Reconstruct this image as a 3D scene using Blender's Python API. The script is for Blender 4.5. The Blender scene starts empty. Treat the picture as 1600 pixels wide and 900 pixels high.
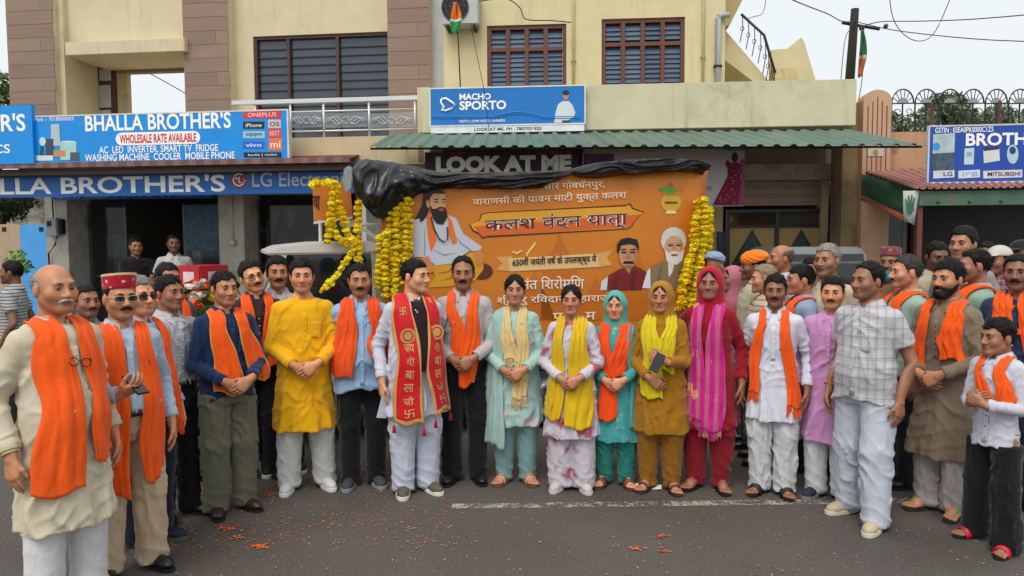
import bpy, bmesh, math, random
import numpy as np
from mathutils import Matrix, Vector, Euler
R = math.radians
SC = bpy.context.scene
COL = SC.collection
RNG = random.Random(7)

# ------------------------------------------------------------------ camera, sky, sun, exposure
CAM_H, PITCH, ROLL, FPX = 1.80, 3.6, -0.35, 1155.0
cam_data = bpy.data.cameras.new('camera')
cam_data.sensor_width = 36.0
cam_data.lens = FPX / 1600.0 * 36.0
cam_data.clip_start, cam_data.clip_end = 0.05, 2000.0
cam = bpy.data.objects.new('camera', cam_data)
COL.objects.link(cam)
CAM_R = Matrix.Rotation(R(90 - PITCH), 4, 'X') @ Matrix.Rotation(R(ROLL), 4, 'Z')
cam.matrix_world = Matrix.Translation((0, 0, CAM_H)) @ CAM_R
SC.camera = cam

world = bpy.data.worlds.new('World')
SC.world = world
world.use_nodes = True
nt = world.node_tree
bg = nt.nodes['Background']
sky = nt.nodes.new('ShaderNodeTexSky')
sky.sky_type = 'NISHITA'
sky.sun_disc = False
sky.sun_elevation, sky.sun_rotation = R(58), R(200)
sky.air_density, sky.dust_density = 1.0, 4.0
smul = nt.nodes.new('ShaderNodeMix'); smul.data_type = 'RGBA'; smul.blend_type = 'MIX'
# an overcast sky: the clear sky is almost wholly veiled by an even layer of cloud
smul.inputs[0].default_value = 0.93
smul.inputs[7].default_value = (6.7, 7.1, 7.25, 1)
nt.links.new(sky.outputs[0], smul.inputs[6])
nt.links.new(smul.outputs[2], bg.inputs[0])
bg.inputs[1].default_value = 0.1
sun_d = bpy.data.lights.new('sun', 'SUN')
sun_d.energy = 1.5
sun_d.angle = R(35)
sun_d.color = (1.0, 0.965, 0.92)
sun_o = bpy.data.objects.new('sun', sun_d)
COL.objects.link(sun_o)
sun_o.rotation_euler = Euler((R(36), 0, R(-20)))
SC.view_settings.view_transform = 'Standard'
SC.view_settings.look = 'None'
SC.view_settings.exposure = 0.45
SC.view_settings.gamma = 1.0

# ------------------------------------------------------------------ pixels to places
CR3 = np.array(CAM_R.to_3x3())
def ray(px, py):
    v = CR3 @ np.array([(px - 800) / FPX, -(py - 450) / FPX, -1.0])
    return v
def on_depth(px, py, Y):
    v = ray(px, py); t = Y / v[1]
    return np.array([0, 0, CAM_H]) + v * t
def on_ground(px, py, z=0.0):
    v = ray(px, py); t = (z - CAM_H) / v[2]
    return np.array([0, 0, CAM_H]) + v * t
class Frame:
    """a vertical plane standing at origin, turned by yaw; u runs along it, d towards the street"""
    def __init__(s, X, Y, yaw):
        s.o = np.array([X, Y, 0.0]); s.yaw = R(yaw)
        s.e = np.array([math.cos(s.yaw), math.sin(s.yaw), 0]); s.n = np.array([math.sin(s.yaw), -math.cos(s.yaw), 0])
    def uz(s, px, py, d=0.0):
        v = ray(px, py); c = np.array([0, 0, CAM_H]); q = s.o + s.n * d
        t = np.dot(q - c, s.n) / np.dot(v, s.n)
        p = c + v * t
        return float(np.dot(p - s.o, s.e)), float(p[2])
    def rect(s, x0, y0, x1, y1, d=0.0):
        a = s.uz(x0, y0, d); b = s.uz(x1, y0, d); c = s.uz(x0, y1, d); e = s.uz(x1, y1, d)
        return (a[0] + c[0]) / 2, (b[0] + e[0]) / 2, (c[1] + e[1]) / 2, (a[1] + b[1]) / 2   # u0 u1 z0 z1

# ------------------------------------------------------------------ materials
def lin(c):
    if isinstance(c, str):
        c = tuple(int(c[i:i + 2], 16) for i in (0, 2, 4))
    return tuple((v / 255 / 12.92) if v / 255 <= 0.04045 else ((v / 255 + 0.055) / 1.055) ** 2.4 for v in c) + (1,)
MATS = {}
def _new(name):
    m = bpy.data.materials.new(name); m.use_nodes = True
    return m, m.node_tree, m.node_tree.nodes['Principled BSDF']
def nd(t, typ, **kw):
    n = t.nodes.new(typ)
    for k, v in kw.items():
        if k.startswith('i_'):
            n.inputs[int(k[2:]) if k[2:].isdigit() else k[2:]].default_value = v
        else:
            setattr(n, k, v)
    return n
def mix(t, fac, a, b, blend='MIX'):
    n = nd(t, 'ShaderNodeMix', data_type='RGBA', blend_type=blend)
    for sock, v in ((0, fac), (6, a), (7, b)):
        if hasattr(v, 'is_linked') or hasattr(v, 'links'):
            t.links.new(v, n.inputs[sock])
        else:
            n.inputs[sock].default_value = v
    return n.outputs[2]
def mth(t, op, a, b=None, c=None):
    n = nd(t, 'ShaderNodeMath', operation=op)
    for k, v in enumerate((a, b, c)):
        if v is None: continue
        if hasattr(v, 'links'): t.links.new(v, n.inputs[k])
        else: n.inputs[k].default_value = v
    return n.outputs[0]
def coords(t, scale=(1, 1, 1), rot=(0, 0, 0), kind='Object'):
    tc = nd(t, 'ShaderNodeTexCoord'); mp = nd(t, 'ShaderNodeMapping')
    mp.inputs['Scale'].default_value = scale; mp.inputs['Rotation'].default_value = rot
    t.links.new(tc.outputs[kind], mp.inputs[0])
    return mp.outputs[0]
def noise(t, vec, scale, detail=4, rough=.55):
    n = nd(t, 'ShaderNodeTexNoise'); n.inputs['Scale'].default_value = scale
    n.inputs['Detail'].default_value = detail; n.inputs['Roughness'].default_value = rough
    t.links.new(vec, n.inputs[0])
    return n.outputs[0]
def ramp(t, fac, lo, hi):
    n = nd(t, 'ShaderNodeMapRange'); n.inputs[1].default_value = lo; n.inputs[2].default_value = hi
    t.links.new(fac, n.inputs[0])
    return n.outputs[0]
def bump(t, b, h, strength, dist):
    n = nd(t, 'ShaderNodeBump'); n.inputs['Strength'].default_value = strength; n.inputs['Distance'].default_value = dist
    t.links.new(h, n.inputs['Height']); t.links.new(n.outputs[0], b.inputs['Normal'])
def scale_col(c, k): return tuple(min(1, v * k) for v in c[:3]) + (1,)

def mat(color, rough=.6, var=.12, vscale=6, bmp=0, bscale=60, metal=0, spec=.5, dirt=None, dscale=2.5, dlo=.5, dhi=.75, stretch=(1, 1, 1), emit=0, streak=0):
    """plain surface with uneven tone, optional dirt blotches and fine relief"""
    key = ('mat', str(color), rough, var, vscale, bmp, bscale, metal, spec, str(dirt), dscale, dlo, dhi, stretch, emit, streak)
    if key in MATS: return MATS[key]
    m, t, b = _new('surface'); c = lin(color)
    v = coords(t, stretch)
    n = noise(t, v, vscale)
    col = mix(t, ramp(t, n, .3, .7), scale_col(c, 1 - var), scale_col(c, 1 + var))
    if dirt is not None and streak:
        vs = coords(t, (1, 1, .07)); ds = ramp(t, noise(t, vs, 7, 5, .6), .56, .80)
        col = mix(t, mth(t, 'MULTIPLY', ds, streak), col, lin(dirt))
    if dirt is not None:
        d = ramp(t, noise(t, v, dscale, 7, .65), dlo, dhi)
        col = mix(t, d, col, lin(dirt))
    t.links.new(col, b.inputs['Base Color'])
    b.inputs['Roughness'].default_value = rough; b.inputs['Metallic'].default_value = metal
    b.inputs['Specular IOR Level'].default_value = spec
    if bmp: bump(t, b, noise(t, v, bscale, 3), bmp, .01)
    MATS[key] = m
    return m
def glass_mat(color='20262b', rough=.06, alpha=1.0):
    key = ('glass', color, rough, alpha)
    if key in MATS: return MATS[key]
    m, t, b = _new('glass'); b.inputs['Base Color'].default_value = lin(color)
    b.inputs['Roughness'].default_value = rough; b.inputs['Specular IOR Level'].default_value = .8
    b.inputs['Alpha'].default_value = alpha
    MATS[key] = m
    return m
def cloth(color, pattern=None, c2=None, c3=None, rough=.88, var=.06, scale=1.0, shine=0.0, sheer=0.0):
    key = ('cloth', str(color), pattern, str(c2), str(c3), rough, var, scale, shine, sheer)
    if key in MATS: return MATS[key]
    m, t, b = _new('cloth'); c = lin(color)
    v = coords(t)
    n = noise(t, v, 9, 5)
    col = mix(t, ramp(t, n, .3, .7), scale_col(c, 1 - var), scale_col(c, 1 + var * .7))
    slub = ramp(t, noise(t, coords(t, (1, 1, .12)), 150, 3, .7), .3, .7)             # uneven yarn
    col = mix(t, .16, col, mix(t, slub, scale_col(c, .55), scale_col(c, 1.25)))
    if pattern in ('plaid', 'check', 'stripe'):
        sp = nd(t, 'ShaderNodeSeparateXYZ'); t.links.new(v, sp.inputs[0])
        def lines(o, period, w, ph=0):
            q = mth(t, 'FRACT', mth(t, 'MULTIPLY', mth(t, 'ADD', o, 10 + ph), 1 / period))
            return mth(t, 'LESS_THAN', q, w)
        hz = mth(t, 'ADD', sp.outputs[0], mth(t, 'MULTIPLY', sp.outputs[1], .6))
        k2 = lin(c2)
        if pattern == 'plaid':
            col = mix(t, mth(t, 'MULTIPLY', lines(hz, .046 * scale, .09), .6), col, k2)
            col = mix(t, mth(t, 'MULTIPLY', lines(hz, .046 * scale, .05, .010), .5), col, k2)
            col = mix(t, mth(t, 'MULTIPLY', lines(sp.outputs[2], .052 * scale, .08), .6), col, k2)
            col = mix(t, mth(t, 'MULTIPLY', lines(sp.outputs[2], .052 * scale, .05, .011), .5), col, k2)
        elif pattern == 'check':
            col = mix(t, mth(t, 'MULTIPLY', lines(hz, .024 * scale, .2), .4), col, k2)
            col = mix(t, mth(t, 'MULTIPLY', lines(sp.outputs[2], .024 * scale, .2), .4), col, k2)
        else:
            col = mix(t, mth(t, 'MULTIPLY', lines(sp.outputs[2], .034 * scale, .3), .85), col, k2)
    elif pattern in ('floral', 'sprig', 'brocade'):
        vo = nd(t, 'ShaderNodeTexVoronoi'); vo.inputs['Scale'].default_value = 7 / scale
        wv = nd(t, 'ShaderNodeVectorMath', operation='ADD')
        nn = nd(t, 'ShaderNodeTexNoise'); nn.inputs['Scale'].default_value = 22 / scale
        t.links.new(v, nn.inputs[0])
        ws = nd(t, 'ShaderNodeVectorMath', operation='SCALE'); ws.inputs['Scale'].default_value = .09 * scale
        t.links.new(nn.outputs['Color'], ws.inputs[0])
        t.links.new(v, wv.inputs[0]); t.links.new(ws.outputs[0], wv.inputs[1]); t.links.new(wv.outputs[0], vo.inputs[0])
        d = vo.outputs['Distance']
        if pattern == 'floral':
            col = mix(t, mth(t, 'MULTIPLY', mth(t, 'LESS_THAN', d, .36), .55), col, lin(c3))
            col = mix(t, mth(t, 'MULTIPLY', mth(t, 'LESS_THAN', d, .25), .85), col, lin(c2))
            col = mix(t, mth(t, 'LESS_THAN', d, .08), col, scale_col(lin(c2), .5))
        elif pattern == 'sprig':
            col = mix(t, mth(t, 'MULTIPLY', mth(t, 'LESS_THAN', d, .2), .75), col, lin(c2))
        else:
            sp = nd(t, 'ShaderNodeSeparateXYZ'); t.links.new(v, sp.inputs[0])
            q = mth(t, 'FRACT', mth(t, 'MULTIPLY', mth(t, 'ADD', sp.outputs[0], 10), 1 / (.075 * scale)))
            col = mix(t, mth(t, 'LESS_THAN', q, .45), col, lin(c3))
            col = mix(t, mth(t, 'MULTIPLY', mth(t, 'LESS_THAN', d, .3), .8), col, lin(c2))
    t.links.new(col, b.inputs['Base Color'])
    b.inputs['Roughness'].default_value = rough - shine
    b.inputs['Specular IOR Level'].default_value = .25
    b.inputs['Sheen Weight'].default_value = .15
    if sheer: b.inputs['Alpha'].default_value = 1 - sheer
    vw = coords(t, (1, 1, .45))
    w = noise(t, vw, 55, 4)
    r = mth(t, 'ABSOLUTE', mth(t, 'SUBTRACT', noise(t, vw, 6.5, 2.5, .5), .5))       # creases where the noise crosses its middle
    hgt = mth(t, 'ADD', mth(t, 'MULTIPLY', mth(t, 'MINIMUM', mth(t, 'MULTIPLY', r, 9), 1), 1.0), mth(t, 'MULTIPLY', w, .22))
    bump(t, b, hgt, .32, .012)
    MATS[key] = m
    return m
def skin_mat(c):
    key = ('skin', str(c))
    if key in MATS: return MATS[key]
    m, t, b = _new('skin'); k = lin(c)
    v = coords(t)
    col = mix(t, ramp(t, noise(t, v, 14, 4), .35, .7), scale_col(k, .86), tuple(min(1, k[i] * f) for i, f in enumerate((1.14, 1.06, 1.02))) + (1,))
    a2 = nd(t, 'ShaderNodeAttribute', attribute_name='flush')
    col = mix(t, a2.outputs['Fac'], col, tuple(min(1, k[i] * f) for i, f in enumerate((1.12, .80, .74))) + (1,))
    at = nd(t, 'ShaderNodeAttribute', attribute_name='tone')      # beard shadow, darker lids, painted shade in eye sockets and mouth creases
    col = mix(t, at.outputs['Fac'], col, scale_col(tuple(k[i] * f for i, f in enumerate((.30, .27, .30))), 1.0))
    t.links.new(col, b.inputs['Base Color'])
    b.inputs['Roughness'].default_value = .48
    b.inputs['Subsurface Weight'].default_value = .12
    b.inputs['Subsurface Radius'].default_value = (.012, .005, .003)
    bump(t, b, noise(t, v, 160, 3), .12, .004)
    MATS[key] = m
    return m
def hair_mat(c, rough=.55):
    key = ('hair', str(c))
    if key in MATS: return MATS[key]
    m, t, b = _new('hair'); k = lin(c)
    v = coords(t, (1, .35, 1))
    n = noise(t, v, 190, 4)
    col = mix(t, ramp(t, n, .35, .65), scale_col(k, .55), scale_col(k, 1.5))
    t.links.new(col, b.inputs['Base Color'])
    b.inputs['Roughness'].default_value = rough
    b.inputs['Specular IOR Level'].default_value = .2
    bump(t, b, n, .6, .006)
    MATS[key] = m
    return m

# ------------------------------------------------------------------ objects
def tag(o, label=None, cat=None, group=None, kind=None):
    if label: o['label'] = label
    if cat: o['category'] = cat
    if group: o['group'] = group
    if kind: o['kind'] = kind
    return o
def empty(name, loc=(0, 0, 0), rz=0.0, scale=1.0):
    o = bpy.data.objects.new(name, None); COL.objects.link(o)
    o.location = loc; o.rotation_euler = (0, 0, rz); o.scale = (scale,) * 3
    o.empty_display_size = .1
    return o
def link(name, me, parent=None, mats=None):
    o = bpy.data.objects.new(name, me); COL.objects.link(o)
    if parent is not None: o.parent = parent
    if mats is not None:
        for m in (mats if isinstance(mats, (list, tuple)) else [mats]): me.materials.append(m)
    return o
def mesh_np(name, V, F, smooth=True, midx=None):
    """V (n,3); F list of index tuples or (m,4)/(m,3) array"""
    me = bpy.data.meshes.new(name)
    if isinstance(F, np.ndarray):
        k = F.shape[1]; n = len(F)
        me.vertices.add(len(V)); me.vertices.foreach_set('co', np.asarray(V, np.float32).ravel())
        me.loops.add(n * k); me.loops.foreach_set('vertex_index', F.astype(np.int32).ravel())
        me.polygons.add(n); me.polygons.foreach_set('loop_start', np.arange(0, n * k, k, dtype=np.int32))
        me.update(calc_edges=True)
    else:
        me.from_pydata([tuple(map(float, v)) for v in V], [], F)
    n = len(me.polygons)
    me.polygons.foreach_set('use_smooth', np.full(n, smooth))
    if midx is not None: me.polygons.foreach_set('material_index', np.asarray(midx, np.int32))
    me.validate(); me.update()
    return me
class MB:
    """collects plain solids into one mesh"""
    def __init__(s): s.v, s.f = [], []
    def add(s, V, F):
        k = len(s.v); s.v += [tuple(map(float, p)) for p in V]; s.f += [tuple(i + k for i in f) for f in F]; return s
    def box(s, x0, x1, y0, y1, z0, z1):
        return s.add([(x0, y0, z0), (x1, y0, z0), (x1, y1, z0), (x0, y1, z0), (x0, y0, z1), (x1, y0, z1), (x1, y1, z1), (x0, y1, z1)],
                     [(3, 2, 1, 0), (4, 5, 6, 7), (0, 1, 5, 4), (1, 2, 6, 5), (2, 3, 7, 6), (3, 0, 4, 7)])
    def tube(s, pts, r, n=8, cap=True):
        pts = [np.array(p, float) for p in pts]; k = len(s.v); rs = r if isinstance(r, (list, tuple)) else [r] * len(pts)
        for i, p in enumerate(pts):
            t = pts[min(i + 1, len(pts) - 1)] - pts[max(i - 1, 0)]; t /= np.linalg.norm(t) + 1e-9
            a = np.cross(t, (0, 0, 1.0)) if abs(t[2]) < .9 else np.cross(t, (1.0, 0, 0)); a /= np.linalg.norm(a); b = np.cross(t, a)
            for j in range(n):
                q = 2 * math.pi * j / n
                s.v.append(tuple(p + (a * math.cos(q) + b * math.sin(q)) * rs[i]))
        for i in range(len(pts) - 1):
            for j in range(n):
                s.f.append((k + i * n + j, k + i * n + (j + 1) % n, k + (i + 1) * n + (j + 1) % n, k + (i + 1) * n + j))
        if cap:
            s.f.append(tuple(k + j for j in range(n))[::-1]); s.f.append(tuple(k + (len(pts) - 1) * n + j for j in range(n)))
        return s
    def sphere(s, c, r, nu=10, nv=7):
        r = r if isinstance(r, (list, tuple)) else (r, r, r); k = len(s.v)
        for i in range(1, nv):
            for j in range(nu):
                a, b = math.pi * i / nv, 2 * math.pi * j / nu
                s.v.append((c[0] + r[0] * math.sin(a) * math.cos(b), c[1] + r[1] * math.sin(a) * math.sin(b), c[2] + r[2] * math.cos(a)))
        s.v += [(c[0], c[1], c[2] + r[2]), (c[0], c[1], c[2] - r[2])]; t, bt = len(s.v) - 2, len(s.v) - 1
        for i in range(nv - 2):
            for j in range(nu):
                s.f.append((k + i * nu + j, k + (i + 1) * nu + j, k + (i + 1) * nu + (j + 1) % nu, k + i * nu + (j + 1) % nu))
        for j in range(nu):
            s.f.append((t, k + j, k + (j + 1) % nu)); s.f.append((bt, k + (nv - 2) * nu + (j + 1) % nu, k + (nv - 2) * nu + j))
        return s
    def prism(s, poly, d0, d1, axis='y'):
        """poly in (a,b); extruded along axis between d0 and d1"""
        n = len(poly); f = {'y': lambda a, b, d: (a, d, b), 'x': lambda a, b, d: (d, a, b), 'z': lambda a, b, d: (a, b, d)}[axis]
        V = [f(a, b, d0) for a, b in poly] + [f(a, b, d1) for a, b in poly]
        F = [tuple(range(n)), tuple(range(2 * n - 1, n - 1, -1))] + [(i, n + i, n + (i + 1) % n, (i + 1) % n) for i in range(n)]
        return s.add(V, F)
    def build(s, name, m, parent=None, smooth=False, bevel=0, fix=True):
        me = bpy.data.meshes.new(name); me.from_pydata(s.v, [], s.f)
        if fix or bevel:
            bm = bmesh.new(); bm.from_mesh(me)
            if bevel: bmesh.ops.bevel(bm, geom=bm.edges[:], offset=bevel, segments=2, affect='EDGES', clamp_overlap=True)
            bmesh.ops.recalc_face_normals(bm, faces=bm.faces[:]); bm.to_mesh(me); bm.free()
        for p in me.polygons: p.use_smooth = smooth
        return link(name, me, parent, m)

# ------------------------------------------------------------------ numpy implicit surfaces
def vnoise(P, freq, seed=0):
    Q = P * np.asarray(freq, np.float32) + seed * 17.31
    I = np.floor(Q).astype(np.int64); Fr = Q - I; Fr = Fr * Fr * (3 - 2 * Fr)
    def h(a, b, c):
        n = (a * 73856093) ^ (b * 19349663) ^ (c * 83492791) ^ (seed * 2654435761)
        n = (n ^ (n >> 13)) * 1274126177 & 0x7fffffff
        return ((n ^ (n >> 16)) & 0xffff) / 65535.0
    x, y, z = I[..., 0], I[..., 1], I[..., 2]; fx, fy, fz = Fr[..., 0], Fr[..., 1], Fr[..., 2]
    r = 0
    for dx in (0, 1):
        for dy in (0, 1):
            for dz in (0, 1):
                r = r + h(x + dx, y + dy, z + dz) * (fx if dx else 1 - fx) * (fy if dy else 1 - fy) * (fz if dz else 1 - fz)
    return r
def smin(a, b, k):
    h = np.clip(.5 + .5 * (b - a) / k, 0, 1)
    return b + (a - b) * h - k * h * (1 - h)
def smax(a, b, k): return -smin(-a, -b, k)
def ell(P, c, r):
    q = (P - np.asarray(c, np.float32)) / np.asarray(r, np.float32)
    k = np.sqrt((q * q).sum(-1))
    return (k - 1) * min(r)
def rcone(P, a, b, ra, rb):
    a = np.asarray(a, np.float32); b = np.asarray(b, np.float32); ab = b - a
    t = np.clip(((P - a) @ ab) / max(1e-9, float(ab @ ab)), 0, 1)
    d = P - a - t[..., None] * ab
    return np.sqrt((d * d).sum(-1)) - (ra + (rb - ra) * t)
def grid(lo, hi, h):
    n = [int(math.ceil((hi[i] - lo[i]) / h)) + 1 for i in range(3)]
    ax = [lo[i] + h * np.arange(n[i], dtype=np.float32) for i in range(3)]
    return np.stack(np.meshgrid(*ax, indexing='ij'), -1).astype(np.float32)
def surfnet(F, lo, h):
    S = F < 0
    c = np.zeros(tuple(n - 1 for n in F.shape), np.int8)
    for i in (0, 1):
        for j in (0, 1):
            for k in (0, 1):
                c += S[i:F.shape[0] - 1 + i, j:F.shape[1] - 1 + j, k:F.shape[2] - 1 + k]
    act = (c > 0) & (c < 8)
    A = np.argwhere(act)
    if not len(A): return np.zeros((0, 3)), np.zeros((0, 4), int)
    idx = np.full(c.shape, -1, np.int32); idx[act] = np.arange(len(A))
    C8 = [(i, j, k) for i in (0, 1) for j in (0, 1) for k in (0, 1)]
    val = np.stack([F[A[:, 0] + i, A[:, 1] + j, A[:, 2] + k] for i, j, k in C8], 1)
    acc = np.zeros((len(A), 3)); cnt = np.zeros(len(A))
    for p in range(8):
        for q in range(p + 1, 8):
            if sum(abs(C8[p][m] - C8[q][m]) for m in range(3)) != 1: continue
            a, b = val[:, p], val[:, q]; m = (a < 0) != (b < 0)
            t = np.where(m, a / np.where(m, a - b, 1), 0)
            e = np.array(C8[p]) + t[:, None] * (np.array(C8[q]) - np.array(C8[p]))
            acc += e * m[:, None]; cnt += m
    V = (A + acc / cnt[:, None]) * h + np.asarray(lo)
    Fs = []
    for ax in range(3):
        o = [a for a in range(3) if a != ax]
        sl0 = [slice(None)] * 3; sl1 = [slice(None)] * 3
        sl0[ax] = slice(0, -1); sl1[ax] = slice(1, None)
        D = S[tuple(sl0)].astype(np.int8) - S[tuple(sl1)].astype(np.int8)
        E = np.argwhere(D != 0)
        ok = (E[:, o[0]] > 0) & (E[:, o[1]] > 0) & (E[:, o[0]] < F.shape[o[0]] - 1) & (E[:, o[1]] < F.shape[o[1]] - 1)
        E = E[ok]; sg = D[tuple(E.T)]
        def cid(du, dv):
            q = E.copy(); q[:, o[0]] -= du; q[:, o[1]] -= dv
            return idx[tuple(q.T)]
        q = np.stack([cid(1, 1), cid(0, 1), cid(0, 0), cid(1, 0)], 1)
        flip = sg < 0
        if ax == 1: flip = ~flip
        q[flip] = q[flip][:, ::-1]
        Fs.append(q)
    return V, np.concatenate(Fs)
def _acc(n, idx, val):
    return np.stack([np.bincount(idx, val[:, k], n) for k in range(3)], 1)
def vnormals(V, F):
    n = np.cross(V[F[:, 2]] - V[F[:, 0]], V[F[:, 3]] - V[F[:, 1]])
    N = sum(_acc(len(V), F[:, k], n) for k in range(4))
    return N / (np.linalg.norm(N, axis=1, keepdims=True) + 1e-12)
def relax(V, F, it=1, w=.5):
    i = np.concatenate([F[:, k] for k in range(4) for _ in (0, 1)]); j = np.concatenate([F[:, (k + q) % 4] for k in range(4) for q in (1, 3)])
    C = np.maximum(np.bincount(i, minlength=len(V)), 1)[:, None]
    for _ in range(it):
        V = V + w * (_acc(len(V), i, V[j]) / C - V)
    return V
# ------------------------------------------------------------------ people
ZS = np.array([.78, .90, 1.0, 1.10, 1.20, 1.30, 1.38, 1.44, 1.50])
TA = {'m': np.array([.168, .172, .160, .153, .160, .166, .152, .088, .054]), 'f': np.array([.176, .182, .162, .146, .150, .150, .132, .076, .046])}
TB = {'m': np.array([.115, .122, .115, .110, .116, .120, .106, .078, .052]), 'f': np.array([.122, .128, .116, .110, .128, .124, .098, .068, .046])}
def torso_field(p, inf=0.0, hem=None, flare=.03):
    """p: settings; returns a function of points, a kurta below the waist when hem is given"""
    sx = p['sex']; zs = ZS.copy(); a = TA[sx] * p['wide'] * .965; b = TB[sx] * (.5 + .5 * p['wide']); cy = np.array([0, 0, 0, 0, 0, .004, .014, .028, .036])
    w = np.exp(-((zs - 1.03) / .13) ** 2) * p['belly']
    a = a + w * .35; b = b + w * .62; cy = cy - w * .42
    ztop, zbot = p.get('ztop', 1.430), .80
    if hem is not None:
        n = 5; lo = np.linspace(hem - .02, .86, n)
        f = np.linspace(1, 0, n)
        a = np.concatenate([np.interp(.9, zs, a) + f * flare, a[1:]]); b = np.concatenate([np.interp(.9, zs, b) + f * flare * 1.0, b[1:]])
        cy = np.concatenate([np.full(n, cy[1] * .8), cy[1:]]); zs = np.concatenate([lo, zs[1:]]); zbot = hem
    elif 'tuck' in p: zbot = p['tuck']
    a = a + inf; b = b + inf; sw = p['sw']
    def f(P):
        z = P[..., 2]; A = np.interp(z, zs, a).astype(np.float32); B = np.interp(z, zs, b).astype(np.float32); C = np.interp(z, zs, cy).astype(np.float32)
        d = (np.sqrt((P[..., 0] / A) ** 2 + ((P[..., 1] - C) / B) ** 2) - 1) * np.minimum(A, B)
        d = np.maximum(d, z - ztop)
        for s in (-1, 1):
            d = smin(d, rcone(P, (s * .03, .034, 1.392), (s * (sw - .02), .012, 1.356), .042 + inf, .048 + inf), .045)
        if hem is not None:
            a_ = np.arctan2(P[..., 1], P[..., 0]); sd = p['seed']
            hz = zbot + .007 * np.sin(a_ * 5 + sd) + .005 * np.sin(a_ * 9 + sd * 2) - (.022 * np.cos(a_ * 2) if flare < .02 else 0)
            return np.maximum(d, hz - z)
        return np.maximum(d, zbot - z)
    return f
def ik(sh, wr, pole, l1=.295, l2=.262):
    sh, wr, pole = (np.array(q, float) for q in (sh, wr, pole)); d = wr - sh; L = np.linalg.norm(d)
    if L > (l1 + l2) * .995: wr = sh + d * ((l1 + l2) * .995 / L); d = wr - sh; L = np.linalg.norm(d)
    u = d / L; x = (l1 * l1 - l2 * l2 + L * L) / (2 * L); h = math.sqrt(max(0, l1 * l1 - x * x))
    v = pole - u * np.dot(pole, u); v /= np.linalg.norm(v) + 1e-9
    return sh + u * x + v * h, wr
def nrm(v): v = np.array(v, float); return v / np.linalg.norm(v)
CACHE = {}
def cube_sphere(n=6):
    if ('cs', n) in CACHE: return CACHE[('cs', n)]
    V, F = [], []
    for ax in range(3):
        for s in (-1, 1):
            k = len(V)
            for i in range(n + 1):
                for j in range(n + 1):
                    q = [0, 0, 0]; q[ax] = s; q[(ax + 1) % 3] = -1 + 2 * i / n; q[(ax + 2) % 3] = (-1 + 2 * j / n) * s
                    V.append(nrm(q))
            for i in range(n):
                for j in range(n):
                    a = k + i * (n + 1) + j; F.append((a, a + n + 1, a + n + 2, a + 1))
    CACHE[('cs', n)] = (np.array(V), np.array(F)); return CACHE[('cs', n)]
def tube_quads(pts, rs, n=12):
    m = MB().tube(pts, list(rs), n, cap=False)
    return np.array(m.v), np.array(m.f)
def hand_mesh(curl, h=.0042):
    key = ('hand', curl, h)
    if key in CACHE: return CACHE[key]
    lo, hi = (-.07, -.035, -.20), (.08, .075, .04)
    P = grid(lo, hi, h)
    d = ell(P, (0, 0, -.055), (.044, .017, .056))
    d = smin(d, rcone(P, (0, 0, .05), (0, 0, -.01), .027, .025), .02)
    fx = [-.031, -.0105, .0105, .031]; fl = [.060, .078, .085, .074]
    for x, l in zip(fx, fl):
        a = np.array([x, .0, -.088 - (.006 if abs(x) < .02 else 0)]); ang = 0.15 * curl
        base = a.copy(); seg = [l * .46, l * .31, l * .23]; pts = [a]
        for k in range(3):
            ang += curl * (.55 if k == 0 else .6)
            a = a + seg[k] * np.array([x * .35 * (1 - curl * .5) , math.sin(ang), -math.cos(ang)]); pts.append(a)
        e = rcone(P, (x * .55, 0, -.045), base, .013, .0105)
        d = smin(d, e, .012)
        e = rcone(P, pts[0], pts[1], .0090, .0083)
        e = np.minimum(e, rcone(P, pts[1], pts[2], .0083, .0076)); e = np.minimum(e, rcone(P, pts[2], pts[3], .0076, .0064))
        d = smin(d, e, .0025)
    t = [(.024, .004, -.03), (.050, .014, -.062), (.055, .022 + .02 * curl, -.092), (.050, .03 + .03 * curl, -.113)]
    e = smin(rcone(P, t[0], t[1], .015, .0115), rcone(P, t[1], t[2], .0112, .0095), .006); e = smin(e, rcone(P, t[2], t[3], .0095, .0075), .004)
    d = smin(d, e, .008)
    V, F = surfnet(d, lo, h)
    CACHE[key] = (V, F); return V, F
def place_hand(V, F, wrist, d, palm, left):
    d = nrm(d); up = -d; pn = np.array(palm, float); pn = nrm(pn - d * np.dot(pn, d))
    th = np.cross(pn, up) if not left else np.cross(up, pn)
    W = V.copy()
    if left: W[:, 0] *= -1; th = -th; F = F[:, ::-1]
    return W[:, :1] * th + W[:, 1:2] * pn + W[:, 2:] * up + np.array(wrist), F
def foot_mesh(h=.006):
    if 'foot' in CACHE: return CACHE['foot']
    lo, hi = (-.07, -.22, .0), (.07, .09, .2); P = grid(lo, hi, h)
    d = rcone(P, (0, .035, .048), (0, -.09, .042), .034, .034)
    d = smin(d, rcone(P, (0, .03, .2), (0, .03, .06), .036, .038), .03)
    d = smin(d, rcone(P, (0, .0, .085), (0, -.10, .045), .03, .03), .03)
    for x, l, r in ((-.033, -.15, .009), (-.017, -.163, .0095), (0, -.172, .010), (.016, -.178, .0105), (.035, -.18, .0145)):
        d = smin(d, rcone(P, (x * .8, -.10, .038), (x, l, .032), r * 1.3, r), .01)
    d = np.maximum(d, .018 - P[..., 2])
    CACHE['foot'] = surfnet(d, lo, h); return CACHE['foot']
def sole_poly(w=.048, heel=.07, toe=-.20, n=20):
    out = []
    for k in range(n):
        a = 2 * math.pi * k / n; y = math.sin(a); x = math.cos(a)
        yy = (heel + toe) / 2 + (heel - toe) / 2 * y
        ww = w * (1.0 if yy < -.05 else .86)
        out.append((ww * math.copysign(abs(x) ** .7, x), yy))
    return out
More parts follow.
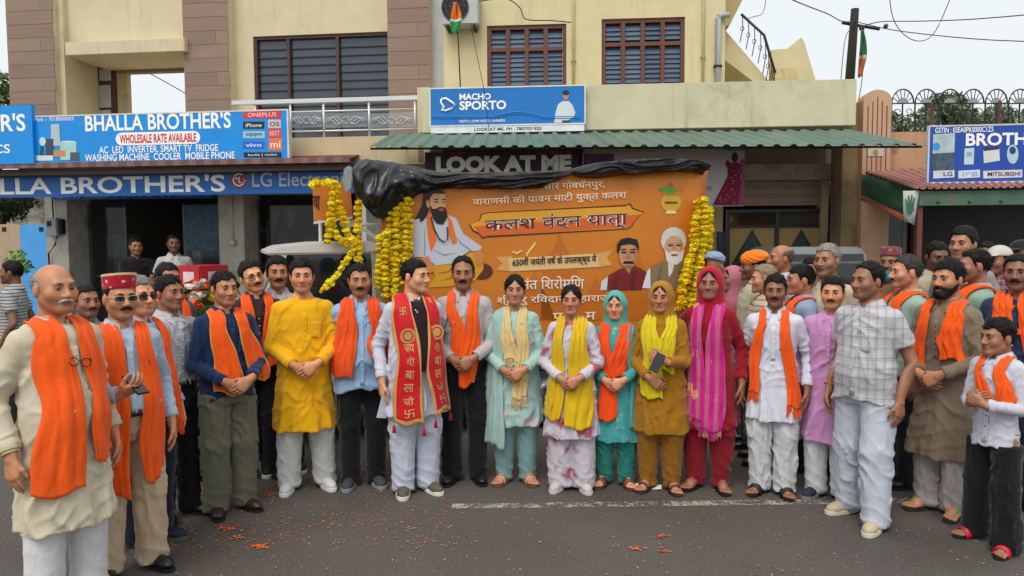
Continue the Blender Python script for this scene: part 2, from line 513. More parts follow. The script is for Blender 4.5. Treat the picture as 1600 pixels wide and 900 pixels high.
def shoe_meshes(style):
    key = ('shoe', style)
    if key in CACHE: return CACHE[key]
    lo, hi = (-.07, -.23, -.01), (.07, .10, .14); h = .0065; P = grid(lo, hi, h)
    if style in ('sneaker', 'formal'):
        d = rcone(P, (0, .03, .060), (0, -.13, .040), .038, .034)
        d = smin(d, rcone(P, (0, .03, .11), (0, .025, .06), .043, .038), .03)
        d = smin(d, ell(P, (0, -.11, .04), (.045, .085, .034 if style == 'sneaker' else .031)), .02)
        d = np.maximum(d, .02 - P[..., 2]); d = np.maximum(d, P[..., 2] - .105)
        up = surfnet(d, lo, h)
    else: up = None
    th = {'sneaker': .034, 'formal': .02}.get(style, .022)
    m = MB().prism(sole_poly(.053 if style == 'sneaker' else .05, .078, -.203), .0, th, 'z')
    CACHE[key] = (up, m); return CACHE[key]

def build_head(p, hs):
    """head, neck and face in head space: eye level z=0, the face towards -y"""
    lo, hi = (-.10, -.13, -.235), (.10, .13, .125); P = grid(lo, hi, hs)
    w = p.get('face_w', 1.0); fat = p.get('fat', 0.0); fem = p['sex'] == 'f'
    d = ell(P, (0, .012, .020), (.0755, .094, .088))
    d = smin(d, ell(P, (0, -.030, -.042), (.060 * w, .060, .072)), .03)
    for s in (-1, 1):
        d = smin(d, rcone(P, (s * .050 * w, .004, -.055), (s * .020, -.066, -.098), .020 + fat * .4, .018), .025)
        d = smin(d, ell(P, (s * .043 * w, -.055, -.03), (.024 + fat, .024, .026 + fat)), .02)
    d = smin(d, rcone(P, (-.034, -.074, .022), (.034, -.074, .022), .012 if not fem else .008, .012 if not fem else .008), .018)
    for s in (-1, 1):
        d = smax(d, -ell(P, (s * .0315, -.099, -.001), (.020, .021, .0135)), .008)
        d = smin(d, ell(P, (s * .079, .014, -.012), (.009, .018, .031)), .006)
    nl = p.get('nose', 1.0)
    d = smin(d, rcone(P, (0, -.080, .010), (0, -.101 - .006 * nl, -.033), .007, .0125), .010)
    for s in (-1, 1): d = smin(d, ell(P, (s * .0125, -.095, -.038), (.010, .012, .009)), .008)
    d = smin(d, rcone(P, (-.020, -.083, -.066), (.020, -.083, -.066), .0065, .0065), .009)
    d = smin(d, rcone(P, (-.016, -.083, -.0775), (.016, -.083, -.0775), .0072, .0072), .007)
    d = smax(d, -rcone(P, (-.022, -.0935, -.0715), (.022, -.0935, -.0715), .0022, .0022), .003)
    d = smin(d, ell(P, (0, -.072, -.1 - p.get('chin', 0)), (.026, .021, .019)), .015)
    d = smin(d, rcone(P, (0, .028, -.04), (0, .045, -.235), .052 if not fem else .046, .060 if not fem else .050), .028)
    d = np.maximum(d, -.225 - P[..., 2])
    V, F = surfnet(d, lo, hs)
    c = V[F].mean(1); ax = np.abs(c[:, 0]); mi = np.zeros(len(F), int)
    lips = (((ax / .024) ** 2 + ((c[:, 2] + .0722) / .0115) ** 2) < 1) & (c[:, 1] < -.075)
    mi[lips] = 3
    return V, F, mi
def hair_part(p, style, hs):
    lo, hi = (-.125, -.135, -.16), (.125, .17, .165); P = grid(lo, hi, hs)
    x, y, z = P[..., 0], P[..., 1], P[..., 2]; ax = np.abs(x)
    vol = p.get('hair_vol', .010) if not p.get('hat') else .0; hat = p.get('hat')
    d = ell(P, (0, .016, .024), (.0815 + vol * .3, .1005 + vol * .3, .092 + vol))
    hl = {'short': .072, 'full': .064, 'receding': .090, 'bald': .3, 'boy': .055, 'woman': .080}.get(style, .06)
    hlx = hl + np.clip(ax - .045, 0, 1) * (-.5) + p.get('part', 0) * x * .15
    ys = np.array([-.14, -.060, -.038, -.022, -.010, .0, .03, .043, .07, .13])
    base = np.interp(y, ys, [0, 0, 0, 0, 0, 0, 0, 0, 0, 0])
    if style == 'woman':
        k = np.interp(y, ys, [1, 1, 1, .6, .2, 0, 0, 0, 0, 0])
        low = np.interp(y, ys, [0, 0, -.02, -.03, -.035, -.03, -.03, -.06, -.09, -.10])
        zl = (hl - ax * 1.05) * k + low * (1 - k)
        d = smin(d, ell(P, (0, .115, -.045), (.042, .035, .042)), .02)
        d = d + .004 * np.exp(-(x / .006) ** 2) * (y < .03)
    else:
        k = np.interp(y, ys, [1, 1, .9, .25, 0, 0, 0, 0, 0, 0])
        low = np.interp(y, ys, [0, 0, 0, -.020, -.014, .016, .016, -.035, -.058, -.066])
        zl = hlx * k + low * (1 - k)
    if style != 'woman': d = d + .0045 * np.clip((.055 - z) / .06, 0, 1)          # clipped closer at the sides
    d = smax(d, (zl - z) * .8, .007)
    if style == 'bald':
        d = d + .006 * np.clip((z - .0) / .05, 0, 1); d = smax(d, z - .050 - np.clip(y, 0, .1) * .25 - np.clip(.03 + y, -.1, 0) * .9, .02); d = smax(d, -.028 - y - (z + .02) * .2, .01)
    d = d + ((vnoise(P, (120, 45, 70), p['seed']) - .5) * .008 + (vnoise(P, (40, 25, 30), p['seed'] + 3) - .5) * .010 * (style != 'woman')) * (p.get('messy', 1.0) if not hat else .3)
    return surfnet(d, lo, hs)
def tufts(V, F, n, ln, wd, seed, comb):
    """short tapering locks standing off the hair surface"""
    r = np.random.RandomState(seed); N = vnormals(V, F); i = r.randint(0, len(V), n); b = V[i]; nn = N[i]
    ok = (nn[:, 2] > -.6) & (np.linalg.norm(nn, axis=1) > .5); b, nn = b[ok], nn[ok]; k = len(b)
    dr = nn * .45 + comb(b) + r.randn(k, 3) * .22; dr /= np.linalg.norm(dr, axis=1, keepdims=True)
    sd = np.cross(dr, nn + r.randn(k, 3) * .2); sd /= np.linalg.norm(sd, axis=1, keepdims=True) + 1e-9; L = (ln * (.6 + .8 * r.rand(k)))[:, None]
    b = b - nn * .003; Q = np.stack([b - sd * wd, b + sd * wd, b + dr * L + sd * wd * .15 - nn * L * .12, b + dr * L - sd * wd * .15 - nn * L * .12], 1).reshape(-1, 3)
    return np.concatenate([V, Q]), np.concatenate([F, np.arange(4 * k).reshape(-1, 4) + len(V)])
def beard_part(p, hs, full=True):
    lo, hi = (-.09, -.125, -.16), (.09, .05, .0); P = grid(lo, hi, hs); w = p.get('face_w', 1.0)
    d = ell(P, (0, -.030, -.05), (.062 * w, .066, .080))
    for s in (-1, 1): d = smin(d, rcone(P, (s * .052 * w, .004, -.045), (s * .022, -.07, -.106), .026, .026), .02)
    d = smin(d, ell(P, (0, -.074, -.104), (.034, .030, .028)), .02)
    lim = np.interp(np.abs(P[..., 0]), [0, .03, .05, .075], [-.046, -.050, -.045, -.02])
    d = smax(d, (P[..., 2] - lim), .006)
    d = smax(d, -ell(P, (0, -.098, -.0725), (.021, .03, .0095)), .004)
    d = smax(d, P[..., 1] - .008, .006)
    d = d + (vnoise(P, (110, 110, 80), p['seed']) - .5) * .006
    return surfnet(d, lo, hs)

def quick_obj(name, V, F, parent, m, midx=None):
    return link(name, mesh_np(name, V, F, True, midx), parent, m)
SKINS = {'a': 'b58765', 'b': 'a0714f', 'c': '8a5c40', 'd': 'c0926f', 'e': '754a34'}

def strand_grid(p, fld, xb, hem, width, xn=.075, back=True, nf=3, amp=.011, off=.010, gather=.60, zneck=1.375, nv=23, seed=0, backx=.0, backlow=1.36, sway=.0, hang=.10):
    """one end of a scarf: from its hem up the chest, over the shoulder to the nape"""
    rows = []; nz = 46; v = np.linspace(-.5, .5, nv); rr = np.random.RandomState(p['seed'] * 7 + seed)
    ph = rr.rand() * 6.28; prev = None; ph2 = rr.rand() * 6.28
    zz = np.linspace(zneck, hem, nz)
    def march(o, dr):
        t = np.zeros(len(o)); 
        for _ in range(60):
            t = t + fld(np.asarray(o + dr * t[:, None], np.float32)) * .7
        return o + dr * t[:, None]
    front = []
    for i, z in enumerate(zz):
        s = i / (nz - 1); xc = xn + (xb - xn) * (s ** .8) + sway * math.sin(s * 3.1)
        wd = width * (gather + (1 - gather) * min(1, s * 1.6)) * (1 + .10 * math.sin(s * 5 + ph) + .06 * math.sin(s * 12 + ph2)); xc += .012 * math.sin(s * 6 + ph2)
        x = xc + v * wd
        o = np.stack([x, np.full(nv, -.6), np.full(nv, z)], 1)
        q = march(o, np.array([0, 1.0, 0]))
        q[:, 1] = np.minimum(q[:, 1], .02)
        y = q[:, 1] - off
        if prev is not None:
            dz = zz[0] - zz[1]; y = np.minimum(y, prev + hang * dz * (1 if s < .5 else .6))
        sm = y.copy(); sm[1:-1] = (y[:-2] + 2 * y[1:-1] + y[2:]) / 4; y = sm; prev = y.copy()
        tri = lambda n, q: (1 - np.abs(np.sin(math.pi * v * n + q))) ** 1.2
        fold = amp * (1.1 * tri(nf, ph + .9 * math.sin(s * 4 + ph2)) + .75 * tri(nf * 1.7, ph2 + 1.2 * math.sin(s * 3 + ph) + s) + .4 * tri(nf * 3.1, ph * 2 - s * 2)) * (.65 + .5 * s)
        fold = fold * (1 - .75 * np.abs(2 * v) ** 8)
        zr = z + s ** 4 * (.016 * np.sin(v * 7 + ph2) + .03 * v * math.sin(ph * 3))
        front.append(np.stack([x + .004 * np.sin(v * 20 + s * 12), y - fold, np.full(nv, 0.0) + zr], 1))
    over = []
    th = np.linspace(0, math.pi * 1.02, 14)[1:]
    for k, a in enumerate(th):
        s = (k + 1) / len(th); xc = xn + (backx - xn) * max(0, s - .45) / .55
        wd = width * gather * (1 - .25 * s); x = xc + v * wd
        if xn * backx >= 0 and abs(backx) < .02: x = xc * (1 - 0) + v * wd
        piv = np.stack([x, np.full(nv, .035), np.full(nv, zneck - .03 + (.0))], 1)
        dr = np.array([0, -math.cos(a), math.sin(a)])
        q = march(piv + dr * .5, -dr)
        q = q + dr * (off + amp * .5 * (1 + np.sin(v * 2 * math.pi * nf + ph))[:, None] * 1.2)
        over.append(q)
    rows = front[::-1] + over
    G = np.array(rows)
    # smooth along the length
    for _ in range(3): G[1:-1] = (G[:-2] + 2 * G[1:-1] + G[2:]) / 4
    return G
def grid_faces(nr, nc, k=0):
    i, j = np.meshgrid(np.arange(nr - 1), np.arange(nc - 1), indexing='ij'); a = (i * nc + j + k).ravel()
    return np.stack([a, a + 1, a + nc + 1, a + nc], 1)
def scarf(p, root, fld, spec, name='scarf'):
    Vs, Fs, mi, k = [], [], [], 0
    for q, st in enumerate(spec['ends']):
        st = dict(st); bw = st.pop('border', None)
        G = strand_grid(p, fld, seed=q + spec.get('seed', 0), **st); nr, nc, _ = G.shape
        F = grid_faces(nr, nc, k)
        col = np.tile(np.arange(nc - 1), nr - 1); row = np.repeat(np.arange(nr - 1), nc - 1)
        b = np.zeros(len(F), int)
        if bw: b[(col < bw) | (col >= nc - 1 - bw) | (row < bw)] = 1
        Vs.append(G.reshape(-1, 3)); Fs.append(F); mi.append(b); k += nr * nc
    V = np.concatenate(Vs)
    o = quick_obj(name, V, np.concatenate(Fs), root, [spec['mat']] + ([spec['mat2']] if 'mat2' in spec else []), np.concatenate(mi))
    md = o.modifiers.new('thickness', 'SOLIDIFY'); md.thickness = .005; md.offset = 1
    if spec.get('fringe'):
        m = MB(); rr = random.Random(p['seed'])
        for st, G in zip(spec['ends'], Vs):
            nc = st.get('nv', 23)
            hem = G.reshape(-1, nc, 3)[0]
            for i in range(nc * 2):
                f = i / (nc * 2 - 1) * (nc - 1); a = hem[min(int(f), nc - 2)]; b = hem[min(int(f) + 1, nc - 1)]; c = a + (b - a) * (f - int(f))
                l = spec['fringe'] * (.7 + .5 * rr.random())
                m.tube([c + (0, 0, .004), c + ((rr.random() - .5) * .008, (rr.random() - .5) * .006, -l * .5), c + ((rr.random() - .5) * .016, 0, -l)], .0022, 4)
        tag(m.build('fringe', spec.get('mat2', spec['mat']), o), kind='stuff')
    return o, Vs

def person(label, px, top, fy=None, depth=None, yaw=0, hyaw=0, hpitch=0, group=None, sex='m', detail=1, **kw):
    """px/fy: where the feet stand in the photograph; top: the top of the head there"""
    p = dict(sex=sex, belly=0.0, wide=1.0, sw=.159 if sex == 'm' else .141, seed=int(px * 3 + top) % 9973, skin='b', hair='short', hair_col='0e0b09', arms='side',
             upper='shirt', ucol='dddddd', lcol='22242a', lower='trousers', shoes='formal', scol='15151a', loose=0.0)
    p.update(kw); seed = p['seed']; vr = random.Random(seed); p.setdefault('face_w', vr.uniform(.93, 1.06)); p.setdefault('nose', vr.uniform(.5, 1.6)); p.setdefault('chin', vr.uniform(-.006, .006)); p.setdefault('fat', vr.uniform(-.002, .005))
    g = on_ground(px, fy) if fy is not None else on_depth(px, 600, depth) * (1, 1, 0)
    if fy is None:                              # keep x on the line of sight of the head
        t = on_depth(px, top, depth); g = np.array([t[0], t[1], p.get('floor', 0.0)])
    H = on_depth(px, top, g[1])[2] - g[2]
    extra = {'cap': .02, 'turban': .03, 'hood': .012}.get(p.get('hat'), .006 if p['hair'] != 'bald' else 0)
    sc = (H - extra) / 1.72
    yaw = yaw + math.degrees(math.atan2(g[0], g[1])) * -1 * p.get('face_cam', 1)
    root = empty('person', tuple(g), R(yaw), sc)
    tag(root, label, 'person', group)
    hs = .0048 if detail else .007; hc = p.get('res', .0115 if detail else .017)
    # ---- skeleton
    sw = p['sw']; arms = {}
    hb = p['belly'] * 1.0
    AR = {'side': dict(w=(.245, -.03, .865), d=(.05, -.12, -1), palm=(-1, .1, 0), pole=(.35, 1, .1), curl=.4),
          'back': dict(w=(.20, .16, .95), d=(-.4, .3, -1), palm=(0, 1, 0), pole=(.8, .6, 0), curl=.4),
          'clasp': dict(w=(.085, -.180 - hb, .975), d=(-.8, -.16, -.5), palm=(-.2, 1, -.2), pole=(.62, .5, -.4), curl=.75),
          'chest': dict(w=(.065, -.215 - hb, 1.10), d=(-.75, -.2, .35), palm=(-.2, 1, 0), pole=(.45, .3, -1), curl=.9),
          'phone': dict(w=(.10, -.235 - hb, 1.10), d=(-.35, -.6, .35), palm=(-.35, .1, 1), pole=(.8, .3, -.8), curl=.8),
          'raise': dict(w=(.40, -.08, 1.37), d=(.8, -.35, .2), palm=(0, 0, -1), pole=(.3, .3, -1), curl=.3),
          'fold': dict(w=(-.06, -.19, 1.12), d=(-1, .1, .0), palm=(0, 1, 0), pole=(.9, 0, -.7), curl=.4)}
    ap = p['arms'] if isinstance(p['arms'], tuple) else (p['arms'], p['arms'])
    for s, key in ((-1, ap[0]), (1, ap[1])):
        a = dict(AR[key]) if isinstance(key, str) else {**AR[key[0]], **key[1]}
        f = np.array([s, 1, 1.0]); w = np.array(a['w']) * f
        if key in ('clasp', 'chest') and s > 0: w = w + (0, -.03, .012)
        if key == 'fold' and s > 0: w = w + (0, -.03, .035)
        sh = np.array([s * sw, .012, 1.364]); el, w = ik(sh, w, np.array(a['pole']) * f)
        arms[s] = (sh, el, w, nrm(np.array(a['d']) * f), np.array(a['palm']) * f, a['curl'])
    st = p.get('stance', .095); sep = p.get('feet', (0, 0))
    legs = {}
    for s in (-1, 1):
        hip = np.array([s * .088, .005, .88]); an = np.array([s * st, .01 + sep[0 if s < 0 else 1], .085])
        kn = (hip + an) / 2 + np.array([s * .006, -.025, .02]); legs[s] = (hip, kn, an)
    # ---- upper garment
    up = p['upper']; hem = p.get('hem', .84 if up == 'shirt' else .58); slv = p.get('sleeve', 'long')
    inf = .012 + p['loose']; p2 = dict(p)
    if up == 'tucked': p2['tuck'] = .955
    fld = torso_field(p2, inf, hem if up in ('kurta', 'shirt') else None, p.get('flare', .035 if up == 'kurta' else .018))
    ext = .36 + max(0, abs(arms[-1][2][0]) - .24, abs(arms[1][2][0]) - .24)
    zlo = (hem if up in ('kurta', 'shirt') else .93) - .03
    lo, hi = (-ext, -.36 - hb, zlo - .02), (ext, .27, 1.53); P = grid(lo, hi, hc)
    d = fld(P)
    sl = p['loose'] * .7
    for s in (-1, 1):
        sh, el, w, hd, pl, cu = arms[s]
        if slv == 'long':
            fd = nrm(w - el); e1 = w - fd * .012
            q = rcone(P, sh, el, .056 + sl, .046 + sl); q2 = rcone(P, el, w + fd * .03, .046 + sl, .038 + sl * 1.2)
            q2 = np.maximum(q2, (P - e1.astype(np.float32)) @ fd.astype(np.float32))
            q = smin(q, q2, .015)
        else:
            fr = .62 if slv == 'short' else 1.0; ud = nrm(el - sh); e1 = sh + (el - sh) * fr
            q = rcone(P, sh, e1 + ud * .05, .066 + sl, .066 + sl * 1.3); q = np.maximum(q, (P - e1.astype(np.float32)) @ ud.astype(np.float32))
            if slv == 'elbow':
                fd = nrm(w - el); e2 = el + (w - el) * .45
                q2 = rcone(P, el, e2 + fd * .03, .055 + sl, .06 + sl); q = smin(rcone(P, sh, el, .062 + sl, .055 + sl), np.maximum(q2, (P - e2.astype(np.float32)) @ fd.astype(np.float32)), .015)
        d = smin(d, q, .022)
    neck = p.get('neck', 'v'); col_ = p.get('collar', 'shirt' if up != 'kurta' else 'band')
    if neck == 'v': d = smax(d, -rcone(P, (0, -.085, 1.475), (0, -.125, 1.335 if col_ == 'shirt' else 1.375), .045, .008), .006)
    elif neck == 'round': d = smax(d, -ell(P, (0, -.07, 1.48), (.075, .09, .05)), .006)
    V, F = surfnet(d, lo, hc)
    V = relax(V, F, 1, .4); N = vnormals(V, F)
    # folds: falls in the skirt, slanting drags on the trunk, rings on the sleeves
    V32 = V.astype(np.float32); nz = vnoise(V, (8, 8, 5), seed) - .5
    msk = lambda f, k: np.clip((vnoise(V, f, seed + k) - .38) / .3, 0, 1)
    rdg = lambda t, e=2.3: (1 - np.abs(np.sin(t))) ** e
    arm = np.zeros(len(V)); ring = np.zeros(len(V)); ax_ = np.abs(V[:, 0])
    for s in (-1, 1):
        sh, el, w, *_ = arms[s]
        da = np.minimum(rcone(V32, sh, el, .07, .06), rcone(V32, el, w, .06, .05))
        k = np.clip(1 - np.maximum(da, 0) / .02, 0, 1) * np.clip((V[:, 0] * s - .3 * sw) / .04, 0, 1) if True else 0
        fk = np.clip(1 - np.maximum(rcone(V32, el, w, .06, .05), 0) / .015, 0, 1); k = np.maximum(k, fk * (V[:, 1] < -.1)); arm = np.maximum(arm, k)
        tl = (V - el) @ nrm(w - el); tu = (V - sh) @ nrm(el - sh); q_ = np.arctan2(V[:, 1] - el[1], V[:, 0] - el[0])
        ring += k * (rdg(tl * 46 + nz * 7 + q_ * .9 + s) * (np.exp(-(tl / .085) ** 2) + .75 * np.exp(-((tl - .21) / .09) ** 2)) + .6 * rdg(tu * 30 + nz * 9 + q_ * 1.6) * np.exp(-((tu - .13) / .12) ** 2))
    sk = np.clip((1.0 - V[:, 2]) / max(.1, 1.0 - hem), 0, 1)
    ang = np.arctan2(V[:, 1], V[:, 0]) 
    fall = rdg(ang * 3.5 + nz * 4 + seed, 1.3) * .7 + rdg(ang * 5.5 + nz * 5 + seed * 2, 1.5) * .5 - .35
    drag = rdg((ax_ * .75 + V[:, 2] * .65) * 36 + nz * 6 + seed) * msk((7, 7, 6), 3) + rdg((V[:, 0] * .5 - V[:, 2] * .85) * 30 + nz * 8 + seed) * msk((6, 6, 6), 4) * .8
    soft = (vnoise(V, (11, 11, 6), seed + 8) - .5)
    amp = p.get('folds', 1.0) * 1.35
    trunk = 1 - arm
    disp = (.0125 * drag * trunk * (1 - .5 * sk) + .006 * soft * trunk + .0105 * ring) * amp
    if up == 'kurta': disp = disp + fall * .028 * sk * trunk * amp
    if up == 'tucked': disp = disp + .010 * rdg(ang * 6 + nz * 6 + seed, 1.3) * np.exp(-((V[:, 2] - .98) / .09) ** 2) * trunk
    edge = np.clip((V[:, 2] - hem) / .02, 0, 1) if up != 'tucked' else 1
    N2 = N.copy()
    if up in ('kurta', 'shirt'): N2[:, 2] *= np.clip((V[:, 2] - hem - .03) / .08, 0, 1)
    V = V + N2 * (disp)[:, None]
    um = p.get('umat') or cloth(p['ucol'])
    U = quick_obj('kurta' if up == 'kurta' else 'shirt', V, F, root, um)
    # ---- collar, placket, buttons, pocket
    col = p.get('collar', 'shirt' if up != 'kurta' else 'band')
    if col:
        n = 25; Vc, rows = [], []
        for i in range(n):
            f = i / (n - 1); a = -math.pi / 2 + .30 + f * (2 * math.pi - .60)
            fr = max(0, math.cos(a + math.pi / 2)) ** 2
            cx, sy = math.cos(a), math.sin(a)
            if col == 'shirt':
                prof = [(.066, 1.395, 0), (.064, 1.484 - .030 * fr, 0), (.071, 1.486 - .030 * fr, 0), (.092, 1.448 - .030 * fr, .006), (.104 + .016 * fr, 1.432 - .050 * fr, .0)]
            else:
                prof = [(.070, 1.39, 0), (.064, 1.474 - .024 * fr, 0), (.070, 1.474 - .024 * fr, 0), (.086, 1.40, 0)]
            for r, z, o in prof:
                k = 1 if p['sex'] == 'm' else .88
                Vc.append((cx * r * k * (1.0), .036 + sy * r * k * 1.02 - (.012 + .012 * (1.487 - z) / .05) * fr, z))
        V2 = np.array(Vc); c = len(prof)
        o = quick_obj('collar', V2, grid_faces(n, c), U, p.get('cmat') or um); md = o.modifiers.new('thickness', 'SOLIDIFY'); md.thickness = .003
    if detail and p.get('placket', up != 'tee'):
        zs = np.linspace(1.335, hem + .05 if up != 'kurta' else 1.08, 14)
        if up == 'tucked': zs = np.linspace(1.335, .97, 14)
        o = np.stack([np.zeros(14), np.full(14, -.6), zs], 1); t = np.zeros(14)
        for _ in range(60): t = t + fld((o + np.array([0, 1, 0]) * t[:, None]).astype(np.float32)) * .7
        y = o[:, 1] + t
        B = MB()
        for i in range(2, 13, 2): B.sphere((.002, y[i] - .010, zs[i]), (.0055, .0035, .0055), 6, 4)
        tag(B.build('button_row', p.get('bmat') or mat('e8e2d2' if p.get('light_buttons', 1) else '3a3028', .4), U, True), kind='stuff')
        Gp = np.stack([np.stack([np.full(14, x), y - .0065 + abs(x) * .12, zs], 1) for x in (-.017, -.015, .015, .017)], 1)
        q = quick_obj('placket', Gp.reshape(-1, 3), grid_faces(14, 4), U, um); md = q.modifiers.new('thickness', 'SOLIDIFY'); md.thickness = .004
    if detail and slv == 'long':
        for s in (-1, 1):
            sh, el, w, *_ = arms[s]; ax_ = nrm(w - el); q = w - ax_ * .014; a1 = nrm(np.cross(ax_, (.3, .5, .8))); a2 = np.cross(ax_, a1); r_ = .0405 + sl * 1.2
            V = np.array([q - ax_ * t_ + (a1 * math.cos(v) + a2 * math.sin(v)) * (r_ + .0035 * (t_ not in (.0, .052))) for t_ in (.0, .003, .049, .052) for v in np.linspace(0, 2 * math.pi, 19)])
            quick_obj('cuff', V, grid_faces(4, 19), U, um)
    if detail and p.get('pocket', sex == 'm' and up != 'tee'):
        gx, gz_ = np.meshgrid(np.linspace(.045, .125, 9), np.linspace(1.165, 1.275, 9)); fx_, fz_ = gx.ravel(), gz_.ravel()
        fz_ = fz_ - .012 * np.clip(1 - np.abs(fx_ - .085) / .04, 0, 1) * (fz_ < 1.17)
        o = np.stack([fx_, np.full(81, -.6), fz_], 1); t = np.zeros(81)
        for _ in range(50): t = t + fld((o + np.array([0, 1, 0]) * t[:, None]).astype(np.float32)) * .7
        o[:, 1] += t - .0075; o = o + .0025 * (vnoise(o, (40, 40, 40), seed)[:, None] - .5) * (0, 1, 0)
        q = quick_obj('pocket', o, grid_faces(9, 9), U, um); md = q.modifiers.new('thickness', 'SOLIDIFY'); md.thickness = .0035
    # ---- lower garment
    lw = p['lower']
    if lw and (detail or p.get('legs')):
        ex = {'trousers': .006, 'pyjama': .019, 'salwar': .026, 'wide': .026}[lw] + p.get('legw', 0); za = p.get('ankle', .035)
        xm = max(.26, st + .15)
        lo, hi = (-xm, -.24 - hb, za - .03), (xm, .24, 1.06); P = grid(lo, hi, hc)
        f2 = torso_field({**p, 'tuck': .80}, .004 if up == 'tucked' else -.004)
        d = np.maximum(f2(P), P[..., 2] - 1.0)
        for s in (-1, 1):
            hip, kn, an = legs[s]; bw = .5 + .5 * p['wide']
            rb = {'trousers': .070, 'pyjama': .078, 'salwar': .060, 'wide': .102}[lw] + p.get('legw', 0) * .8
            q = smin(rcone(P, hip, kn, (.094 + ex * .7) * bw, (.072 + ex) * bw), rcone(P, kn, (an[0], an[1], za - .02), (.072 + ex) * bw, rb * bw), .02)
            d = smin(d, q, .018)
        d = np.maximum(d, za - P[..., 2])
        if up != 'tucked': d = np.maximum(d, P[..., 2] - min(.93, hem + .035))
        V, F = surfnet(d, lo, hc); V = relax(V, F, 1, .4); N = vnormals(V, F)
        nz = vnoise(V, (10, 10, 6), seed + 5) - .5
        zz = V[:, 2]; rdg = lambda t, e=2.2: (1 - np.abs(np.sin(t))) ** e; ax_ = np.abs(V[:, 0])
        bun = rdg((zz + nz * .10 + V[:, 0] * .5) * 34 + seed) * np.exp(-np.maximum(zz - za, 0) / .12) + .8 * rdg((zz - ax_ * .9 + nz * .05) * 34) * np.exp(-((zz - .83) / .10) ** 2) + .55 * rdg((zz + V[:, 0] * .8 + nz * .12) * 36 + 1) * np.exp(-((zz - .50) / .10) ** 2)
        long_ = rdg(V[:, 0] * 42 + zz * 6 + nz * 7 + seed) * np.clip((vnoise(V, (5, 5, 3), seed + 7) - .35) / .3, 0, 1)
        soft = vnoise(V, (9, 9, 5), seed + 9) - .5
        crease = np.zeros(len(V))
        for s in (-1, 1): crease += np.exp(-((V[:, 0] - s * (.088 + (st - .088) * np.clip((.88 - zz) / .8, 0, 1))) / .012) ** 2) * (V[:, 1] < 0)
        am = p.get('folds', 1.0) * 1.3
        V = V + N * ((.013 * long_ + .006 * soft + .014 * bun) * am + .004 * crease * (lw == 'trousers'))[:, None]
        V[zz < za + .012, 2] = za
        lm = p.get('lmat') or cloth(p['lcol'])
        T = quick_obj({'trousers': 'trousers', 'wide': 'trousers', 'pyjama': 'pyjama', 'salwar': 'salwar'}[lw], V, F, root, lm)
        if up == 'tucked':
            m = MB(); A = []
            for i in range(28):
                a = 2 * math.pi * i / 28; o = np.array([[math.cos(a) * .6, math.sin(a) * .6, .965]]); dr = -o * (1, 1, 0) / .6; t = np.zeros(1)
                for _ in range(50): t = t + fld((o + dr * t[:, None] + (0, 0, .01)).astype(np.float32)) * .7
                q = (o + dr * t[:, None])[0]; A.append(q * (1.025, 1.025, 1) + (0, -.003, 0))
            Vb = np.array([[(*(q[:2]), z) for z in (.948, .985)] for q in A + A[:1]]).reshape(-1, 3)
            o = quick_obj('belt', Vb, grid_faces(29, 2), root, mat('2a1712', .45)); md = o.modifiers.new('thickness', 'SOLIDIFY'); md.thickness = .006; md.offset = 0
    # ---- body: head, neck, hands, forearms, feet, trunk as one mesh
    parts = []
    hy, hp = R(hyaw), R(hpitch)
    HM = np.array((Matrix.Rotation(hy, 3, 'Z') @ Matrix.Rotation(hp, 3, 'X') @ Matrix.Rotation(R(p.get('hroll', 0)), 3, 'Y')))
    hsz = p.get('head', 1.03); piv = np.array([0, .035, -.06]); hc0 = np.array([0, .0, 1.72 - .109 * hsz]) + np.array(p.get('lean', (0, 0, 0)))
    def headspace(V): return ((V - piv) @ HM.T + piv) * hsz + hc0
    Vh, Fh, mi = build_head(p, hs)
    parts.append((headspace(Vh), Fh, mi))
    cs, cf = cube_sphere(7)
    for s in (-1, 1):
        E = cs * .0125 + (s * .0315, -.0725, -.001); c = cs[cf].mean(1)
        look = nrm((p.get('gaze', 0), -1, .02)); m_ = np.where(c @ look > .74, 2, 1)
        parts.append((headspace(E), cf, m_))
        lid = cs.copy(); lid = lid * (.0142, .0145, .0140) + (s * .0315, -.0725, -.0005); keep = cs[cf].mean(1)[:, 2] > p.get('lid', .10)
        parts.append((headspace(lid), cf[keep], np.zeros(keep.sum(), int)))
        lid = cs * (.0140, .0143, .0135) + (s * .0315, -.0725, -.0015); keep = cs[cf].mean(1)[:, 2] < -.42
        parts.append((headspace(lid), cf[keep], np.zeros(keep.sum(), int)))
        k = .75 if sex == 'f' else 1.0
        bq = [(s * .013, -.0865, .0165), (s * .024, -.0880, .0215), (s * .036, -.0835, .0225), (s * .049, -.0720, .0165)]
        Vb, Fb = tube_quads(bq, [.0040 * k, .0054 * k, .0048 * k, .0018], 8)
        lq = [(s * .0315 + .0135 * math.cos(a) , -.0725 - .0150 * math.sin(a), .0015 + .0045 * math.sin(a)) for a in np.linspace(.25, math.pi - .25, 7)]
        Vq, Fq = tube_quads(lq, [.0016] * 7, 5); parts.append((headspace(Vq), Fq, np.full(len(Fq), 4)))
        parts.append((headspace(Vb), Fb, np.full(len(Fb), 4)))
    Vt, Ft = tube_quads([(0, .045, 1.46), (0, .04, 1.38), (0, .01, 1.25), (0, 0, 1.1), (0, 0, .92), (0, 0, .80)], [.05, .075, .10, .095, .10, .08], 14)
    parts.append((Vt, Ft, np.zeros(len(Ft), int)))
    if neck in ('v', 'round'):
        ft = torso_field({**p, 'ztop': 1.5}, -.006); lo, hi = (-.13, -.16, 1.30), (.13, .1, 1.5)
        P = grid(lo, hi, .01); Vn, Fn = surfnet(ft(P), lo, .01); parts.append((Vn, Fn, np.zeros(len(Fn), int)))
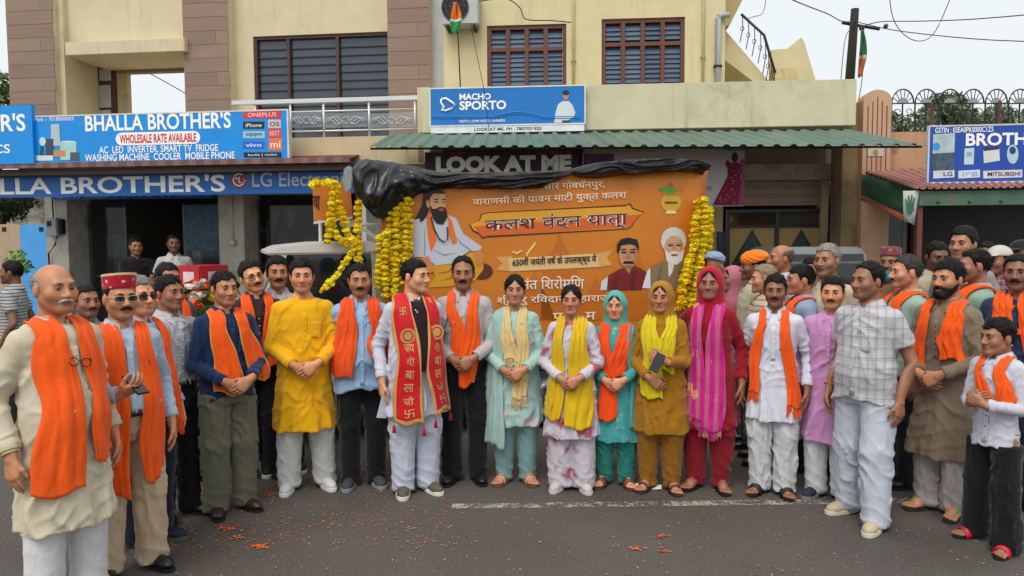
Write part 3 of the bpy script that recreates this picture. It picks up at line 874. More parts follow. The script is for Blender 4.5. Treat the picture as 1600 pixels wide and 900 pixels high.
    for s in (-1, 1):
        sh, el, w, hd, pl, cu = arms[s]
        Va, Fa = tube_quads([sh, (sh + el) / 2, el, el + (w - el) * .35, w, w + hd * .02], [.044, .046, .040, .041, .027, .025], 12)
        parts.append((Va, Fa, np.zeros(len(Fa), int)))
        Vh2, Fh2 = hand_mesh(cu, .0036 if detail else .006); Vp, Fp = place_hand(Vh2, Fh2, w + hd * .012, hd, pl, s > 0)
        k = p.get('hand', 1.0); parts.append(((Vp - w) * k + w, Fp, np.zeros(len(Fp), int)))
        hip, kn, an = legs[s]
        if detail or p.get('legs'):
            Vl, Fl = tube_quads([hip, kn, (an[0], an[1] + .01, .12)], [.075, .052, .034], 10)
            parts.append((Vl, Fl, np.zeros(len(Fl), int)))
    # ---- footwear
    if detail or p.get('legs'):
        for s in (-1, 1):
            hip, kn, an = legs[s]; ta = R(s * p.get('toes', 14) + (p.get('turn', (0, 0))[0 if s < 0 else 1])); M = np.array(Matrix.Rotation(ta, 3, 'Z')); off = np.array([an[0], an[1], 0])
            style = p['shoes']; upm, sole = shoe_meshes(style)
            if upm is not None:
                Vs_, Fs_ = upm; V = (Vs_) @ M.T + off
                so = quick_obj('shoe', V, Fs_, root, mat(p['scol'], .75 if style == 'sneaker' else .32, bmp=.2 if style == 'sneaker' else 0, bscale=200))
                S2 = MB(); S2.v = [tuple(M @ np.array(v) + off) for v in sole.v]; S2.f = sole.f
                S2.build('sole', mat(p.get('sole', 'd9d6cc' if style == 'sneaker' else '14110f'), .7), so, False, .006)
                if style == 'sneaker':
                    L = MB()
                    for i in range(4):
                        z = .098 - i * .012; y = -.025 - i * .024
                        L.tube([M @ np.array(q) + off for q in ((-.026, y, z - .008), (0, y - .006, z + .001), (.026, y, z - .008))], .0035, 5)
                    L.build('lace', mat(p.get('lace', 'e8e6e0'), .8), so, True)
            else:
                Vf, Ff = foot_mesh(); Vf = Vf * ((1, 1, 1) if s > 0 else (-1, 1, 1)); Ff = Ff if s > 0 else Ff[:, ::-1]
                parts.append((Vf @ M.T + off, Ff, np.zeros(len(Ff), int)))
                S2 = MB(); S2.v = [tuple(M @ np.array(v) + off) for v in sole.v]; S2.f = sole.f
                so = S2.build('sandal', mat(p['scol'], .6), root, False, .005)
                L = MB(); bands = {'sandal': [(-.105, .05, .074, .017), (-.045, .049, .098, .015)], 'flip': [], 'slide': [(-.10, .054, .078, .034)], 'strap': [(-.12, .05, .068, .009), (-.06, .05, .092, .010), (.0, .047, .115, .007)]}[style]
                G = []; Fq = []; kk = 0
                for (y, wd, zt, hw) in bands:
                    for i in range(13):
                        a = math.pi * i / 12; q = (math.cos(a) * wd, y, .012 + (zt - .006) * math.sin(a) ** .75)
                        G += [M @ np.array((q[0], q[1] - hw, q[2] - .006)) + off, M @ np.array((q[0], q[1] + hw, q[2] + .006)) + off]
                    Fq.append(grid_faces(13, 2, kk)); kk += 26
                if bands:
                    o = quick_obj('strap', np.array(G), np.concatenate(Fq), so, mat(p.get('strap', p['scol']), .5)); md = o.modifiers.new('thickness', 'SOLIDIFY'); md.thickness = .005
                else:
                    for e in (-1, 1): L.tube([M @ np.array(q) + off for q in ((s * .022, -.135, .045), (s * .01 + e * .03, -.075, .082), (e * .047, -.01, .035))], .007, 6)
                    L.build('strap', mat(p.get('strap', p['scol']), .5), so, True)
    Vall, Fall, Mall, k = [], [], [], 0
    for V, F, m_ in parts: Vall.append(V); Fall.append(F + k); Mall.append(m_); k += len(V)
    sk = SKINS.get(p['skin'], p['skin']); sk = ''.join('%02x' % min(235, int(int(sk[i:i + 2], 16) * f + o)) for i, f, o in ((0, 1.06, 27 if sex == 'm' else 16), (2, 1.06, 22 if sex == 'm' else 12), (4, 1.05, 18 if sex == 'm' else 9))); lipc = tuple(int(int(sk[i:i + 2], 16) * f) for i, f in ((0, .88), (2, .68), (4, .70)))
    if sex == 'f': lipc = (168, 78, 72)
    body = quick_obj('body', np.concatenate(Vall), np.concatenate(Fall), root, [skin_mat(sk), mat('b4aaa0', .3, .02), mat('140d0a', .2, .02), skin_mat(lipc), hair_mat(p.get('brow_col', '14100d'))], np.concatenate(Mall))
    tone = np.zeros(k, np.float32); hx = Vh; nh = len(Vh)
    axh = np.abs(hx[:, 0]); stub = np.clip((-.040 - hx[:, 2] + np.clip(axh - .03, 0, .05) * .5) / .02, 0, 1) * np.clip((.02 - hx[:, 1]) / .02, 0, 1) * np.clip((hx[:, 2] + .125) / .02, 0, 1) * p.get('stubble', .35 if sex == 'm' else 0)
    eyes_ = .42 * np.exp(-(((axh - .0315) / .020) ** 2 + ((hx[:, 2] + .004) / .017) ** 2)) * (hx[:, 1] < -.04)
    fold_ = .25 * np.exp(-((axh - .026 - (-.045 - hx[:, 2]) * .35) / .004) ** 2) * ((hx[:, 2] < -.035) & (hx[:, 2] > -.075)) * (hx[:, 1] < -.05)  # crease shade beside the mouth, painted into the skin tone
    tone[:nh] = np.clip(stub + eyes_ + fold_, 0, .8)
    at = body.data.attributes.new('tone', 'FLOAT', 'POINT'); at.data.foreach_set('value', tone)
    fl_ = np.zeros(k, np.float32); fl_[:nh] = np.clip(.55 * np.exp(-((axh - .042) / .020) ** 2 - ((hx[:, 2] + .030) / .020) ** 2) + .6 * np.exp(-(axh / .016) ** 2 - ((hx[:, 2] + .033) / .012) ** 2) + .5 * np.exp(-((axh - .08) / .012) ** 2), 0, 1) * (hx[:, 1] < .03)
    at = body.data.attributes.new('flush', 'FLOAT', 'POINT'); at.data.foreach_set('value', fl_)
    # ---- hair, beard, hats, spectacles
    hm = hair_mat(p['hair_col']); hat_ = p.get('hat')
    if p['hair'] != 'none':
        V, F = hair_part(p, p['hair'], hs)
        if len(V):
            pt = p.get('part', .3) * (1 if seed % 2 else -1)
            if not hat_: V, F = tufts(V, F, 900 if detail else 260, .020 if p['hair'] != 'woman' else .014, .0016, seed, lambda b: np.stack([np.sign(b[:, 0] - .03 * pt) * .5 + .5 * pt * (b[:, 1] < 0), .4 * np.ones(len(b)) - 1.0 * (b[:, 1] < -.05), -.25 * np.ones(len(b))], 1))
            quick_obj('hair', headspace(V), F, root, hm)
    if p.get('beard'):
        V, F = beard_part(p, hs); V, F = tufts(V, F, 500, .012, .0013, seed, lambda b: np.tile([0, -.2, -.8], (len(b), 1))); quick_obj('beard', headspace(V), F, root, hair_mat(p.get('beard_col', '14100d')))
    if p.get('moustache'):
        k = p['moustache']; Vm, Fm = [], []; kk = 0
        for s in (-1, 1):
            a, b = tube_quads([(0, -.098, -.0525), (s * .012, -.098, -.054), (s * .024, -.089, -.0585), (s * .033, -.080, -.066)], [.0058 * k, .0068 * k, .0052 * k, .0015], 8)
            Vm.append(a * (1, 1, 1)); Fm.append(b + kk); kk += len(a)
        quick_obj('moustache', headspace(np.concatenate(Vm)), np.concatenate(Fm), root, hair_mat(p.get('mcol', '14100d')))
    if p.get('tilak'):
        V = cs * (.0045, .002, .012) + (0, -.0865, .040); quick_obj('forehead_mark', headspace(V), cf, root, mat(p['tilak'], .8))
    sp = p.get('glasses')
    if sp:
        fr = MB(); lens = MB()
        for s in (-1, 1):
            ring = [(s * .0325 + .0262 * math.copysign(abs(math.cos(a)) ** .75, math.cos(a)), -.0955 + .010 * abs(math.cos(a)) * (1 if math.cos(a) * s > 0 else .2), -.005 + .0175 * math.copysign(abs(math.sin(a)) ** .75, math.sin(a))) for a in np.linspace(0, 2 * math.pi, 17)]
            fr.tube(ring, .0018, 5, False); fr.tube([(s * .057, -.085, .004), (s * .076, -.03, .004), (s * .080, .012, .004)], .002, 5)
            V = [(s * .0325, -.0945, -.003)] + ring[:-1]; lens.add(V, [(0, i, i % 16 + 1) for i in range(1, 17)])
        fr.tube([(-.009, -.100, .002), (0, -.103, .005), (.009, -.100, .002)], .0018, 5)
        for m_ in (fr, lens): m_.v = [tuple(q) for q in headspace(np.array(m_.v))]
        o = fr.build('spectacles', mat(p.get('gcol', '2a2420'), .35, metal=.3), root, True)
        lens.build('lens', glass_mat('15100e', .1, .88) if sp == 'dark' else glass_mat('302a28', .05, .25), o, True)
    hat = p.get('hat')
    if hat:
        lo, hi = (-.16, -.20, -.25), (.16, .19, .19); hh = hs * 1.3; P = grid(lo, hi, hh); hm2 = p['hatmat']
        x, y, z = P[..., 0], P[..., 1], P[..., 2]
        if hat == 'cap':
            zz = z + y * .12; r = .092 + (zz - .05) * .05
            d = (np.sqrt((x / .90) ** 2 + (y - .014) ** 2 * .86) - r); d = smax(d, zz - .128, .008); d = smax(d, .046 - zz, .004); nm = 'cap'
        elif hat == 'turban':
            d = ell(P, (0, .016, .062), (.098, .116, .078)); d = smin(d, ell(P, (0, .05, .07), (.085, .09, .07)), .02); d = smax(d, .030 - z + y * .35, .008)
            d = d + .004 * np.sin(z * 190 + np.abs(x) * 120 + y * 40); nm = 'turban'
        elif hat == 'visor':
            d = ell(P, (0, .016, .035), (.090, .106, .092)); d = smax(d, .036 - z, .006)
            b = smax(ell(P, (0, -.10, .042), (.075, .085, .05)), np.abs(z - .042 + (y + .1) * -.15) - .005, .004); d = np.minimum(d, b); nm = 'cap'
        else:
            d = ell(P, (0, .022, .022), (.096, .117, .111)); d = smin(d, rcone(P, (0, .035, -.03), (0, .055, -.22), .090, .125), .06)
            d = smax(d, -ell(P, (0, -.115, -.008), (.069, .10, .112)), .012)
            d = d + (.006 * (.5 - np.abs(vnoise(P, (24, 24, 8), seed) - .5) * 2)); nm = 'head_cover'
        V, F = surfnet(d, lo, hh); V = relax(V, F, 1, .4)
        H_ = quick_obj(nm, headspace(V), F, root, hm2)
        if hat == 'cap' and p.get('band'):
            A = []
            for z0 in (.118, .131):
                for i in range(33):
                    a = 2 * math.pi * i / 32; r = .0955; A.append((math.cos(a) * r * .905, .014 + math.sin(a) * r * 1.085, z0 - (.014 + math.sin(a) * r) * .12))
            quick_obj('cap_rim', headspace(np.array(A)), grid_faces(2, 33), H_, p['band'])
    # ---- scarves and things worn over the clothes
    fl2 = torso_field(p2, inf + .004, hem if up in ('kurta', 'shirt') else None, p.get('flare', .035 if up == 'kurta' else .018))
    if up == 'tucked': fl2 = torso_field({**p2, 'tuck': .6}, inf + .004)
    outs = []
    for q, spec in enumerate(p.get('scarves', [])):
        outs.append(scarf(p, root, fl2, spec, spec.get('name', 'scarf')))
    for b in p.get('bands', []):
        s, t, r, c = b; sh, el, w, *_ = arms[s]; ax = nrm(w - el); q = el + (w - el) * t; a1 = nrm(np.cross(ax, (0.3, .5, .8))); a2 = np.cross(ax, a1)
        MB().tube([q + (a1 * math.cos(v) + a2 * math.sin(v)) * r for v in np.linspace(0, 2 * math.pi, 15)], .006, 6, False).build('bangle', mat(c, .45), root, True)
    return root, arms, outs, p, fl2
# ------------------------------------------------------------------ the street
def text_mesh(s, bold=0.0, res=3):
    key = ('txt', s, bold)
    if key in CACHE: return CACHE[key]
    c = bpy.data.curves.new('t', 'FONT'); c.body = s; c.offset = bold; c.resolution_u = res
    o = bpy.data.objects.new('t', c); COL.objects.link(o)
    me = bpy.data.meshes.new_from_object(o.evaluated_get(bpy.context.evaluated_depsgraph_get()))
    V = np.array([v.co[:] for v in me.vertices]); F = [tuple(p.vertices) for p in me.polygons]
    bpy.data.objects.remove(o); bpy.data.curves.remove(c); bpy.data.meshes.remove(me)
    CACHE[key] = (V, F); return V, F
class Place:
    """a thing standing in a Frame: local x along the frame, local -y towards the street"""
    def __init__(s, name, fr, label=None, cat=None, group=None, kind=None, u=0, z=0, d=0):
        s.f = fr; p = fr.o + fr.e * u + fr.n * d; s.u, s.z, s.d = u, z, d
        s.root = empty(name, (p[0], p[1], z), fr.yaw); tag(s.root, label, cat, group, kind)
    def R(s, x0, y0, x1, y1, d=0.0):
        a, b, c, e = s.f.rect(x0, y0, x1, y1, d); return a - s.u, b - s.u, c - s.z, e - s.z
    def U(s, px, py, d=0.0):
        a, b = s.f.uz(px, py, d); return a - s.u, b - s.z
    def box(s, name, m, x0, y0, x1, y1, d, t, parent=None, bevel=0, z0=None, z1=None):
        a, b, c, e = s.R(x0, y0, x1, y1, d)
        if z0 is not None: c = z0 - s.z
        if z1 is not None: e = z1 - s.z
        return MB().box(a, b, s.d - d, s.d - d + t, c, e).build(name, m, parent or s.root, bevel=bevel)
    def lbox(s, name, m, u0, u1, d0, d1, z0, z1, parent=None, bevel=0):
        return MB().box(u0 - s.u, u1 - s.u, s.d - d1, s.d - d0, z0 - s.z, z1 - s.z).build(name, m, parent or s.root, bevel=bevel)
    def text(s, txt, x0, y0, x1, y1, d, m, bold=0.0, parent=None, name='lettering', tilt=0.0):
        V, F = text_mesh(txt, bold); lo, hi = V.min(0), V.max(0); a, b, c, e = s.R(x0, y0, x1, y1, d)
        Q = (V - lo) / np.maximum(hi - lo, 1e-6)
        P = np.stack([a + Q[:, 0] * (b - a), np.full(len(V), s.d - d - .004), c + Q[:, 1] * (e - c) + Q[:, 0] * tilt * (b - a)], 1)
        me = mesh_np(name, P, F, False); return link(name, me, parent or s.root, m)
    def poly(s, pts, d, m, parent=None, name='print', lift=.004):
        P = [(*s.U(x, y, d),) for x, y in pts]
        me = mesh_np(name, [(u, s.d - d - lift, z) for u, z in P], [tuple(range(len(P)))], False)
        bm = bmesh.new(); bm.from_mesh(me); bmesh.ops.triangulate(bm, faces=bm.faces[:]); bmesh.ops.recalc_face_normals(bm, faces=bm.faces[:])
        for f in bm.faces:
            if f.normal.y > 0: f.normal_flip()
        bm.to_mesh(me); bm.free()
        return link(name, me, parent or s.root, m)
def blob(cx, cy, rx, ry, n=20, a0=0, a1=2 * math.pi):
    return [(cx + rx * math.cos(a0 + (a1 - a0) * i / n), cy + ry * math.sin(a0 + (a1 - a0) * i / n)) for i in range(n if a1 - a0 > 6.2 else n + 1)]
def plaster(c, stain='6d6a58', lo=.55, hi=.8, sc=1.4): return mat(c, .85, .06, 3, .25, 40, dirt=stain, dscale=sc, dlo=lo, dhi=hi, streak=.5)
CREAM = plaster('d3c6a4', '9c937a', .60, .95); YELLOW = plaster('d8ca9e', 'a89f7c', .6, .95); PARAPET = plaster('cbc6a4', '80795c', .55, .9)
WHITE = mat('d9d9d4', .5); BLACKM = mat('0c0c0e', .5); DARK = mat('17171a', .7); BROWN = mat('4a2d25', .6)
SBLUE = mat('0a8ee0', .35, .04, 3); DBLUE = mat('0b63b4', .4, .05, 3); INK = mat('fafaf6', .5, .02); REDINK = mat('d8222a', .5, .03); BLKINK = mat('101014', .5)

# ground
def asphalt():
    m, t, b = _new('asphalt'); v = coords(t)
    n1 = noise(t, v, 1.3, 6); n2 = noise(t, v, 70, 3, .7); vo = nd(t, 'ShaderNodeTexVoronoi'); vo.inputs['Scale'].default_value = 110; t.links.new(v, vo.inputs[0])
    col = mix(t, ramp(t, n1, .3, .7), lin('4c463f'), lin('57504a')); col = mix(t, ramp(t, n2, .52, .72), col, lin('706a61')); col = mix(t, ramp(t, vo.outputs['Distance'], .25, .0), col, lin('302c28'))
    wet = ramp(t, noise(t, v, .55, 5), .52, .66); col = mix(t, mth(t, 'MULTIPLY', wet, .30), col, lin('2e2b28'))
    t.links.new(col, b.inputs['Base Color'])
    rr = nd(t, 'ShaderNodeMapRange'); rr.inputs[3].default_value = .85; rr.inputs[4].default_value = .5; t.links.new(wet, rr.inputs[0]); t.links.new(rr.outputs[0], b.inputs['Roughness'])
    bump(t, b, mth(t, 'ADD', n2, mth(t, 'MULTIPLY', vo.outputs['Distance'], .8)), .55, .006)
    return m
def sheet(name, poly, z, m, kind='structure'):
    me = mesh_np(name, [(x, y, z) for x, y in poly], [tuple(range(len(poly)))], False); o = link(name, me, None, m); return tag(o, kind=kind)
sheet('ground', [(-400, -60), (400, -60), (400, 600), (-400, 600)], -.012, mat('6f6658', .95, .2, .8, .4, 20))
sheet('road', [(-60, -30), (60, -30), (60, 8.6), (-60, 8.6)], 0.0, asphalt())
sheet('forecourt', [(-14, 8.6), (14, 8.6), (14, 11.6), (-14, 11.6)], .002, mat('787066', .9, .2, 2, .5, 30, dirt='4b453d'))
# painted edge line, worn into patches
def worn_paint():
    m, t, b = _new('worn_paint'); v = coords(t)
    b.inputs['Roughness'].default_value = .8
    n = ramp(t, mth(t, 'ADD', mth(t, 'MULTIPLY', noise(t, v, 9, 6, .7), .55), mth(t, 'MULTIPLY', noise(t, v, 60, 3, .7), .45)), .44, .53)
    t.links.new(mix(t, noise(t, v, 30), lin('9a9582'), lin('bdb8a4')), b.inputs['Base Color']); t.links.new(mth(t, 'SUBTRACT', 1.0, n), b.inputs['Alpha'])
    return m
a = on_ground(706, 792); b = on_ground(1440, 783)
dirn = (b - a) / np.linalg.norm(b - a); a0 = a; b0 = a + dirn * 7
P4 = [(a0[0], a0[1] - .045), (b0[0], b0[1] - .045), (b0[0], b0[1] + .05), (a0[0], a0[1] + .05)]
sheet('road_marking', P4, .004, worn_paint())

FL = Frame(0, 12.0, -6.5); FC = Frame(0, 11.7, -4.5); FR = Frame(0, 11.3, -6.5)
# ------------------------------------------------------------------ left shop building
B = Place('shop_building', FL, 'two-storey cream building with wood-tiled columns above the blue electronics shop', 'building')
uL, uR = B.U(14, 100)[0], B.U(692, 100)[0]
Z1 = 3.35   # first floor slab
def zt(y, px=400, d=0): return B.U(px, y, d)[1]
ZTOP = 7.4
# ground floor piers, beam and rooms
pierm = plaster('c3bfb2', '6f6a5c', .5, .8, 2.5)
gpx = [(76, 110), (345, 384), (560, 600)]
for x0, x1 in gpx:
    a_, b_, _, _ = B.R(x0, 310, x1, 600, .25); B.lbox('pier', pierm, a_, b_, -.35, .25, .0, 2.62)
B.lbox('beam', plaster('b9b3a4'), B.U(76, 300, .25)[0], uR, -.35, .24, 2.622, Z1 - .002)
B.lbox('shop_floor', mat('6a6660', .4, .1), B.U(76, 300)[0] + .02, uR, -4.2, -.36, .02, .16)
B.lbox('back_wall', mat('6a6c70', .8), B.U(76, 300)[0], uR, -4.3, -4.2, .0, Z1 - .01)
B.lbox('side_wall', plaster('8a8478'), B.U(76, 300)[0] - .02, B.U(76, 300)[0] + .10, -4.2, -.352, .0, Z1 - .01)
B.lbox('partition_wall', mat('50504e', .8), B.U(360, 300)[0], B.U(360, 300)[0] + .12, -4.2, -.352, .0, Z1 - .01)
B.lbox('floor_slab', CREAM, uL, uR, -4.3, .05, Z1, Z1 + .14)
# first floor
c1 = [(12, 85), (287, 358), (606, 672)]
tile_m = [mat(c, .35, .10, 5, .1, 30, stretch=(.25, 1, 6)) for c in ('8f7564', '8a7060', '937966')]
for x0, x1 in c1:
    a_, b_, _, _ = B.R(x0, 10, x1, 150, .22)
    col_ = B.lbox('column', CREAM, a_ + .012, b_ - .012, -.25, .205, Z1 + .142, ZTOP)
    th = .222; z = Z1 + .15; i = 0; wid = b_ - a_
    while z < ZTOP - .1:
        sp_ = a_ + wid * (.72 if i % 3 == 1 else .985); 
        for q, (u0, u1) in enumerate(((a_, sp_ - .004), (sp_, b_))):
            if u1 - u0 > .05: B.lbox('tile', tile_m[(i * 2 + q + x0) % 3], u0, u1, .207, .222 + .002 * ((i + q) % 2), z, z + th - .006, col_)
        z += th; i += 1
# recessed balcony between the first two columns: side wall, ledge, soffit, brown door frame
a_, b_, z0_, z1_ = B.R(100, 62, 287, 83, .35)
dK = -.75; u1_ = B.U(101, 100, .1)[0]
B.lbox('wall', CREAM, B.U(85, 100, .1)[0] + .01, u1_, dK - .15, .1, Z1 + .142, ZTOP)
B.lbox('ledge', CREAM, a_, b_, dK - .15, .33, z0_, z1_, bevel=.01)
B.lbox('wall', CREAM, u1_ + .002, b_ + .1, dK, -.002, z1_ + .002, ZTOP)
ul = B.U(147, 150, dK)[0]
B.lbox('lintel', mat('8d7a66', .8), ul - .3, b_ + .3, dK - .16, dK - .01, B.U(220, 113, dK)[1], z0_ - .004)
fr = B.lbox('door_frame', BROWN, ul + .004, B.U(182, 150, dK)[0], dK - .05, dK, Z1 + .142, B.U(160, 100, dK)[1])
for y0, y1 in ((108, 126), (133, 168), (172, 180)): B.box('pane', mat('aab0a8', .2), 155, y0, 173, y1, dK + .012, .01, fr)
B.lbox('wall', plaster('b9a67c'), B.U(182, 150, dK)[0] + .002, B.U(198, 150, dK)[0], dK - .14, dK - .02, Z1 + .142, B.U(190, 113, dK)[1] - .002)
B.lbox('parapet_wall', CREAM, ul, b_ + .3, dK - .25, dK - .17, Z1 + .142, Z1 + .6)
# wall with the wide louvred window
a2 = B.U(357, 100, 0)[0]; w0, w1, _, wz = B.R(397, 53, 605, 200, 0); wz0 = Z1 + .2
B.lbox('wall', CREAM, a2, w0, -.3, 0, Z1 + .142, ZTOP); B.lbox('wall', CREAM, w0, w1 + .25, -.3, -.002, wz, ZTOP)
W = B.lbox('window', mat('4c2d28', .5), w0, w0 + .05, -.14, -.03, wz0, wz)
for u in (w0 + (w1 - w0) * .26, w0 + (w1 - w0) * .63): B.lbox('mullion', mat('4c2d28', .5), u - .025, u + .025, -.14, -.03, wz0, wz - .05, W)
B.lbox('head_rail', mat('4c2d28', .5), w0 + .05, w1, -.14, -.03, wz - .05, wz, W)
gl = mat('3a4450', .12, .08, 1.5, spec=.8)
B.lbox('pane', gl, w0 + .05, w1, -.13, -.10, wz0, wz - .05, W)
k = 0; z = wz0 + .1
while z < wz - .1:
    B.lbox('bar', mat('241f22', .5), w0 + .05, w1, -.098, -.075, z, z + .016, W); z += .135
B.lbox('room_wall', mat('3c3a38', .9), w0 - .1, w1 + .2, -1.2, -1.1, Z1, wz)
# white downpipe strip beside the last column
B.lbox('corner_pilaster', mat('b6b9ba', .7, .06), B.U(674, 60, .05)[0], B.U(693, 60, .05)[0], -.3, .05, Z1 + .142, ZTOP)
# balcony in front of the window: slab, white rail, glass with etched scrolls
BS = Place('balcony_railing', FL, 'white steel balcony railing with etched glass panels beside the blue appliance sign', 'railing')
dB = 1.25
ra, rb, rz0, rz1 = B.R(362, 153, 660, 161, dB); rzt = (rz0 + rz1) / 2
zf = B.U(560, 213, dB)[1]
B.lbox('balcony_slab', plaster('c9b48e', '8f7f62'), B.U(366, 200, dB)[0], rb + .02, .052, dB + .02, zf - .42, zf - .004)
wm = mat('d8d8d6', .3, .04, metal=.3)
BS.lbox('top_rail', wm, ra, rb, dB - .05, dB + .01, rzt - .03, rzt + .035, bevel=.006)
for q, y in ((0, 172), (1, 203)):
    zz = B.U(560, y, dB)[1]; BS.root; MB().tube([(ra, -dB + .02, zz), (rb, -dB + .02, zz)], .014, 8).build('rail', wm, BS.root, True)
for px in (398, 453, 505, 576, 648):
    u = B.U(px, 180, dB)[0]; MB().tube([(u, -dB + .02, zf - .01), (u, -dB + .02, rzt - .03)], .018, 8).build('post', wm, BS.root, True)
GE = glass_mat('a8b4b4', .08, .28)
for x0, x1 in ((455, 503), (507, 574), (578, 646)):
    pz = BS.box('glass_panel', GE, x0, 176, x1, 199, dB - .01, .008)
    cx = (x0 + x1) / 2; m_ = MB()
    for s in (-1, 1):
        for k in range(3):
            pts = []
            for i in range(9):
                t = i / 8; x = cx + s * (6 + t * (x1 - x0) * .36); y = 188 + 6 * math.sin(t * 5 + k * 1.3) * (1 - t * .4) - k + 1
                u, z = B.U(x, y, dB); pts.append((u, -dB - .004, z))
            m_.tube(pts, .006, 5)
    u, z = B.U(cx, 188, dB); m_.tube([(u + .05 * math.cos(v), -dB - .004, z + .05 * math.sin(v)) for v in np.linspace(0, 6.28, 13)], .006, 5, False)
    m_.build('etched_scroll', mat('c4cccb', .6), pz, True)
BP = B.lbox('balcony_post', CREAM, B.U(653, 180, dB)[0], B.U(672, 180, dB)[0], .06, dB + .02, zf - .4, B.U(660, 137, dB)[1])
# tiled awning edge and fascia over the shop
dA = 1.75
ta, tb, tz0, tz1 = B.R(-60, 253, 545, 257, dA)
aw = Place('tiled_awning', FL, 'narrow sloping awning with red and white edge over the electronics shop', 'awning')
uu = ta; i = 0
while uu < tb:
    aw.lbox('edge_tile', mat('6f4a46' if i % 2 else '80605a', .6), uu, uu + .118, dA - .05, dA, tz0 - .02, tz1 + .02); uu += .12; i += 1
MB().add([(ta, -dA + .06, tz1), (tb, -dA + .06, tz1), (tb, -.25, tz1 + .35), (ta, -.25, tz1 + .35)], [(0, 1, 2, 3)]).build('roof_sheet', mat('6b2f2b', .7), aw.root)
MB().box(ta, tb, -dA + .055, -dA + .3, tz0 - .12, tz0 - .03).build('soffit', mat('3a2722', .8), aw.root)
for x0, x1, y in ((28, 232, 262), (270, 540, 254)):
    a_, b_, z_, z2 = B.R(x0, y - 2, x1, y + 3, 1.62)
    L = Place('tube_light', FL, None, None, u=a_, z=z_, d=1.62); tag(L.root, 'unlit white tube light %s over the shop fascia' % ('nearer the meter box' if x0 < 100 else 'beside the red dial logo'), 'light')
    MB().tube([(.04, -.01, .02), (b_ - a_ - .04, -.01, .02)], .014, 8).build('tube', mat('e8ecec', .3), L.root, True)
    MB().box(0, b_ - a_, .006, .04, 0, .045).build('batten', WHITE, L.root)
def sign(name, label, fr, x0, y0, x1, y1, d, m, t=.06, frame=None, cat='sign'):
    S = Place(name, fr, label, cat, u=fr.uz((x0 + x1) / 2, y1, d)[0], z=fr.uz((x0 + x1) / 2, y1, d)[1], d=d)
    S.face = S.box('panel', m, x0, y0, x1, y1, d, t)
    if frame:
        a, b, c, e = S.R(x0, y0, x1, y1, d)
        for q in ((a - .02, b + .02, e, e + .02), (a - .02, b + .02, c - .02, c), (a - .02, a, c, e), (b, b + .02, c, e)):
            MB().box(q[0], q[1], -.006, t, q[2], q[3]).build('frame_bar', frame, S.root)
    return S
S = sign('fascia_sign', 'long blue fascia sign lettered BROTHER\'S and LG Electronics under the awning', FL, -60, 262, 600, 305, 1.45, DBLUE)
S.text("LLA BROTHER'S", 0, 275, 352, 302, 1.45, INK, .02); S.text('LG Electronics', 394, 268, 560, 291, 1.45, mat('b9c2d0', .5), .01)
S.text('GSTIN:-02CRQPK5681', 443, 259.5, 545, 267, 1.45, mat('9aa6b8', .5))
S.poly(blob(374, 281, 13, 14), 1.45, mat('9c1a3c', .4), name='logo_disc')
lg = MB(); c_ = S.U(374, 281, 1.45); r_ = S.U(383, 281, 1.45)[0] - c_[0]
lg.tube([(c_[0] + r_ * math.cos(v), -.008, c_[1] + r_ * math.sin(v)) for v in np.linspace(.9, 6.28, 16)], .012, 6); lg.tube([(c_[0], -.008, c_[1] + r_ * .55), (c_[0], -.008, c_[1] - r_ * .45), (c_[0] + r_ * .5, -.008, c_[1] - r_ * .45)], .011, 6)
lg.sphere((c_[0] - r_ * .45, -.008, c_[1] + r_ * .25), .02, 8, 5).build('logo_mark', INK, S.root, True)
S = sign('shutter_sign', 'lower blue shop sign half hidden behind the fascia', FL, 84, 298, 333, 311, .3, DBLUE)
S.text("BHALLA BROTHER'S", 88, 299, 330, 308, .3, mat('9fb4cc', .5), .01)
S = sign('shop_sign', 'bright blue appliance shop sign reading BHALLA BROTHER\'S above the awning', FL, 52, 178, 449, 253, 1.70, SBLUE, .07, WHITE)
S.text("BHALLA BROTHER'S", 133, 177, 361, 203, 1.70, INK, .022)
u0, u1, z0, z1 = S.R(181, 206, 313, 226, 1.70); rr_ = (z1 - z0) / 2
pill = [(u0 + rr_ + rr_ * math.cos(v), (z0 + z1) / 2 + rr_ * math.sin(v)) for v in np.linspace(math.pi / 2, 3 * math.pi / 2, 9)] + [(u1 - rr_ + rr_ * math.cos(v), (z0 + z1) / 2 + rr_ * math.sin(v)) for v in np.linspace(-math.pi / 2, math.pi / 2, 9)]
MB().prism(pill, -.004, -.001).build('pill_panel', INK, S.root)
S.text('WHOLESALE RATE AVAILABLE', 187, 209, 307, 223, 1.703, REDINK, .025)
S.text('AC  LED  INVERTER. SMART TV  FRIDGE', 155, 227, 341, 238, 1.70, INK, .012); S.text('WASHING MACHINE  COOLER  MOBILE PHONE', 133, 239, 367, 250, 1.70, INK, .012)
S.text('Mob :- 7018000003', 54, 183, 115, 189, 1.70, INK)
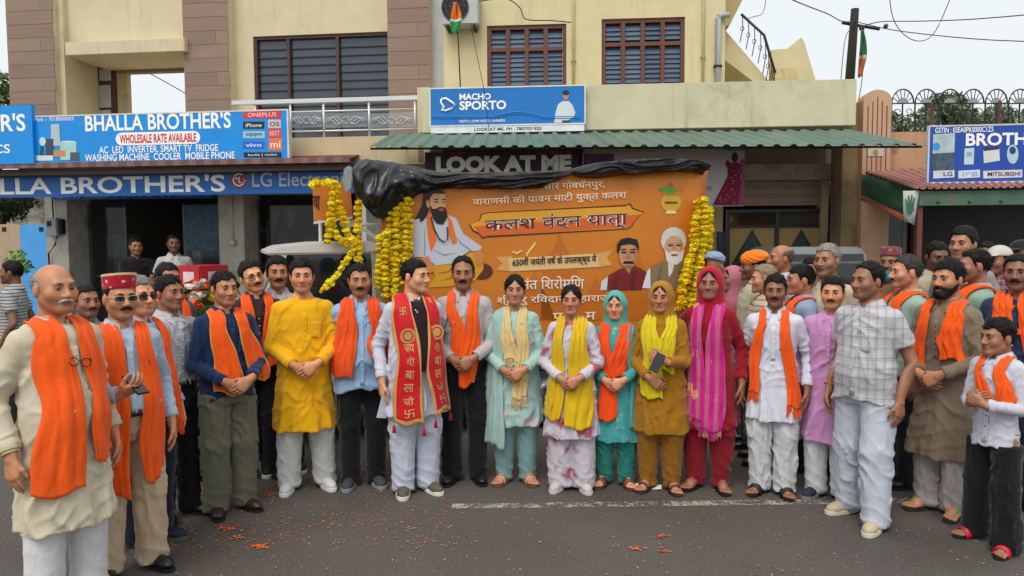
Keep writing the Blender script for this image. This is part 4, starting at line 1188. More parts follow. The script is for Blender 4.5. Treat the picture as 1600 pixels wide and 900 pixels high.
for q, (x0, y0, x1, y1, c, tx, tc) in enumerate(((380, 173, 439, 185, 'd8333c', 'ONEPLUS', 'f0d8d8'), (380, 190, 413, 201, '15181c', 'iPhone', 'e8e8e8'), (380, 205, 414, 216, '9cc9d8', 'oppo', '26404c'), (380, 221, 413, 232, '2a62c8', 'vivo', 'e8f0ff'), (381, 238, 440, 246, '1a1c22', 'boAt | noise', 'e8e8e8'),
                                             (419, 187, 439, 200, 'd8c4bc', 'OS', '3a3030'), (419, 201, 440, 215, 'd8484c', 'BEST', 'f0c0c0'), (420, 216, 441, 235, 'e8783c', 'mi', 'f8e8d8'))):
    S.poly([(x0, y0), (x1, y0), (x1, y1), (x0, y1)], 1.70, mat(c, .5, .03), name='brand_panel')
    S.text(tx, x0 + (x1 - x0) * .12, y0 + (y1 - y0) * .25, x1 - (x1 - x0) * .12, y1 - (y1 - y0) * .22, 1.703, mat(tc, .5, .03), .01)
for pts, c in (([(80, 194), (93, 194), (95, 228), (80, 228)], 'b9c4c8'), ([(57, 243), (83, 243), (83, 251), (57, 251)], 'd8dcd8'), ([(94, 222), (120, 222), (119, 250), (95, 250)], 'a8d0cc'), ([(72, 217), (84, 217), (84, 242), (72, 242)], '394a58'), ([(84, 235), (103, 235), (103, 245), (84, 245)], 'c88a58'), ([(110, 238), (124, 238), (124, 251), (110, 251)], '4a5864'), (blob(67, 221, 5, 7), 'c9dce4'), (blob(107, 223, 13, 3), 'd4e4e4'), ([(64, 228), (68, 228), (68, 242), (62, 242)], '2f4a60')):
    S.poly(pts, 1.70, mat(c, .5, .08), name='appliance_print', lift=.004 + .0006 * (hash(c) % 5))
S = sign('shop_sign', 'neighbouring bright blue sign ending in R\'S and CS beside the appliance sign', FL, -90, 166, 51, 257, 1.76, SBLUE, .07)
S.text("BROTHER'S", -120, 179, 40, 207, 1.76, INK, .022); S.text('ELECTRONICS', -130, 227, 16, 241, 1.76, INK, .012)
# shop interior
G2 = glass_mat('223038', .04, .28)
def item(name, label, cat, x0, y0, x1, y1, d, t, m, zbase=.162, **k):
    I = Place(name, FL, label, cat, u=FL.uz((x0 + x1) / 2, y1, d)[0], z=zbase, d=d); a, b, c, e = I.R(x0, y0, x1, y1, d); I.ext = (a, b, e)
    return I
I = item('washing_machine', 'white washing machine inside the dark shop doorway', 'appliance', 240, 400, 256, 470, -1.2, .6, WHITE); a, b, e = I.ext
MB().box(a, b, 0, .55, 0, .85).build('cabinet', WHITE, I.root, bevel=.02); MB().box(a + .02, b - .02, .04, .5, .852, .88).build('lid', mat('9aa4aa', .2), I.root, bevel=.01)
I = item('counter_desk', 'small wooden counter with a white top inside the electronics shop', 'desk', 130, 395, 178, 470, -.9, .6, WHITE); a, b, e = I.ext
MB().box(a, b, 0, .5, 0, .72).build('cabinet', mat('8c6a48', .5, .15, 4, stretch=(1, 1, 8)), I.root); MB().box(a - .05, b - .2, -.03, .5, 1.02, 1.06).build('top', WHITE, I.root, bevel=.01)
for u in (a, b - .28): MB().box(u, u + .03, .02, .05, .722, 1.018).build('leg', mat('9a9a98', .4), I.root)
I = item('fridge', 'dark blue glossy fridge standing by the shop pier', 'fridge', 289, 400, 322, 480, -.5, .6, WHITE); a, b, e = I.ext
MB().box(a, b, 0, .6, 0, 1.05).build('cabinet', mat('123a7c', .15, .05), I.root, bevel=.03); MB().box(a + .03, a + .06, -.03, -.002, .5, .85).build('handle', mat('c0c4c8', .3, metal=.8), I.root, bevel=.008); MB().box(a, b, -.004, .0, .66, .67).build('door_gap', DARK, I.root)
SD = Place('glass_shopfront', FL, 'glass shop front panels reflecting the street beside the open doorway', 'shop front')
for x0, x1 in ((126, 198), (287, 344)):
    p_ = SD.box('pane', G2, x0, 318, x1, 480, -.25, .012, z0=.17)
    a_, b_, c_, e_ = B.R(x0, 318, x1, 480, -.25)
    for q in ((a_, a_ + .04), (b_ - .04, b_)): SD.lbox('frame_bar', mat('6c6e6c', .4, metal=.5), q[0], q[1], -.30, -.27, .17, e_, p_)
S = sign('poster', 'blue and cream product posters on the glass by the doorway', FL, 288, 320, 342, 392, -.2, mat('35586c', .5, .5, 9), .01)
SD2 = Place('glass_shopfront', FL, 'dark glass shop front with shelves under the LG lettering', 'shop front')
p_ = SD2.box('pane', glass_mat('15191c', .04, .30), 386, 312, 556, 480, -.25, .012, z0=.17)
for px in (388, 420, 553): a_ = B.U(px, 350, -.25)[0]; SD2.lbox('frame_bar', mat('55585a', .4, metal=.5), a_, a_ + .045, -.31, -.27, .17, 2.55, p_)
SH = item('shelf_rack', 'white shelf rack with small boxes behind the dark shop glass', 'shelf', 402, 345, 420, 480, -.8, .4, WHITE); a, b, e = SH.ext
for u in (a, b - .03): MB().box(u, u + .03, 0, .03, 0, e).build('upright', WHITE, SH.root)
for i in range(6):
    z = .2 + i * .33; MB().box(a, b, .032, .35, z, z + .025).build('shelf', WHITE, SH.root)
for px in (425, 453):
    I = item('hanging_lamp', 'pale hanging lamp behind the dark shop glass', 'lamp', px - 8, 310, px + 8, 360, -.9, .2, WHITE, z=0) if False else Place('hanging_lamp', FL, 'pale pendant lamp hanging behind the dark shop glass', 'lamp', 'pendant lamps in the dark shop', u=FL.uz(px, 335, -.9)[0], z=FL.uz(px, 358, -.9)[1], d=-.9)
    prof = [(.02, 0), (.03, .06), (.10, .20), (.12, .30), (.07, .36), (.015, .40)]
    V = [(r * math.cos(v), r * math.sin(v), z) for r, z in prof for v in np.linspace(0, 6.283, 13)[:-1]]; k = 12
    MB().add(V, [(i * k + j, i * k + (j + 1) % k, (i + 1) * k + (j + 1) % k, (i + 1) * k + j) for i in range(5) for j in range(k)]).build('shade', mat('b9b9a4', .5), I.root, True)
    MB().tube([(0, 0, .40), (0, 0, .85)], .008, 5).build('rod', DARK, I.root)
k = 0
for x0, x1, y0, dd, c, nm in ((132, 150, 372, -1.6, 'b4b8ba', 'silver fridge at the back of the shop'), (154, 170, 380, -1.9, '8c3a40', 'red fridge at the back of the shop'), (176, 194, 366, -1.4, 'a9aeb2', 'tall grey fridge behind the glass panel'), (300, 316, 352, -1.8, '9c9ea0', 'grey fridge deep behind the posters'), (428, 446, 362, -1.5, 'b0b4b8', 'pale fridge behind the dark glass'), (450, 468, 356, -1.7, '50545a', 'charcoal fridge behind the dark glass'), (474, 494, 368, -1.5, 'a8abae', 'steel grey fridge behind the dark glass'), (500, 520, 358, -1.6, '6c3038', 'maroon fridge behind the dark glass')):
    I = item('fridge', nm, 'fridge', x0, y0, x1, 480, dd, .6, WHITE); a, b, e = I.ext; e = max(e, 1.2)
    MB().box(a, b, 0, .55, 0, e).build('cabinet', mat(c, .25, .05), I.root, bevel=.02); MB().box(a + .02, b - .02, -.004, -.001, e * .66, e * .665).build('door_gap', DARK, I.root); MB().box(b - .06, b - .035, -.03, -.002, e * .70, e * .88).build('handle', mat('c0c4c8', .3, metal=.7), I.root)
for q, (px, py, c, nm) in enumerate(((206, 345, '8a6a48', 'brown'), (222, 350, 'b08c60', 'tan'), (244, 340, '5a6a8c', 'blue printed'), (258, 352, '9a9488', 'grey'), (395, 352, 'a8845c', 'kraft'), (535, 352, '7c6248', 'dark brown'))):
    I = item('carton', nm + ' cardboard carton stacked at the back of the shop', 'box', px - 9, py, px + 9, 480, -3.6, .5, WHITE); a, b, e = I.ext
    bx_ = MB().box(a, b, 0, .4, 0, e).build('carton_body', mat(c, .8, .1), I.root, bevel=.005); MB().box((a + b) / 2 - .03, (a + b) / 2 + .03, -.002, -.0005, e * .3, e).build('tape', mat('c4b48c', .4), I.root)
# electricity meter box, switch box, conduits on the piers
M_ = Place('meter_box', FL, 'grey electricity meter box with dark window on the white pier', 'meter box', u=FL.uz(91, 369, .25)[0], z=FL.uz(91, 369, .25)[1], d=.252)
a, b, c, e = M_.R(79, 341, 97, 369, .25)
MB().box(a, b, -.13, 0, 0, e).build('case', mat('9ca6a4', .5), M_.root, bevel=.012); MB().box(a + .04, a + .12, -.136, -.131, e - .14, e - .05).build('window', DARK, M_.root); MB().box(b + .005, b + .07, -.09, 0, .03, e - .02).build('breaker', DARK, M_.root, bevel=.01)
MB().tube([(a + .1, -.05, e), (a + .08, -.03, e + .3), (a + .15, -.02, e + .62)], .011, 6).build('cable', DARK, M_.root, True); MB().tube([(a + .15, -.05, 0), (a + .12, -.06, -.14), (a - .02, -.05, -.3), (a - .03, -.02, -.8)], .013, 6).build('cable', DARK, M_.root, True)
M_ = Place('switch_box', FL, 'small yellowed switch box on the pier between the shop openings', 'switch box', u=FL.uz(365, 384, .25)[0], z=FL.uz(365, 384, .25)[1], d=.252)
MB().box(-.05, .05, -.06, 0, 0, .11).build('case', mat('b9ac84', .6), M_.root, bevel=.008); MB().tube([(0, -.015, .11), (0, -.015, .85)], .012, 6).build('conduit', mat('cfcabb', .6), M_.root, True); MB().box(-.025, .025, -.068, -.061, .03, .08).build('switch', mat('d8d4c4', .5), M_.root)

# ------------------------------------------------------------------ yellow building
Y = Place('yellow_building', FC, 'pale yellow building with two brown-framed louvred windows behind a parapet', 'building')
dP = 1.15
ya, yb = Y.U(693, 60)[0], Y.U(1133, 60)[0]; pa, pb, pz0, pz1 = Y.R(660, 131, 1338, 202, dP)
zs_ = pz0 - .1
wins = [Y.R(761, 38.5, 885, 135, 0), Y.R(940, 28, 1070, 132, 0)]
zb = pz0 + .15
Y.lbox('wall', YELLOW, ya, wins[0][0], -.25, 0, zs_, ZTOP); Y.lbox('wall', YELLOW, wins[0][1], wins[1][0], -.25, 0, zs_, ZTOP); Y.lbox('wall', YELLOW, wins[1][1], yb, -.25, 0, zs_, ZTOP)
for w in wins: Y.lbox('wall', YELLOW, w[0], w[1], -.25, 0, w[3], ZTOP); Y.lbox('wall', YELLOW, w[0], w[1], -.25, 0, zs_, zb)
Y.lbox('side_wall', YELLOW, yb - .25, yb, -6, -.252, zs_, ZTOP)
WF = mat('6a3a2c', .5, .1); LV = [mat(c, .5, .08, 3, spec=.3) for c in ('4a5d72', '435468', '526578')]
for w in wins:
    F_ = Y.lbox('window', WF, w[0], w[0] + .06, -.12, -.03, zb, w[3]); n = 4; cw = (w[1] - w[0] - .06) / n
    for i in range(1, n + 1): Y.lbox('mullion', WF, w[0] + i * cw + (0 if i < n else .0), w[0] + .06 + i * cw, -.12, -.03, zb, w[3] - .06, F_)
    Y.lbox('head_rail', WF, w[0] + .06, w[1], -.12, -.028, w[3] - .06, w[3], F_)
    ztr = w[3] - (w[3] - pz1) * .30 - .04
    for i in range(n): Y.lbox('transom', WF, w[0] + .06 + i * cw, w[0] + (i + 1) * cw, -.12, -.032, ztr, ztr + .055, F_)
    for i in range(n):
        x0, x1 = w[0] + .062 + i * cw, w[0] + (i + 1) * cw - .002; z = zb + .02; k = 0
        Y.lbox('pane', mat('1d262e', .3), x0, x1, -.115, -.108, zb, w[3] - .06, F_)
        while z < w[3] - .12:
            if not (ztr - .08 < z < ztr + .055):
                MB().add([(x0, .060, z), (x1, .060, z), (x1, .088, z + .082), (x0, .088, z + .082)], [(0, 1, 2, 3)]).build('louvre', LV[(i * 5 + k * 3) % 3], F_)
            z += .072; k += 1
# parapet slab and canopy
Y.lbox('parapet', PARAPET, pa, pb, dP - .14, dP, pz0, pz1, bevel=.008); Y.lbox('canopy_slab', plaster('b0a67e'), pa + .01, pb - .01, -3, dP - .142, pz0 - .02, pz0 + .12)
Y.lbox('parapet_return', PARAPET, pb - .15, pb - .002, -4, dP - .142, pz0 + .122, pz1 - .01)
# ground floor
gz = pz0 - .022
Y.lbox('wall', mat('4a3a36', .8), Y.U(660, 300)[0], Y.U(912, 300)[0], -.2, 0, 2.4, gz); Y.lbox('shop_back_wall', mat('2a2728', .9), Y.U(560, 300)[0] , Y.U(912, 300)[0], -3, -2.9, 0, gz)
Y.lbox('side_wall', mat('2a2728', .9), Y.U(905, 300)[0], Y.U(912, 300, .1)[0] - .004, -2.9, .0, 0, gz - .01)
Y.lbox('pier', plaster('b7a47e'), Y.U(912, 300, .1)[0], Y.U(1130, 300, .1)[0], -.2, .1, 0, gz)
brick_m = plaster('a8957c', '5c5044', .45, .8, 3)
Y.lbox('lintel', brick_m, Y.U(1130, 270, .2)[0] + .002, Y.U(1312, 270, .2)[0], -.15, .2, Y.U(1230, 281, .2)[1], Y.U(1230, 256, .2)[1]); Y.lbox('wall', mat('8c7c68', .9, .1), Y.U(1130, 270, .0)[0] + .002, pb, -.2, 0, Y.U(1230, 256, .2)[1] + .002, gz)
Y.lbox('pier', plaster('b09a78', '6f6350', .45, .8, 3), Y.U(1293, 400, .1)[0], pb - .1, -.15, .1, 0, Y.U(1230, 281, .2)[1] - .002)
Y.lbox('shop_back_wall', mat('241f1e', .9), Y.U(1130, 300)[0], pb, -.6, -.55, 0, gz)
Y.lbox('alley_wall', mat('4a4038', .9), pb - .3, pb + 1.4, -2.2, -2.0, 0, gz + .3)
SHT = Place('roller_shutter', FC, 'half-lowered brown roller shutter above the yellow gate', 'shutter'); a_, b_, c_, e_ = Y.R(1160, 282, 1291, 321, .02)
z = c_; i = 0
while z < e_:
    SHT.lbox('slat', mat('a08470' if i % 2 else '957a68', .5), a_, b_, -.03 - .008 * (i % 2), .02 - .008 * (i % 2), z, z + .058); z += .06; i += 1
# black gate with yellow panels and dark diamonds
GT = Place('metal_gate', FC, 'black steel gate with yellow panels and dark green diamond patterns', 'gate'); dG = .05
gy = mat('a98b4e', .5, .1, 3); gk = mat('0f1012', .4)
a_, b_, c_, e_ = Y.R(1134, 330, 1293, 500, dG); e_ = Y.U(1210, 327, dG)[1]
GT.lbox('frame_bar', gk, a_, b_, dG - .03, dG + .03, e_ - .05, e_)
um = (Y.U(1210, 400, dG)[0], Y.U(1216, 400, dG)[0])
for u0, u1 in ((a_, a_ + .05), um, (b_ - .06, b_)): GT.lbox('frame_bar', gk, u0, u1, dG - .03, dG + .03, .05, e_ - .052)
zp = Y.U(1210, 356, dG)[1]
for q, (u0, u1) in enumerate(((a_ + .052, um[0] - .002), (um[1] + .002, b_ - .062))):
    P_ = GT.lbox('panel', gy, u0, u1, dG - .012, dG, .1, zp); GT.lbox('frame_bar', gk, u0, u1, dG - .02, dG + .02, zp + .002, zp + .04)
    uc, hw = (u0 + u1) / 2, (u1 - u0) * .46
    for k, (f, m_) in enumerate(((1, gk), (.84, mat('10302a', .3)), (.66, gk), (.58, mat('1d4038', .3)), (.34, gk))):
        MB().prism([(uc - hw * f, zp - .56), (uc, zp - .56 + .54 * f), (uc + hw * f, zp - .56), (uc, zp - .56 - .54 * f)], -dG - .006 - .004 * k, -dG - .002 - .004 * k).build('diamond', m_, P_)
    zl0, zl1 = zp + .045, e_ - .055
    MB().box(u0, u1, -dG + .025, -dG + .03, zl0, zl1).build('mesh_backing', mat('a58a4a' if q == 0 else '3a322a', .7), GT.root)
    if q == 0:
        n = 16
        for i in range(n):
            u = u0 + (u1 - u0) * i / n; wd = zl1 - zl0
            for s in (0, 1):
                p0, p1 = ((u, zl0), (min(u + wd, u1), zl0 + min(wd, u1 - u))) if s == 0 else ((u, zl1), (min(u + wd, u1), zl1 - min(wd, u1 - u)))
                MB().tube([(p0[0], -dG, p0[1]), (p1[0], -dG, p1[1])], .006, 4).build('lattice_bar', gk, GT.root)
for px in (1126, 1299): u = Y.U(px, 400, .12)[0]; GT.lbox('hinge_box', gk, u - .06, u + .05, .0 + .102, .16, Y.U(px, 385, .12)[1] - .3, Y.U(px, 362, .12)[1])
# signs
S = sign('vest_sign', 'blue MACHO SPORTO underwear sign with a man in white shirt on the parapet', FC, 673, 137, 913, 194, dP + .12, mat('0b74c4', .35, .10, 1.2), .1, WHITE)
S.text('MACHO', 718, 146, 767, 156, dP + .12, INK, .03); S.text('SPORTO', 718, 157.5, 791, 171.5, dP + .12, INK, .03); S.text('VESTS | GYM VESTS | INNERS', 717, 187, 789, 192, dP + .12, INK, .01)
q = [(690, 155), (697, 154), (708, 161), (711, 165), (706, 170), (697, 173), (690, 172), (694, 167), (689, 160), (690, 155)]; MB().tube([(*(lambda a: (a[0], -.008, a[1]))(S.U(x, y, dP + .12)),) for x, y in q], .016, 6).build('logo_mark', INK, S.root, True)
for k, c in ((0, '2f9be0'), (1, '1f86d2')):
    pts = [(674 + i * 8, 182 + k * 3 - 7 * max(0, math.sin((i - 12) * .32)) * (1 if i > 12 else .15)) for i in range(30)]; MB().tube([(a, -.005, b) for a, b in [S.U(x, y, dP + .12) for x, y in pts]], .006, 4).build('wave_line', mat(c, .4), S.root)
S.poly([(866, 192), (868, 176), (872, 163), (879, 158), (889, 158), (895, 165), (899, 176), (896, 183), (888, 188), (888, 191)], dP + .12, mat('d4dcdc', .5, .05), name='figure_print'); S.poly(blob(884, 149.5, 4.5, 7), dP + .122, mat('b08a70', .5), name='face_print'); S.poly(blob(884, 145, 5.2, 4), dP + .124, mat('1a1614', .5), name='hair_print'); S.poly([(879, 192), (878, 188), (890, 188), (890, 192)], dP + .122, mat('23364c', .5), name='trousers_print')
S2_ = S.box('phone_strip', mat('dfe3e4', .4), 673, 196, 913, 206.5, dP + .12, .1); S.text('LOOK AT ME, PH : 7807021925', 741, 199, 846, 204.5, dP + .12, BLKINK, .012)
S = sign('name_sign', 'dark maroon LOOK AT ME sign under the green awning', FC, 664, 236, 904, 285, 1.3, mat('3a2a2e', .6), .05)
V_ = INK; S.text('LOOK AT ME', 681, 243, 893, 269, 1.3, V_, .06)
S.text('Prop. Punnujani', 680, 236.5, 728, 242, 1.3, mat('c23a44', .5), .01); S.text('Mob:- 7807021925', 840, 236.5, 893, 242, 1.3, mat('c23a44', .5), .01)
S = sign('dress_poster', 'pale poster of a maroon patterned gown on a dress form beside the shutter', FC, 910, 237, 1163, 323, 1.20, mat('c9c2c4', .5, .06, 2), .03)
S.poly([(912, 240), (960, 240), (958, 300), (912, 300)], 1.20, mat('6a3c78', .5, .3, 8), name='purple_print')
dm = cloth('8e2748', 'sprig', 'd8b0b4', scale=.35)
S.poly([(1136, 249), (1141, 254), (1154, 254), (1159, 249), (1161, 262), (1157, 275), (1163, 321), (1113, 321), (1124, 300), (1136, 277), (1137, 264), (1133, 256)], 1.20, dm, name='gown_print'); S.poly([(1158, 249), (1163, 249), (1163, 321), (1153, 321), (1158, 282)], 1.202, mat('963a62', .5, .15, 9), name='stole_print'); S.poly(blob(1148, 246, 5, 8), 1.198, mat('2a2426', .5), name='form_print', lift=.008)
S.text('BR', 1100, 291, 1113, 297, 1.20, mat('6a6266', .5))
# air conditioner, flag on a stick, pipes
A_ = Place('air_conditioner', FC, 'white outdoor air conditioner unit with round fan high on the yellow wall', 'air conditioner', u=FC.uz(718, 38, .3)[0], z=FC.uz(718, 38, .3)[1], d=.3)
a, b, c, e = A_.R(691, -16, 747, 37, .3)
MB().box(a, b, -.0, .28, 0, e).build('case', mat('b8bab4', .5, .05), A_.root, bevel=.015); cx, cz, rr_ = a + (b - a) * .36, e * .5, e * .40
MB().prism([(cx + rr_ * math.cos(v), cz + rr_ * math.sin(v)) for v in np.linspace(0, 6.283, 25)[:-1]], -.012, -.002).build('fan_well', DARK, A_.root)
for q in (.35, .7, 1.0): MB().tube([(cx + rr_ * q * math.cos(v), -.018, cz + rr_ * q * math.sin(v)) for v in np.linspace(0, 6.283, 25)], .005, 5, False).build('grille_ring', mat('55585a', .4), A_.root, True)
for v in range(6): MB().tube([(cx, -.018, cz), (cx + rr_ * math.cos(v * 1.047), -.018, cz + rr_ * math.sin(v * 1.047))], .004, 4).build('grille_bar', mat('55585a', .4), A_.root)
for u in (a + .05, b - .09): MB().box(u, u + .04, .02, .29, -.05, -.002).build('bracket', DARK, A_.root)
def flag(label, fr, px, py0, py1, d, w, pole_top, pole_bot, cols, loc='x'):
    t = fr.uz(px, py0, d); bt = fr.uz(px + 2, py1, d); Fg = Place('flag', fr, label, 'flag', u=t[0], z=bt[1], d=d); h = t[1] - bt[1]
    n, m = 14, 7; V = []
    for i in range(n):
        s = i / (n - 1); ww = w * (.25 + .75 * math.sin(min(1, s * 1.6) * 1.57)) * (1 - .45 * max(0, s - .6) / .4)
        for j in range(m):
            q = j / (m - 1) - .5; V.append((q * ww + .02 * math.sin(s * 4), .03 * math.sin(q * 7 + s * 4), h * (1 - s)))
    F = grid_faces(n, m); mi = np.repeat([0 if r < (n - 1) * .5 else (1 if r < (n - 1) * .58 else 2) for r in range(n - 1)], m - 1)
    o = link('banner_cloth', mesh_np('c', np.array(V), F, True, mi), Fg.root, [cloth(c) for c in cols]); md = o.modifiers.new('t', 'SOLIDIFY'); md.thickness = .003
    a_, b_ = fr.uz(*pole_bot, d), fr.uz(*pole_top, d)
    MB().tube([(a_[0] - t[0], .02, a_[1] - bt[1]), (b_[0] - t[0], .02, b_[1] - bt[1])], .010, 6).build('stick', mat('2a231c', .7), Fg.root, True)
flag('small orange and green flag hanging from a stick by the air conditioner', FC, 711, 4, 52, .62, .17, (713, 4), (719, 136), ('e8761c', 'd8d8cc', '2f8f56'))
PV = mat('a9aeb0', .5, .05)
D_ = Place('drain_pipe', FC, 'grey plastic drain pipe with an elbow at the corner of the yellow wall', 'pipe', u=FC.uz(1121, 131, .06)[0], z=pz0 + .12, d=.06)
zt_ = FC.uz(1121, 24, .06)[1] - pz0 - .12; MB().tube([(0, 0, 0), (0, 0, zt_ - .05), (.015, 0, zt_ - .015), (.05, 0, zt_), (.17, 0, zt_)], .042, 12).build('pipe', PV, D_.root, True); MB().box(-.06, .06, -.05, .04, zt_ * .55, zt_ * .55 + .03).build('clip', DARK, D_.root)
for px, nm in ((896, 'between the two louvred windows'), (1098, 'beside the right-hand window by the drain pipe')):
    D_ = Place('conduit_pipe', FC, 'thin cream conduit running up the yellow wall ' + nm, 'pipe', u=FC.uz(px, 131, .025)[0], z=pz0 + .12, d=.025); MB().tube([(0, 0, 0), (0, 0, ZTOP - pz0 - .15)], .022, 8).build('pipe', mat('cbb987', .6), D_.root, True); MB().box(-.035, .035, -.027, .022, 1.1, 1.125).build('clip', mat('a59a70', .6), D_.root)
# outdoor stair on the roof with iron railing
ST = Place('roof_staircase', FC, 'cream concrete staircase with a bent iron railing rising beside the yellow wall', 'staircase'); dS = -1.6
sp = [(1130, 30), (1134, 48), (1200, 125), (1213, 131), (1182, 131), (1130, 92)]
MB().prism([ST.U(x, y, dS) for x, y in sp], -dS, -dS + 1.1).build('flight', YELLOW, ST.root)
sp = [(1204, 131), (1206, 78), (1230, 76), (1252, 58), (1257, 66), (1276, 131)]; MB().prism([ST.U(x, y, dS - .4) for x, y in sp], -dS + .4, -dS + .55).build('stair_wall', YELLOW, ST.root)
for i in range(3):
    y = 106 + i * 8; a_, b_, c_, e_ = ST.R(1212 - i * 1, y, 1246, y + 8, dS + .1); ST.lbox('step', plaster('c9b888'), a_, b_, dS - .2, dS + .05 + i * .06, c_, e_)
sp = [(1130, -20), (1170, -20), (1140, 40), (1130, 40)]; MB().prism([ST.U(x, y, dS + .2) for x, y in sp], -dS - .2, -dS + .4).build('upper_flight', plaster('bfae7e'), ST.root)
IR = mat('33343a', .5)
rp = [(1158, 22), (1194, 55), (1215, 127)]; MB().tube([(*ST.U(x, y, dS + .06)[:1], -dS - .06, ST.U(x, y, dS + .06)[1]) for x, y in rp], .024, 8).build('hand_rail', IR, ST.root, True)
for i in range(9):
    t = i / 8
    if t < .45: x, y = 1160 + (1194 - 1160) * t / .45, 24 + 31 * t / .45; yb_ = y + 42 + t * 20
    else: q = (t - .45) / .55; x, y = 1194 + 20 * q, 55 + 70 * q; yb_ = min(131, y + 45 + 10 * (1 - q))
    a_ = ST.U(x, y, dS + .06); b_ = ST.U(x - 4, yb_, dS + .06); mz = (a_[1] + b_[1]) / 2
    MB().tube([(a_[0], -dS - .06, a_[1]), (a_[0] + .01, -dS - .06, mz), (b_[0], -dS - .06, b_[1])], .008, 5).build('baluster', IR, ST.root, True)
    MB().tube([(a_[0] + .03 * math.cos(v), -dS - .06, mz + .04 * math.sin(v)) for v in np.linspace(0, 6.28, 9)], .006, 4, False).build('scroll', IR, ST.root, True)
# green corrugated awning
def corrugated(name, m, p00, p10, p11, p01, n, amp, parent, rows=2):
    """bilinear sheet with ridges running from the 0-edge to the 1-edge"""
    p00, p10, p11, p01 = (np.array(p, float) for p in (p00, p10, p11, p01)); V = []; W_ = n * 6 + 1
    for r in range(rows):
        s = r / (rows - 1)
        for i in range(W_):
            t = i / (W_ - 1); p = (p00 * (1 - t) + p10 * t) * (1 - s) + (p01 * (1 - t) + p11 * t) * s; ph = (i % 6)
            V.append(p + np.array([0, 0, amp if ph in (1, 2) else 0]))
    o = link(name, mesh_np(name, np.array(V), grid_faces(rows, W_), False), parent, m); md = o.modifiers.new('t', 'SOLIDIFY'); md.thickness = .004; return o
GA = Place('corrugated_awning', FC, 'faded green corrugated sheet awning along the front of the yellow building', 'awning'); dE = 2.35
def P3(fr, px, py, d): u, z = fr.uz(px, py, d); return (u, -d, z)
gm_ = mat('586f63', .5, .2, 1.2, dirt='7d7f70', dscale=3, dlo=.5, dhi=.85, stretch=(1, .3, 1))
corrugated('roof_sheet', gm_, P3(FC, 612, 210, dP + .02), P3(FC, 1338, 205, dP + .02), P3(FC, 1448, 228, dE), P3(FC, 577, 231, dE), 34, .028, GA.root, 5)
a_ = P3(FC, 579, 232.5, dE - .06); b_ = P3(FC, 1440, 229.5, dE - .06); MB().tube([a_, b_], .014, 6).build('edge_pipe', DARK, GA.root)
for px in (600, 1000, 1300): p_ = P3(FC, px, 232, dE - .1); MB().tube([p_, (p_[0], -.1, p_[2] + .30)], .012, 6).build('bracket', DARK, GA.root)

# ------------------------------------------------------------------ right-hand shops
PK = plaster('c09472', '54452f', .50, .64, 2.2)
Q = Place('peach_building', FR, 'single-storey peach shop building with stained wall and rounded grooved pillar', 'building')
dQ = .0
a_, b_, c_, e_ = Q.R(1348, 150, 1392, 290, dQ + .35)
zt_ = Q.U(1370, 140, .35)[1]; r_ = (b_ - a_) / 2
prof = [(a_, 0), (a_, zt_ - r_ * .8)] + [((a_ + b_) / 2 - r_ * math.cos(v), zt_ - r_ * .8 + r_ * .8 * math.sin(v)) for v in np.linspace(.15, 2.99, 11)] + [(b_, zt_ - r_ * .8), (b_, 0)]
PL = MB().prism(prof, -.35, -.05).build('pillar', plaster('c89e80', '8a6a4c', .6, .9), Q.root)
for i in range(1, 6): u = a_ + (b_ - a_) * i / 6; MB().box(u - .006, u + .006, -.354, -.3505, 2.6, zt_ - .10 - .06 * abs(i - 3)).build('groove', mat('5c4030', .9), PL)
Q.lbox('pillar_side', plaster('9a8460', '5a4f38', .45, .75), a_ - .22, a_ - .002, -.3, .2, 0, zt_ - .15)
a2, b2, c2, e2 = Q.R(1392, 204, 1640, 290, .2)
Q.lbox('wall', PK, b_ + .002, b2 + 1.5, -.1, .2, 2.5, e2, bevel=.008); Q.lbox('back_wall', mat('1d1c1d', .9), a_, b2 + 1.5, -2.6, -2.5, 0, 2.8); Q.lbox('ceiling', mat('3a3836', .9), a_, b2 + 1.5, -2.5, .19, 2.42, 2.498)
Q.lbox('pier', mat('5a3a30', .8, .1), Q.U(1427, 400, .3)[0], Q.U(1437, 400, .3)[0], .2 + .002, .3, 0, 2.4)
Q.lbox('rolled_shutter', mat('1b1b1e', .6), Q.U(1440, 400, -.4)[0], b2 + 1.5, -.6, -.5, 1.2, 2.4)
NP = Place('notice_picture', FR, 'small picture tile of a deity fixed to the peach pillar', 'picture', u=FR.uz(1367, 267, .36)[0], z=FR.uz(1367, 267, .36)[1], d=.36); NP.box('tile', mat('c8c4b4', .4), 1356, 231, 1380, 244, .36, .012); NP.poly(blob(1368, 238, 4, 5), .36, mat('b48a3c', .5), name='figure_print'); NP.root.location.z += 0
